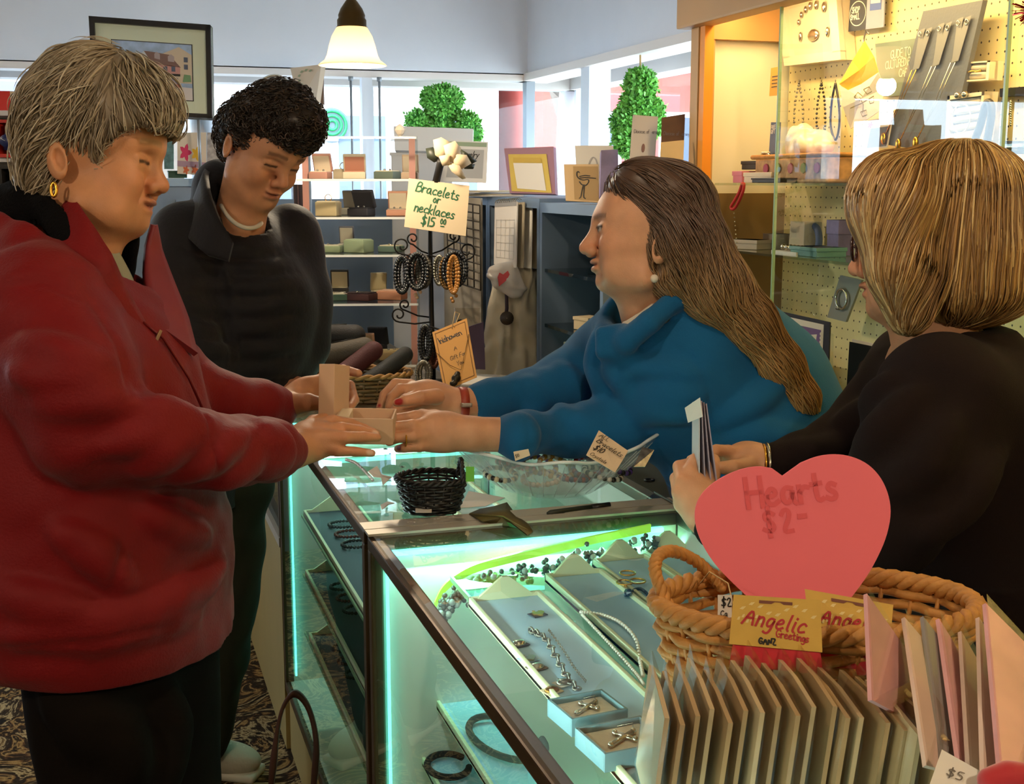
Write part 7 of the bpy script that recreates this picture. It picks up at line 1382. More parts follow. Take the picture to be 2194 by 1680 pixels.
# hanging calendar
cc = [onX(x, y, XC-.03) for x, y in ((1062, 572), (1106, 574), (1120, 424), (1060, 436))]; cc = A([(1058, 566), (1105, 574), (1108, 432), (1060, 436)], (4.1, 3.95, 3.98, 4.12))
t, F_ = flat('wall_calendar', 'white spiral calendar hanging from the cabinet top', 'calendar', cc, .004, M('calendar_page', '#cfc8c0', .8), 'page')
mb = MB(); F_.poly(mb, [(.02, .94), (.98, .94), (.98, 1.02), (.02, 1.02)], .001); mb.build('header', M('calendar_head', '#8d8a88', .8), t)
for i in range(11): u = .06+.088*i; MB().tube([F_.pt(u, 1.0, .004), F_.pt(u, 1.04, .0), F_.pt(u, 1.07, -.01), F_.pt(u, 1.04, -.02)], .0014, 5).build('spiral', STEEL, t, True)
for i in range(3): F2 = Flat([c_-F_.n*(.012+.014*i)+RT*(.012+.012*i) for c_ in F_.c]); F2.body(.003).build('page', (M('page_tan', '#a59880', .8), PAPER, MATS['page_tan'])[i], t)
mb = MB(); [F_.rect(mb, .1, .12+.12*i, .9, .125+.12*i, .001) for i in range(6)]; [F_.rect(mb, .1+.2*i, .12, .11+.2*i, .74, .001) for i in range(5)]; mb.build('grid_print', M('faint_print', '#aaa49c', .8), t)
# white coat and heart bag hanging in the bay
S = Sdf(); 
for i, (x0_, x1_, r_) in enumerate(((1068, 1050, .03), (1085, 1075, .032), (1105, 1100, .034), (1122, 1120, .035), (1138, 1142, .03))): S.chain(QS([(x0_, 590, 4.08-.02*(i % 2)), ((x0_+x1_)/2, 690, 4.05), (x1_, 830, 4.04-.02*(i % 2))]), [r_*.8, r_, r_*1.25], k=.012, kin=.01)
S.ell(Q(1125, 600, 4.05), (.05, .04, .05), k=.02); wk_ = wob(81, 95, .008, (1, 0, 0)); v, f = S.mesh(.006, disp=lambda P, N: wk_(P)); t = thing('white_coat', 'creased white coat hanging in the open cabinet bay', 'coat', at(1100, 830, 4.05)); npmesh('cloth', [(v, f, '#c8bda4')], CLOTH('white_coat_cloth', '#cbbfa6', bump=.1), t)
MB().tube([at(1085, 620, 3.99), at(1086, 660, 3.98), at(1085, 672, 3.98)], .006, 8).build('dark_tie', M('plum_cord', '#2e2030', .7), t, True); MB().lathe([(.001, 0), (.022, .002), (.022, .006), (.001, .008)], at(1086, 682, 3.98), 16, mat=frame3(RT, UP)).build('button', M('wood_button', '#3f3226', .5), t, True)
S = Sdf(); S.ell(Q(1080, 590, 3.98), (.055, .02, .045), ax, k=0); S.ell(Q(1100, 615, 3.98), (.04, .02, .035), ax, k=.02); v, f = S.mesh(.005, disp=wob(82, 90, .004)); t = thing('plastic_bag', 'crumpled white plastic bag with a red heart over the coat', 'bag', at(1085, 640, 3.98)); npmesh('bag', [(v, f, '#c9bfb4')], M('bag_plastic', '#cdc4bc', .3, coat=.3), t)
mb = MB(); P = [at(x, y, 3.955) for x, y in ((1069, 614), (1066, 594), (1070, 584), (1078, 588), (1088, 580), (1092, 588), (1086, 600))]; mb.add(P+[p+FW*.003 for p in P], [tuple(range(6, -1, -1)), tuple(range(7, 14))]+[(i, (i+1) % 7, 7+(i+1) % 7, 7+i) for i in range(7)]); mb.build('heart_print', M('heart_red', '#c8343c', .5), t)
# wire grid rack
wr_ = M('dark_wire', '#3a352f', .45, metal=.6); t = thing('wire_grid', 'dark wire grid panel leaning behind the bracelet tree', 'rack', at(1000, 630, 4.15)); G4 = Flat(A([(962, 600), (1030, 622), (1028, 440), (955, 430)], (4.25, 4.05, 4.08, 4.3)))
for i in range(6): MB().tube([G4.pt(i/5, 0), G4.pt(i/5, 1)], .0025, 5).build('wire', wr_, t, True)
for i in range(11): MB().tube([G4.pt(0, i/10), G4.pt(1, i/10)], .0025, 5).build('wire', wr_, t, True)
_c = A([(960, 640), (1034, 640), (1030, 425), (950, 420)], (4.4, 4.3, 4.3, 4.4)); _c[0] = Vector((*_c[3].xy, 0)); _c[1] = Vector((*_c[2].xy, 0)); t, F_ = flat('backing_board', 'pale backing board standing behind the wire grid', 'board', _c, .01, M('boards_grey', '#a39a8c', .8, var=.2, scale=10), 'board')
# bottle, boxes, pillow etc in the second bay
def zbay(y_): return onX(1215, y_, XC+.2).z
pB = onX(1196, 738, XC+.12); pB.z = sh2[2]+.001; t = thing('plastic_bottle', 'clear plastic bottle with a pale blue label and white cap', 'bottle', pB); MB().lathe([(.001, 0), (.023, 0), (.025, .004), (.025, .095), (.022, .102), (.013, .106), (.012, .112)], pB, 20).build('body', M('frosted_plastic', '#9aa6a6', .35, alpha=1), t, True); MB().lathe([(.001, .124), (.012, .124), (.013, .11), (.001, .11)], pB, 16).build('cap', M('white_cap', '#cfc9c2', .5), t, True); MB().lathe([(.0255, .03), (.0255, .065)], pB, 20).build('label', M('blue_label', '#7d92b8', .7, var=.25, scale=120), t, True)
def bxs(label, x_, y_, X, s, m_, rz=0, z=None):
    p = onX(x_, y_, X); p.z = z if z is not None else p.z; t = thing('carton', label, 'box', p, rz); MB().box((0, 0, s[2]/2), s, bev=.002).build('body', m_, t, world=False); MB().box((0, 0, s[2]+.003), (s[0]+.004, s[1]+.004, .010), bev=.0015).build('lid', m_, t, world=False); return t
wbx = M('white_box_card', '#c2b8a4', .8); z1 = sh2[1]+.001
bxs('lower white carton of the stack in the open bay', 1238, 640, XC+.2, (.09, .12, .045), wbx, .1, z1); bxs('upper white carton of the stack in the open bay', 1238, 610, XC+.2, (.08, .11, .035), wbx, -.1, z1+.054); bxs('cream carton with torn lid beside the stack', 1262, 655, XC+.08, (.06, .07, .03), CREAM, .3, z1); bxs('small white carton on the bay\'s lowest shelf', 1240, 715, XC+.1, (.06, .07, .05), wbx, .2, sh2[2]+.001)
S = Sdf(); pp = onX(1238, 592, XC+.2); pp.z = z1+.12; S.ell(A3(pp), (.045, .06, .022), k=0); v, f = S.mesh(.004, disp=wob(83, 90, .002)); t = thing('wrapped_pack', 'silvery wrapped pack lying on the white carton stack', 'packet', pp-Zv*.022); npmesh('pack', [(v, f, '#a59d90')], M('silver_wrap', '#b0a898', .25, coat=.3), t)
S = Sdf(); pp = onX(1195, 646, XC+.15); S.ell(A3(pp), (.04, .045, .03), k=0); v, f = S.mesh(.005, disp=wob(84, 80, .003)); pp.z = max(pp.z, z1+.03); t = thing('black_pouch', 'black cloth pouch above the plastic bottle', 'pouch', pp-Zv*.03); npmesh('cloth', [(v, f, '#1c1815')], M('black_cloth', '#1f1a17', .9), t)
bl_ = [(1178, 556, .06), (1205, 550, .1)]
t = thing('shelf_tools', 'dark tweezers and tools lying on the bay\'s top shelf', 'tools', onX(1210, 560, XC+.15)); z0_ = sh2[0]+.004
for i in range(5): p = onX(1180+22*i, 556, XC+.08+.03*i); p.z = z0_+.006*(i % 2); MB().tube([p, p+Vector((.05, -.07+.03*i, .004))], .005, 6).build('tool', MATS['black_plastic'], t, True)
t, F_ = sta('dark perforated metal panel glinting at the bay\'s back', [(1245, 560), (1300, 560), (1300, 440), (1242, 440)], (3.95, 3.85, 3.85, 3.95), .003, M('perforated', '#3c4652', .4), 'perforated_panel', 'panel', 'sheet')
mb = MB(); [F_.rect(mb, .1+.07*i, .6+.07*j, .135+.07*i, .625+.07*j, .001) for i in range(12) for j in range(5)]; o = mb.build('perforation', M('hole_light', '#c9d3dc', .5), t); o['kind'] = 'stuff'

# ---- topiaries in the windows
leafm = M('topiary_green', '#2f8a2a', .6, var=.35, scale=40)
def topiary(label, lobes, stem):
    t = thing('hanging_topiary', label, 'topiary', at(*stem[1]) if stem else at(*lobes[0][:3])); S = Sdf()
    for i, (x, y, d, r) in enumerate(lobes): S.ball(Q(x, y, d), r*.82, k=.02)
    v, f = S.mesh(.012); npmesh('core', [(v, f, '#1c4a1a')], M('topiary_core', '#3f8a34', .9), t); r_ = np.random.default_rng(len(label)); n = 5200; i = r_.integers(0, len(v), n); p = v[i]+r_.normal(size=(n, 3))*.006; g = S.grad(p); u = np.cross(g, r_.normal(size=(n, 3))); u /= np.linalg.norm(u, axis=1)[:, None]; w_ = np.cross(g, u); dirn = g*.8+u*.7; dirn /= np.linalg.norm(dirn, axis=1)[:, None]; L_ = r_.uniform(.014, .026, n)[:, None]
    V_ = np.stack([p, p+dirn*L_*.5+w_*L_*.28, p+dirn*L_, p+dirn*L_*.5-w_*L_*.28], 1).reshape(-1, 3); o = npmesh('foliage', [(V_, np.arange(4*n).reshape(n, 4), np.repeat(A3(lin('#7cc85a')[:3])*r_.uniform(.55, 1.4, (n, 1)), 4, 0))], M('topiary_leaf', '#3f9a34', .5, attr='Col'), t, False); o['kind'] = 'stuff'
    if stem: MB().tube([at(*p) for p in stem], .004, 6).build('hanging_wire', MATS['twine'], t, True)
dt = 6.3; s_ = dt/F
topiary('green three lobed topiary hanging behind the white carton', [(948, 222, dt, 42*s_), (925, 212, dt, 24*s_), (968, 212, dt, 24*s_), (945, 255, dt, 26*s_), (895, 262, dt, 28*s_), (1000, 268, dt, 30*s_), (1012, 285, dt, 22*s_), (945, 282, dt, 26*s_)], [(948, 178, dt), (948, 165, dt)])
dt = 4.9; s_ = dt/F
topiary('tall green bear shaped topiary hanging in the side window', [(1372, 180, dt, 34*s_), (1365, 225, dt, 36*s_), (1342, 262, dt, 34*s_), (1352, 310, dt, 30*s_), (1400, 235, dt, 22*s_), (1405, 268, dt, 22*s_), (1372, 275, dt, 34*s_), (1338, 300, dt, 26*s_)], [(1372, 148, dt), (1372, 118, dt)])
# ---- left: back counter, picture, watch display, cards
t = thing('back_cabinet', 'long grey blue cabinet under the back window behind the customers', 'cabinet', (-1.3, 5.0, 0)); za = at(420, 382, 4.7).z; pa, pb2 = at(-80, 385, 4.6), at(478, 385, 4.75)
MB().span((pa.x-.3, pa.y, .0), (pb2.x, pa.y+.42, za-.03)).build('body', blue, t); MB().span((pa.x-.3, pa.y-.015, za-.03), (pb2.x+.01, pa.y+.44, za)).build('top', M('pale_blue_top', '#8fa6ba', .5), t)
for i in range(4): MB().span((pa.x-.25+.5*i, pa.y-.012, .1), (pa.x+.2+.5*i, pa.y, za-.08)).build('door', blue, t)
YB = pa.y
t = thing('brown_post', 'dark brown wooden post behind the boy\'s shoulder', 'post', (*at(648, 700, 5.2).xy, 0)); p = at(646, 560, 5.2); MB().span((p.x-.03, p.y-.03, 0), (p.x+.03, p.y+.03, at(646, 395, 5.2).z), bev=.004).build('shaft', M('dark_brown_wood', '#3d2318', .5), t); MB().span((p.x-.045, p.y-.045, 0), (p.x+.045, p.y+.045, .06)).build('foot', MATS['dark_brown_wood'], t)
def pic():
    dP = 4.65; cs = A([(204, 243), (456, 255), (452, 55), (192, 36)], (dP, dP, dP, dP)); t, F_ = flat('framed_picture', 'black framed watercolour of a corner shop on a stand', 'picture', cs, .02, M('mat_green', '#cfd6c2', .8), 'mat')
    bl = M('black_frame', '#17120f', .4); wv_ = .045
    for r_ in ((-.0, -.0, 1, wv_), (0, 1-wv_*1.3, 1, 1), (0, 0, wv_*.9, 1), (1-wv_*.9, 0, 1, 1)):
        mb = MB(); q = [F_.pt(r_[0], r_[1], .012), F_.pt(r_[2], r_[1], .012), F_.pt(r_[2], r_[3], .012), F_.pt(r_[0], r_[3], .012)]; q2 = [a-F_.n*.04 for a in q]; mb.add(q+q2, [(0, 1, 2, 3), (7, 6, 5, 4), (0, 4, 5, 1), (1, 5, 6, 2), (2, 6, 7, 3), (3, 7, 4, 0)]); mb.build('frame_bar', bl, t)
    P_ = lambda nm, col: M('paint_'+nm, col, .8)
    def art(nm, m_, polys, off=.002): deco(F_, t, nm, m_, lambda mb: [F_.poly(mb, [(.175+.66*u, .185+.59*v) for u, v in pl], off) for pl in polys])
    art('line_border', INK, [[(-.012, -.015), (1.012, -.015), (1.012, 1.015), (-.012, 1.015)]], .001); art('sky', M('paint_sky', '#9fb4d8', .8, var=.25, scale=22), [[(0, 0), (1, 0), (1, 1), (0, 1)]], .0016)
    art('ground', P_('ground', '#d0c6c8'), [[(0, 0), (1, 0), (1, .22), (0, .3)]], .0022); art('tall_house', P_('tall', '#cbb8a4'), [[(.62, .3), (1, .3), (1, .82), (.84, .95), (.58, .78)]], .0024); art('gable', P_('gable', '#c3c6d2'), [[(.25, .5), (.5, .47), (.5, .68), (.4, .84), (.25, .64)]], .0028); art('roof', P_('roof', '#7d5e58'), [[(.4, .84), (.5, .62), (.86, .58), (.72, .8), (.45, .84)]], .003); art('front', P_('front', '#c08a86'), [[(.5, .46), (.85, .46), (.85, .6), (.5, .63)]], .003)
    art('dormer', P_('dormer', '#a8989c'), [[(.53, .72), (.6, .7), (.6, .8), (.56, .84), (.53, .8)], [(.7, .68), (.78, .67), (.78, .77), (.74, .81), (.7, .77)]], .0036); art('windows', P_('win', '#545a70'), [[(u, v), (u+.05, v), (u+.05, v+.09), (u, v+.09)] for u, v in ((.54, .5), (.64, .5), (.74, .5), (.3, .54), (.36, .54), (.9, .55), (.9, .68))], .0038)
    art('shop_band', INK, [[(.42, .42), (.85, .42), (.85, .46), (.42, .46)]], .0042); art('shop_windows', P_('shop', '#8a7f92'), [[(.44+.1*i, .28), (.52+.1*i, .28), (.52+.1*i, .39), (.44+.1*i, .39)] for i in range(4)], .004); art('brick_base', P_('brick', '#a5564a'), [[(.42, .2), (.86, .22), (.86, .28), (.42, .27)]], .004); art('tree', P_('tree', '#6f9068'), [[(.88, .32), (.99, .33), (.98, .45), (.9, .46)]], .0042); art('path', P_('path', '#c99a98'), [[(.45, .08), (.8, .1), (.72, .2), (.5, .2)]], .003)
    deco(F_, t, 'shop_lettering', PAPER, lambda mb: F_.text(mb, 'Magnone', .175+.66*.45, .185+.59*.425, .011, .16, off=.0055))
    mb = MB(); F_.rect(mb, .045, .05, .955, .94, .008); mb.build('glass', glassM('picture_glass', '#fbfdfc', 1.45), t)
    p0 = F_.pt(.86, 0); p0b = Vector((p0.x, p0.y, za)); MB().tube([F_.pt(.86, .05, -.03), p0b-F_.n*.03], .006, 8).build('stand_rod', MATS['grey_post'], t, True); p1 = F_.pt(.2, 0); MB().tube([F_.pt(.2, .05, -.03), Vector((p1.x, p1.y, za))-F_.n*.03], .006, 8).build('stand_rod', MATS['grey_post'], t, True)
pic()
def shelfcard(label, px, d, m_, prints=()):
    t, F_ = flat('note_card', label, 'card', A(px, d), .003, m_, 'card')
    for nm, mm, pl in prints: deco(F_, t, nm, mm, lambda mb: [F_.poly(mb, q) for q in pl])
    return t
fl = lambda u, v, r: [(u+r*math.cos(a)*(1+.35*math.cos(5*a)), v+r*math.sin(a)*(1+.35*math.cos(5*a))) for a in np.linspace(0, 6.28, 21)[:-1]]
shelfcard('card with pink, yellow and orange flowers on the back cabinet', [(380, 372), (442, 376), (442, 284), (380, 284)], 4.8, M('flower_card', '#d6c6b4', .8), (('pink_flower', M('hot_pink', '#c8325f', .7), [fl(.28, .52, .17)]), ('yellow_flower', M('flower_yellow', '#d8a82c', .7), [fl(.66, .5, .14)]), ('lilac_band', M('lilac_band', '#a98a9c', .7), [[(0, .18), (1, .16), (1, .3), (0, .32)]]), ('orange_flower', M('flower_orange', '#c8643c', .7), [fl(.3, .1, .09), fl(.6, .12, .1), fl(.85, .1, .08)])))
shelfcard('grey and white patterned card beside the boy\'s ear', [(443, 370), (482, 372), (482, 284), (444, 284)], 4.82, M('grey_pattern_card', '#a9a09c', .8, var=.35, scale=60)); shelfcard('teal floral card peeping out beside the woman\'s fringe', [(352, 362), (372, 362), (372, 300), (350, 300)], 4.82, M('teal_pattern_card', '#5d7f84', .8, var=.4, scale=50))
t = thing('green_box', 'small dark green box on the edge of the back cabinet', 'box', (*at(380, 368, 4.85).xy, za)); p = at(380, 368, 4.85); MB().box((p.x, p.y, za+.012), (.07, .05, .022), bev=.002).build('body', M('dark_green_card', '#20432f', .6), t); MB().box((p.x, p.y, za+.026), (.074, .054, .006), bev=.001).build('lid', MATS['dark_green_card'], t)
# watch display
dW = 4.4; wsh = M('white_unit', '#c3c3c6', .5); t = thing('watch_display', 'pale watch display unit with sign and two shelves at the frame\'s left', 'display rack', (*at(20, 400, dW).xy, 0)); zb_ = at(20, 445, dW).z-.02; a0, a1 = at(-60, 300, dW), at(62, 300, dW)
for y_ in (238, 335, 445): z_ = at(20, y_, dW).z; MB().box((a0.lerp(a1, .5).x, a0.lerp(a1, .5).y, z_-.012), ((a1-a0).length, .16, .018), Euler((0, 0, -YAW)), bev=.002).build('shelf', wsh, t)
MB().box((a0.lerp(a1, .5).x+FWh.x*.08, a0.lerp(a1, .5).y+FWh.y*.08, (at(20, 238, dW).z+zb_)/2), ((a1-a0).length, .012, at(20, 238, dW).z-zb_), Euler((0, 0, -YAW))).build('back', wsh, t); MB().box((a0.lerp(a1, .5).x, a0.lerp(a1, .5).y, zb_/2), ((a1-a0).length*.9, .14, zb_), Euler((0, 0, -YAW)), bev=.004).build('pedestal', wsh, t)
for q in (a0, a1): MB().box((q.x, q.y, (at(20, 238, dW).z+zb_)/2), (.012, .16, at(20, 238, dW).z-zb_), Euler((0, 0, -YAW))).build('side', wsh, t)
t, F_ = sta('display sign with a red block and the letter C', [(-40, 240), (70, 240), (68, 196), (-40, 194)], dW-.05, .02, M('sign_tan', '#c9b79c', .7), 'display_sign', 'sign', 'block'); deco(F_, t, 'red_block', M('sign_red', '#c0241f', .6), lambda mb: F_.poly(mb, [(0, 0), (.585, 0), (.565, 1), (0, 1)], .001)); deco(F_, t, 'lettering', INK, lambda mb: F_.text(mb, 'C', .70, .36, .026, .12))
def watchbox(label, x0, x1, y0, y1, mo, band, dial):
    t = thing('watch_box', label, 'watch', at((x0+x1)/2, y1, dW-.06)); c = at((x0+x1)/2, (y0+y1)/2, dW-.06); w_ = (x1-x0)*dW/F; h_ = (y1-y0)*dW/F; rm = frame3(RTh, Zv)
    for cx, cz, sx, sz in ((0, -h_/2, w_, .012), (0, h_/2, w_, .01), (-w_/2, 0, .008, h_), (w_/2, 0, .008, h_)): MB().box(c+rm@Vector((cx, cz, 0)), (sx, sz, .07), rm).build('box_side', mo, t)
    MB().box(c-rm@Vector((0, 0, .034)), (w_, h_, .004), rm).build('box_back', mo, t); MB().box(c+rm@Vector((.012, 0, .0)), (w_*.78, h_*.8, .04), rm, bev=.012).build('cushion', M('watch_cushion', '#cbb490', .8), t, True)
    q = c+rm@Vector((-.012, -.008, .024)); MB().tube([q+rm@Vector((.012, .04, -.012)), q+rm@Vector((.006, .022, .0)), q, q+rm@Vector((-.003, -.03, -.004))], [.012, .012, .013, .012], 8).build('strap', band, t, True); MB().lathe([(.001, .006), (.02, .006), (.022, .0), (.001, 0)], q+rm@Vector((0, 0, .010)), 22, mat=rm).build('dial', dial, t, True); MB().tube([q+rm@Vector((0, 0, .018)), q+rm@Vector((-.012, .007, .018))], .0007, 4).build('hand', PAPER, t)
navy = M('navy_watch', '#1c2658', .4); watchbox('navy blue watch on a cushion in a red box', 2, 54, 262, 333, M('red_box', '#b5281e', .5), navy, navy); watchbox('gold bracelet watch on a cushion in a black box', 12, 66, 360, 444, M('black_box', '#17130f', .5), GOLD, M('dark_dial', '#241a14', .3))
# clock, leafy card above the boy
t = thing('table_mirror', 'round silver framed mirror behind the boy\'s hair', 'mirror', at(586, 300, 5.0)); c = at(588, 200, 5.0); MB().tube(ringpts(c, .07, RT, UP, 32), .006, 8, True).build('rim', MATS['silver'], t, True); MB().lathe([(.001, 0), (.068, 0), (.068, .004), (.001, .004)], c, 32, mat=frame3(RT, UP)).build('mirror', M('mirror', '#d8dcdf', .05, metal=1), t); MB().tube([c-UP*.07, at(586, 330, 5.0), Vector((*at(586, 330, 5.0).xy, .0))], .008, 8).build('stand', MATS['silver'], t, True)
t, F_ = sta('white canvas print of green leaves tilted below the pendant lamp', [(640, 222), (676, 222), (688, 138), (622, 146)], (4.7, 4.6, 4.6, 4.7), .02, M('canvas', '#c9bfb0', .8), 'canvas_print', 'picture', 'canvas'); deco(F_, t, 'leaf_print', M('print_leaf', '#8a9a80', .8), lambda mb: [F_.poly(mb, [(u, v), (u+.06, v+.05), (u+.14, v+.04), (u+.07, v-.02)], .001) for u, v in ((.3, .85), (.2, .75), (.18, .62), (.45, .88), (.25, .5), (.6, .85))])
MB().box(at(690, 180, 4.66), (.012, .022, .15), frame3(RTh, FWh)).build('frame_side', M('frame_brown', '#5a4030', .5), t); p = at(658, 222, 4.65); MB().tube([p, Vector((p.x, p.y, 0))], .008, 8).build('stand_rod', MATS['grey_post'], t, True)
# ================================================================ contents of the wall showcase
XP = XB-.012
def peg(label, name, cat, px, m_, th=.004, X=XP, part='board'): return flat(name, label, cat, [onX(x, y, X) for x, y in px], th, m_, part)
ofr = M('white_frame_paint', '#e3d9c4', .6)
t, F_ = peg('white framed display of silver ring tops on the pegboard', 'ring_display', 'display', [(1690, 142), (1812, 128), (1800, -40), (1668, -20)], M('frame_paper', '#dccfb8', .8), .03, XP-.02)
for r_ in ((0, 0, 1, .12), (0, .9, 1, 1), (0, .1, .13, .92), (.87, .1, 1, .92)):
    mb = MB(); q = [F_.pt(r_[0], r_[1], .014), F_.pt(r_[2], r_[1], .014), F_.pt(r_[2], r_[3], .014), F_.pt(r_[0], r_[3], .014)]; mb.add(q+[a-F_.n*.016 for a in q], [(0, 1, 2, 3), (7, 6, 5, 4), (0, 4, 5, 1), (1, 5, 6, 2), (2, 6, 7, 3), (3, 7, 4, 0)]); mb.build('frame_bar', ofr, t)
for u, v, ru, rv in ((.30, .55, .02, .035), (.36, .64, .022, .04), (.44, .70, .024, .045), (.52, .74, .024, .05), (.62, .74, .026, .055), (.74, .70, .034, .065), (.30, .36, .022, .06), (.76, .38, .024, .06), (.52, .36, .1, .075)):
    mb = MB(); c = F_.pt(u, v, .004); mb.ball((0, 0, 0), 1, 10, 0, 6); vs = [c+F_.x*(p[0]*ru*F_.w)+F_.y*(p[1]*rv*F_.h)+F_.n*(p[2]*.004) for p in mb.v]; MB().add(vs, mb.f).build('silver_piece', MATS['silver'], t, True)
t, F_ = peg('dark and blue shop small sign on the pegboard', 'shop_sign', 'sign', [(1818, 68), (1893, 58), (1896, -28), (1823, -20)], M('sign_lilac', '#8f93ad', .6), .003, XP-.01)
deco(F_, t, 'navy_panel', M('sign_navy', '#22242f', .6), lambda mb: F_.rect(mb, 0, 0, .5, 1)); deco(F_, t, 'blue_block', M('sign_blue', '#2f52a8', .5), lambda mb: F_.rect(mb, .6, .45, .92, .9)); deco(F_, t, 'block_stripe', M('sign_pale', '#a9b6d8', .6), lambda mb: F_.rect(mb, .62, .62, .9, .72, .001))
deco(F_, t, 'lettering', PAPER, lambda mb: (F_.text(mb, 'SHOP', .08, .44, .0135, .2, sp=.14), F_.text(mb, 'SMALL', .05, .28, .0125, .2, sp=.1), stroke(mb, [F_.pt(.255+.235*math.cos(a), .42+.3*math.sin(a), .001) for a in np.linspace(0, 6.28, 30)], .0022, F_.n)))
t, F_ = peg('grey green board advertising a guide to cultured pearls', 'pearl_guide', 'sign', [(1884, 208), (2040, 196), (2050, 70), (1875, 94)], M('guide_green', '#76857a', .6), .004, XP-.006)
deco(F_, t, 'lettering', PAPER, lambda mb: (F_.text(mb, 'GUIDE TO', .2, .68, .019, .11, sp=.06, rot=.05), F_.text(mb, 'CULTURED PEARL', .12, .5, .018, .11, sp=.05, rot=.05), F_.text(mb, 'CARE', .3, .34, .018, .11, sp=.05)))
# necklace board
t, F_ = peg('slate grey leatherette board with six hanging chain necklaces', 'necklace_board', 'display board', [(1898, 310), (2030, 330), (2106, 0), (1978, 24)], M('slate_leather', '#5c5f66', .6, bump=.1), .012, XP-.05)
stp = M('grey_strap', '#7e7d7c', .6)
for i, (u, v) in enumerate(((.10, .82), (.42, .84), (.72, .86))):
    for s, du in ((0, 0), (1, .14)):
        mb = MB(); F_.poly(mb, [(u+du-.04, v+.04), (u+du+.05, v+.05), (u+.1+(.02 if s else -.02)+.03, v-.24), (u+.04, v-.25)], .004+.002*s); mb.build('strap', stp, t)
        MB().tube(ringpts(F_.pt(u+du+.01, v+.01, .008), .005, F_.x, F_.y, 12), .0013, 5, True).build('eyelet', MATS['silver'], t, True)
    for s in (0, 1):
        x0 = u+.05+.07*s; e = (.02+.27*i, .08-.03*(i % 2)); MB().tube([F_.pt(x0, v-.25, .008), F_.pt(x0*.6+e[0]*.4, .35, .01), F_.pt(*e, .012)], .0010, 5).build('chain', MATS['silver'] if i else GOLD, t, True)
    S = Sdf(); c = A3(F_.pt(.02+.27*i, .05-.03*(i % 2), .014)); S.ell(c, (.006, .008, .014), k=0)
    if i == 2: S.ball(c, .004, k=.002, op='s')
    v_, f_ = S.mesh(.002); npmesh('pendant', [(v_, f_, '#c9b07a')], GOLD, t)
# papal flag (yellow and white) on a hook
t = thing('pennant_flag', 'small yellow and white flag with crossed keys hung by a corner', 'flag', onX(1840, 275, XP-.09)); hook = onX(1850, 92, XP-.09); Xf = XP-.09
def fp(x, y, o=0): return onX(x, y, Xf+.012*math.sin(x*.09)+o)
fy, fw_ = M('flag_yellow', '#e8b81e', .7), M('flag_white', '#e2d8c6', .7)
def cloth(name, px, m_): 
    C = [fp(*p) for p in px]; k = len(C); c = fp(sum(p[0] for p in px)/k, sum(p[1] for p in px)/k, -.012); MB().add([c]+C+[c+Xv*.0015]+[q+Xv*.0015 for q in C], [(0, 1+i, 1+(i+1) % k) for i in range(k)]+[(k+1, k+2+(i+1) % k, k+2+i) for i in range(k)]+[(1+i, k+2+i, k+2+(i+1) % k, 1+(i+1) % k) for i in range(k)]).build(name, m_, t, False)
cloth('yellow_half', [(1852, 88), (1826, 130), (1798, 180), (1815, 194), (1845, 180), (1882, 155), (1872, 122)], fy); cloth('white_half', [(1815, 194), (1798, 182), (1806, 230), (1822, 276), (1858, 256), (1884, 238), (1896, 190), (1882, 155), (1845, 180)], fw_)
mb = MB(); nX = -Xv
for P_ in ([(1822, 232), (1845, 222), (1862, 212)], [(1848, 242), (1850, 225), (1842, 208)], [(1830, 208), (1838, 198), (1848, 206), (1842, 216), (1830, 208)], [(1850, 192), (1862, 186), (1868, 196), (1858, 202), (1850, 192)], [(1862, 212), (1872, 206), (1872, 220), (1864, 222), (1862, 212)], [(1844, 240), (1856, 236), (1858, 246), (1848, 250), (1844, 240)]): stroke(mb, [fp(x, y, -.02) for x, y in P_], .0028, nX)
mb.build('crossed_keys', M('key_brown', '#7a6a30', .7), t); MB().tube([onX(1850, 92, Xf), onX(1852, 78, Xf+.03), onX(1856, 66, XP-.01), onX(1862, 72, Xf+.02)], .0022, 6).build('hook', STEEL, t, True)
# ring boxes and trays
wf = M('ivory_tray_frame', '#e0d4b8', .6); roll = M('ivory_roll', '#d8cdb8', .85)
def rolltray(label, px, n, X):
    t, F_ = peg(label, 'ring_tray', 'tray', px, wf, .02, X, 'back'); 
    for i in range(n): v = (i+.5)/n*.84+.08; MB().tube([F_.pt(.08, v, .004), F_.pt(.92, v, .004)], .35*F_.h/n*.98, 10).build('roll', roll, t, True)
    for r_ in ((0, 0, 1, .08), (0, .92, 1, 1), (0, 0, .07, 1), (.93, 0, 1, 1)):
        mb = MB(); q = [F_.pt(r_[0], r_[1], .014), F_.pt(r_[2], r_[1], .014), F_.pt(r_[2], r_[3], .014), F_.pt(r_[0], r_[3], .014)]; mb.add(q+[a-F_.n*.02 for a in q], [(0, 1, 2, 3), (7, 6, 5, 4), (0, 4, 5, 1), (1, 5, 6, 2), (2, 6, 7, 3), (3, 7, 4, 0)]); mb.build('frame_bar', wf, t)
    return t, F_
t, F_ = rolltray('ivory two roll tray with a twisted bangle on the pegboard', [(2042, 178), (2130, 172), (2134, 130), (2046, 136)], 2, XP-.03); MB().tube([F_.pt(.12+.7*i/20, .5+.02*math.sin(i), .016) for i in range(21)], .002, 6).build('bangle', GOLD, t, True)
t, F_ = rolltray('tall ivory roll tray with earrings clipped along its top', [(2036, 312), (2110, 300), (2122, 196), (2042, 206)], 5, XP-.05)
for u in (.35, .55): MB().ball(F_.pt(u, .98, .02), .007, 10).build('earring', MATS['silver'], t, True)
MB().tube(ringpts(F_.pt(.5, .5, .02), .03, F_.x, F_.y, 24), .0015, 5, True).build('bangle', MATS['silver'], t, True)
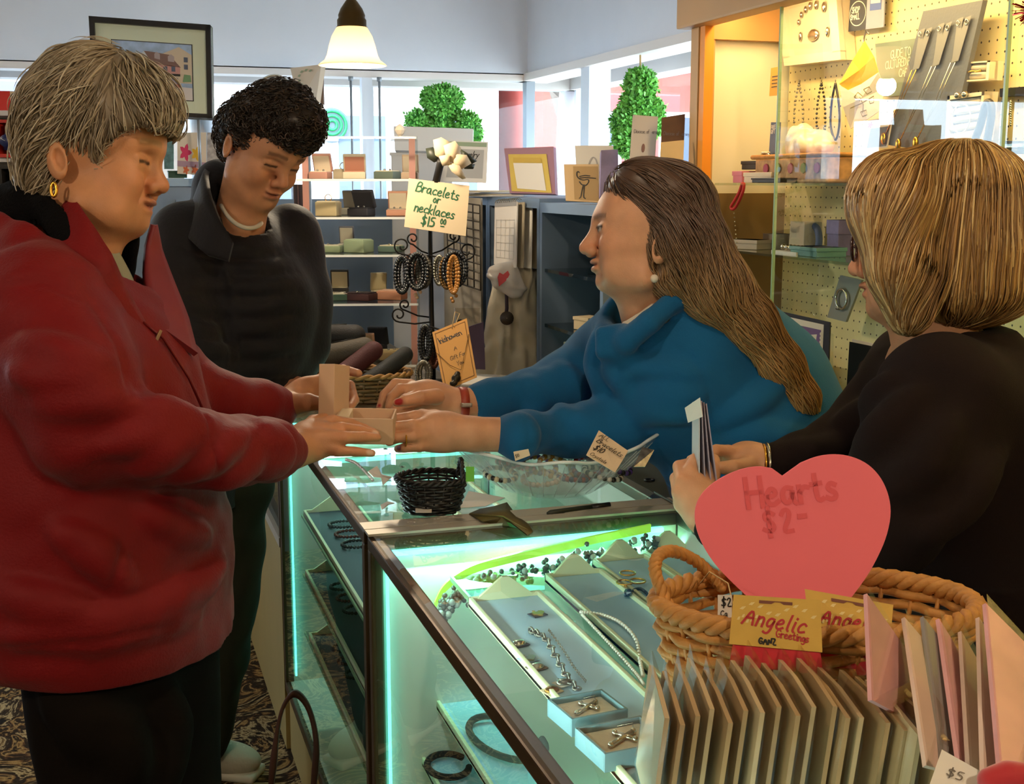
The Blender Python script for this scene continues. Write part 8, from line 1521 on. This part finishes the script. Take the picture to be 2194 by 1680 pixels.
t = thing('bangle_stand', 'curved black bangle stand beside the ivory roll tray', 'stand', onX(2105, 318, XP-.1)); P = [onX(x, y, XP-.1) for x, y in ((2080, 320), (2100, 270), (2112, 225), (2122, 222), (2124, 250), (2112, 318))]; MB().tube(resamp(P, 20), .008, 8).build('bar', MATS['black_plastic'], t, True); MB().box(P[0].lerp(P[-1], .5)-Zv*.004, (.03, .09, .01)).build('foot', MATS['black_plastic'], t)
# red tinsel
t = thing('tinsel', 'red metallic tinsel at the top right corner of the showcase', 'tinsel', onX(2194, 60, XF-.02)); r_ = np.random.default_rng(3); mb = MB(); c0 = onX(2215, 22, XF-.03)
for i in range(260): d = Vector(r_.normal(size=3)).normalized(); mb.ribbon([c0+d*.008, c0+d*.03*r_.uniform(.6, 1.2)], Vector(r_.normal(size=3)).normalized()*.003)
o = mb.build('strands', M('red_foil', '#8c1418', .25, metal=.5), t); o['kind'] = 'stuff'; MB().ball(c0, .009).build('core', MATS['red_foil'], t, True)
# dark drawer label and necklaces behind the second door
t, F_ = peg('black ledge with a small cream label behind the second glass door', 'label_ledge', 'ledge', [(2140, 330), (2240, 330), (2240, 302), (2140, 302)], MATS['black_plastic'], .06, XP-.08); deco(F_, t, 'label', CREAM, lambda mb: F_.rect(mb, .12, .3, .42, .62, .001))
for x_, lb in ((2153, 'sparkling drop earring, left one of the hanging pair'), (2166, 'sparkling drop earring, right one of the hanging pair')):
    t = thing('drop_earring', lb, 'earring', onX(x_, 270, XP-.02)); beads(MB(), [onX(x_, y, XP-.02) for y in range(218, 270, 5)], .0032, 7, 4).build('crystals', MATS['silver'], t, True); MB().tube([onX(x_, 216, XP-.02), onX(x_+2, 210, XP-.01)], .0012, 5).build('hook', STEEL, t, True)
t, F_ = peg('black velvet display strip behind the drop earrings', 'velvet_strip', 'display board', [(2142, 208), (2260, 200), (2260, 180), (2142, 190)], M('velvet_black', '#141114', .95), .01, XP-.006)
# left edge signs and cards by the glass door edge
t, F_ = peg('yellow rounded opening notice hung by the glass edge', 'hanging_notice', 'sign', [(1648, 206), (1668, 204), (1672, 142), (1652, 146)], M('notice_yellow', '#cf9a34', .7), .003, XF+.12); deco(F_, t, 'print', INK, lambda mb: [F_.rect(mb, .2, .3+.12*i, .8, .33+.12*i) for i in range(4)])
t, F_ = peg('dark feed the needy style leaflet behind the glass edge', 'dark_leaflet', 'leaflet', [(1646, 345), (1668, 342), (1672, 262), (1652, 262)], M('leaflet_dark', '#55607a', .6, var=.2, scale=20), .002, XF+.14); t['label'] = 'slate blue leaflet with white print behind the glass edge'; deco(F_, t, 'lettering', PAPER, lambda mb: (F_.text(mb, 'FREE', .1, .82, .009, .2), F_.text(mb, 'GIFT', .1, .70, .009, .2)))
# items on shelf a: boxes
zA, zB = SH['a'], SH['b']
def cbox(label, px, X, s, m_, z, rz=0, lidm=None):
    p = onX(*px, X); p.z = z+.0005; t = thing('gift_box', label, 'box', p, rz); MB().box((0, 0, s[2]/2), s, bev=.002).build('body', m_, t, world=False); MB().box((0, 0, s[2]*.8), (s[0]+.004, s[1]+.004, s[2]*.4), bev=.0015).build('lid', lidm or m_, t, world=False); return t
pk = M('pink_box', '#d07a8a', .6); wb2 = M('ivory_box', '#dccbb0', .7); bb = MATS['black_box']
cbox('pink gift box at the end of the upper glass shelf', (1598, 388), 1.60, (.05, .05, .03), pk, zA); cbox('long ivory gift box beside the pink one', (1645, 384), 1.60, (.06, .14, .026), wb2, zA); cbox('flat black gift box in front on the upper glass shelf', (1660, 396), 1.56, (.05, .14, .012), bb, zA); cbox('black ring box stacked on the pink and ivory boxes', (1625, 360), 1.62, (.05, .09, .022), bb, zA+.034)
t = thing('silver_watch', 'silver bracelet watch lying on the black ring box', 'watch', onX(1640, 352, 1.62)); p = onX(1640, 352, 1.62); p.z = zA+.066; MB().tube(ringpts(p, .018, Yv, Zv*.5, 20), .005, 6, True).build('bracelet', MATS['silver'], t, True); MB().lathe([(.001, .004), (.011, .004), (.012, 0), (.001, 0)], p+Zv*.009, 16).build('dial', M('pale_dial', '#cfc7b4', .3), t, True)
# wicker tray with floral rim and crumpled bag
t = thing('lined_basket', 'floral lined basket on the upper glass shelf', 'basket', onX(1750, 392, 1.66)); p = onX(1752, 392, 1.66); p.z = zA
MB().box(p+Zv*.03, (.16, .34, .06), bev=.006).build('tub', M('floral_lining', '#b78a5a', .7, var=.35, scale=45), t, True); MB().tube([p+Vector((sx*.085, sy*.175, .064)) for sx, sy in ((-1, -1), (1, -1), (1, 1), (-1, 1))], .006, 8, True).build('rim', wick, t, True)
for i in range(5): MB().lathe([(.001, .002), (.012, .002), (.013, 0), (.001, 0)], p+Vector((-.082, -.13+.06*i, .035)), 10, mat=Euler((0, R(-90), 0)).to_matrix()).build('flower_patch', (M('rose_patch', '#a8485a', .7), M('leaf_patch', '#7a8a4a', .7))[i % 2], t)
S = Sdf(); p2 = A3(p+Vector((-.02, .02, .085))); S.ell(p2, (.05, .08, .035), k=0); S.ell(p2+A3((0, .03, .03)), (.03, .04, .03), k=.02); v, f = S.mesh(.006, disp=wob(91, 90, .006)); t = thing('tissue_bag', 'crumpled clear tissue bag in the floral basket', 'bag', p2-A3((0, 0, .035))); npmesh('tissue', [(v, f, '#e0d2b4')], M('tissue', '#e6d8bc', .35, coat=.3), t)
t = thing('black_necklace_set', 'tangle of black bead necklaces on a stand behind the door', 'necklace', onX(1725, 340, 1.7)); r_ = np.random.default_rng(8); pc_ = onX(1722, 318, 1.7); beads(MB(), [pc_+Vector((0, r_.normal()*.03, r_.normal()*.018)) for _ in range(60)], .006, 7, 4).build('beads', ony, t, True); MB().box(pc_+Vector((.02, 0, -.005)), (.01, .12, .08)).build('stand', M('grey_stand', '#8a8270', .7), t)
t, F_ = peg('red and white card with a group photo under the flag', 'photo_card', 'card', [(1845, 322), (1900, 316), (1912, 250), (1858, 258)], M('photo_white', '#ddd0bc', .7), .003, XP-.06); deco(F_, t, 'photo', M('photo_dark', '#3c2418', .5, var=.5, scale=60), lambda mb: F_.rect(mb, .22, .05, .98, .7)); deco(F_, t, 'logo', M('logo_red', '#b03a20', .6), lambda mb: F_.poly(mb, fl(.18, .82, .09)))
for x_, lb in ((1712, 'bead necklace hanging furthest left on the pegboard'), (1760, 'dark bead necklace hanging beside the flag'), (1790, 'brown leather cord necklace hanging behind the flag')):
    t = thing('hanging_necklace', lb, 'necklace', onX(x_, 300, XP-.02)); P = resamp([onX(x, y, XP-.02) for x, y in ((x_, 178), (x_-8, 220), (x_-10, 270), (x_, 300), (x_+8, 270), (x_+7, 220), (x_, 178))], 34); (beads(MB(), P, .0035, 7, 4) if x_ < 1780 else MB().tube(P, .003, 6)).build('strand', ony if x_ != 1712 else STEEL, t, True); MB().tube([onX(x_, 178, XP-.03), onX(x_, 172, XP)], .002, 5).build('hook', STEEL, t, True)
# middle shelf
t, F_ = peg('silver photo frame box on the middle glass shelf', 'frame_box', 'box', [(1690, 525), (1722, 528), (1724, 476), (1694, 474)], M('silver_box', '#b3a996', .5), .05, 1.69); 
p = onX(1742, 525, 1.72); p.z = zB+.0005; t = thing('bangle_display', 'blue arch bangle display on the middle glass shelf', 'display stand', p); MB().tube([p+Vector((0, .028*math.cos(a), .028+.036*math.sin(a))) for a in np.linspace(-.6, math.pi+.6, 20)], .009, 8).build('arch', M('slate_blue', '#55628a', .6), t, True); MB().box(p+Zv*.004, (.04, .08, .008)).build('foot', MATS['slate_blue'], t)
cbox('teal flat gift box on the middle glass shelf', (1752, 552), 1.62, (.08, .12, .022), M('teal_box', '#5f8a84', .6), zB); cbox('tall purple perfume box on the middle glass shelf', (1800, 545), 1.68, (.045, .05, .085), M('violet_box', '#6a5a86', .5, var=.25, scale=30), zB); cbox('grey camera shaped box on the middle glass shelf', (1668, 522), 1.69, (.05, .07, .04), M('grey_box', '#7d7466', .6), zB); cbox('clear cellophane wrapped gift by the red tassel', (1608, 520), 1.62, (.06, .09, .025), M('cello_box', '#b0a48e', .2, coat=.5), zB, .4)
t = thing('silver_charm_row', 'row of small silver figures on a white tray', 'ornament', onX(1700, 545, 1.6)); p = onX(1698, 542, 1.6); p.z = zB; MB().box(p+Zv*.004, (.05, .12, .008)).build('tray', PAPER, t); beads(MB(), [p+Vector((0, -.045+.018*i, .016)) for i in range(6)], .008, 8, 5).build('figures', MATS['silver'], t, True)
t, F_ = peg('bracelet on a clear acrylic slant on the lower deck', 'bracelet_slant', 'display stand', [(1772, 680), (1812, 690), (1846, 600), (1800, 590)], M('slant_grey', '#8b887e', .35, coat=.4), .006, 1.71); MB().tube(ringpts(F_.pt(.5, .5, .006), .024, F_.x, F_.y, 26), .003, 6, True).build('bracelet', MATS['silver'], t, True); beads(MB(), [F_.pt(.45+.05*i, .28, .006) for i in range(3)], .005).build('charms', SILV, t, True)
for i, (y_, lb) in enumerate(((668, 'uppermost of the two stacked ivory cartons on the deck'), (690, 'lower of the two stacked ivory cartons on the deck'))):
    p = onX(1690, 690, 1.69); p.z = .861+.036*(1-i)+.12; q = p.copy(); t = thing('stacked_carton', lb, 'box', q); MB().box(q+Zv*.017, (.11, .24, .033), bev=.002).build('body', wb2, t); MB().box(q+Zv*.03, (.114, .244, .010), bev=.001).build('lid', wb2, t)
t = thing('carton_riser', 'dark riser block under the ivory cartons', 'riser', (*onX(1690, 690, 1.69).xy, .861)); p = onX(1690, 690, 1.69); MB().span((p.x-.06, p.y-.11, .861), (p.x+.06, p.y+.11, .98)).build('block', M('riser_dark', '#4a4032', .7), t); MB().span((p.x-.063, p.y-.113, .972), (p.x+.063, p.y+.113, .98)).build('top_board', MATS['dark_brown_wood'], t)
# certificate, envelope and black photo behind the clerk
dk2 = 2.75; t, F_ = flat('award_certificate', 'certificate of appreciation with purple border behind the clerk\'s hair', 'certificate', A([(1640, 880), (1770, 905), (1778, 690), (1660, 664)], (2.8, 2.7, 2.72, 2.82)), .006, M('navy_folder', '#1d1c2a', .6), 'folder')
deco(F_, t, 'sheet', M('cert_paper', '#d6cfc4', .8), lambda mb: F_.rect(mb, -.02, .02, .9, .96, .001)); deco(F_, t, 'purple_border', M('cert_purple', '#6d5484', .7), lambda mb: [F_.rect(mb, *r_, .0016) for r_ in ((.76, .08, .86, .9), (.0, .82, .86, .9))])
deco(F_, t, 'scallop', M('cert_paper2', '#d0c8bc', .8), lambda mb: [F_.poly(mb, [(.86+.02*math.cos(a), .1+.04*i+.018*math.sin(a)) for a in np.linspace(0, 6.28, 9)[:-1]], .002) for i in range(20)]); deco(F_, t, 'lettering', INK, lambda mb: (F_.text(mb, 'of Appreciation', -.05, .70, .012, .16, sp=.06), [F_.rect(mb, .1, .30+.07*i, .7, .305+.07*i, .0018) for i in range(4)]))
t, F_ = flat('award_certificate', 'second scalloped certificate standing behind the purple bordered one', 'certificate', A([(1768, 880), (1782, 880), (1786, 716), (1772, 712)], 2.85), .004, MATS['cert_paper'], 'sheet')
t, F_ = flat('photo_book', 'black book with a dark portrait cover behind the blonde clerk', 'book', A([(1812, 860), (1880, 870), (1898, 748), (1820, 732)], (2.55, 2.5, 2.5, 2.55)), .02, M('book_black', '#15110f', .35), 'cover'); deco(F_, t, 'portrait', M('portrait_brown', '#3a2519', .6, var=.5, scale=30), lambda mb: F_.poly(mb, [(.45+.16*math.cos(a), .5+.24*math.sin(a)) for a in np.linspace(0, 6.28, 16)[:-1]], .001)); deco(F_, t, 'page_edge', PAPER, lambda mb: F_.poly(mb, [(0, 1), (1, 1), (1.02, 1.05), (.0, 1.05)], -.01))
t, F_ = flat('manila_envelope', 'manila envelope lying on the showcase deck', 'envelope', [Vector((1.58, 2.32, 1.121)), Vector((1.58, 2.12, 1.121)), Vector((1.72, 2.14, 1.121)), Vector((1.72, 2.36, 1.121))], .002, M('manila', '#c9a04e', .8), 'envelope')
t = thing('black_bead_coil', 'coil of black beads on the deck beside the blonde clerk', 'necklace', (1.66, 2.16, 1.122)); r_ = np.random.default_rng(6); pc_ = Vector((1.66, 2.16, 1.136)); beads(MB(), [pc_+Vector((r_.normal()*.03, r_.normal()*.03, r_.uniform(0, .015))) for _ in range(80)], .006, 7, 4).build('beads', ony, t, True)
MB().box(pc_-Zv*.006, (.08, .08, .01)).build('dish', MATS['black_plastic'], t)
t = thing('deck_riser', 'dark riser on the showcase deck under the manila envelope', 'riser', (1.68, 2.22, .861)); MB().span((1.57, 2.05, .861), (1.75, 2.4, 1.108)).build('block', MATS['riser_dark'], t); MB().span((1.565, 2.045, 1.108), (1.755, 2.405, 1.118)).build('top_board', MATS['dark_brown_wood'], t)
# red tassel
t = thing('red_tassel', 'red cord tassel hanging from the end of the upper glass shelf', 'tassel', onX(1575, 440, 1.56)); P = [onX(x, y, 1.555) for x, y in ((1590, 394), (1584, 412), (1574, 430), (1566, 444), (1572, 448), (1582, 434), (1592, 410), (1594, 394))]
MB().tube(resamp(P, 24), .0042, 7, True).build('loop', M('red_cord', '#b3221e', .7), t, True); beads(MB(), [onX(1572+i*.8, 448+i*9, 1.555) for i in range(14)], .0022, 6, 4).build('beads', MATS['silver'], t, True)
# blue-grey register edge behind blonde's arm
t = thing('cash_drawer', 'grey metal drawer edge between the two clerks', 'drawer', (*at(1756, 935, 2.62).xy, 0)); p = at(1756, 935, 2.62); MB().box(p-Zv*.05, (.1, .2, .1), Euler((0, 0, R(10))), bev=.004).build('body', M('drawer_grey', '#8d94a0', .4, metal=.4), t); MB().box(p+Zv*.006, (.105, .205, .012), Euler((0, 0, R(10))), bev=.003).build('lid', MATS['drawer_grey'], t); MB().tube([p+Vector((-.03, -.06, .012)), p+Vector((-.03, -.03, .03)), p+Vector((-.03, .0, .012))], .004, 6).build('handle', STEEL, t, True)
MB().span((p.x-.04, p.y-.07, 0), (p.x+.04, p.y+.07, p.z-.1)).build('pedestal', MATS['dark_base'], t)
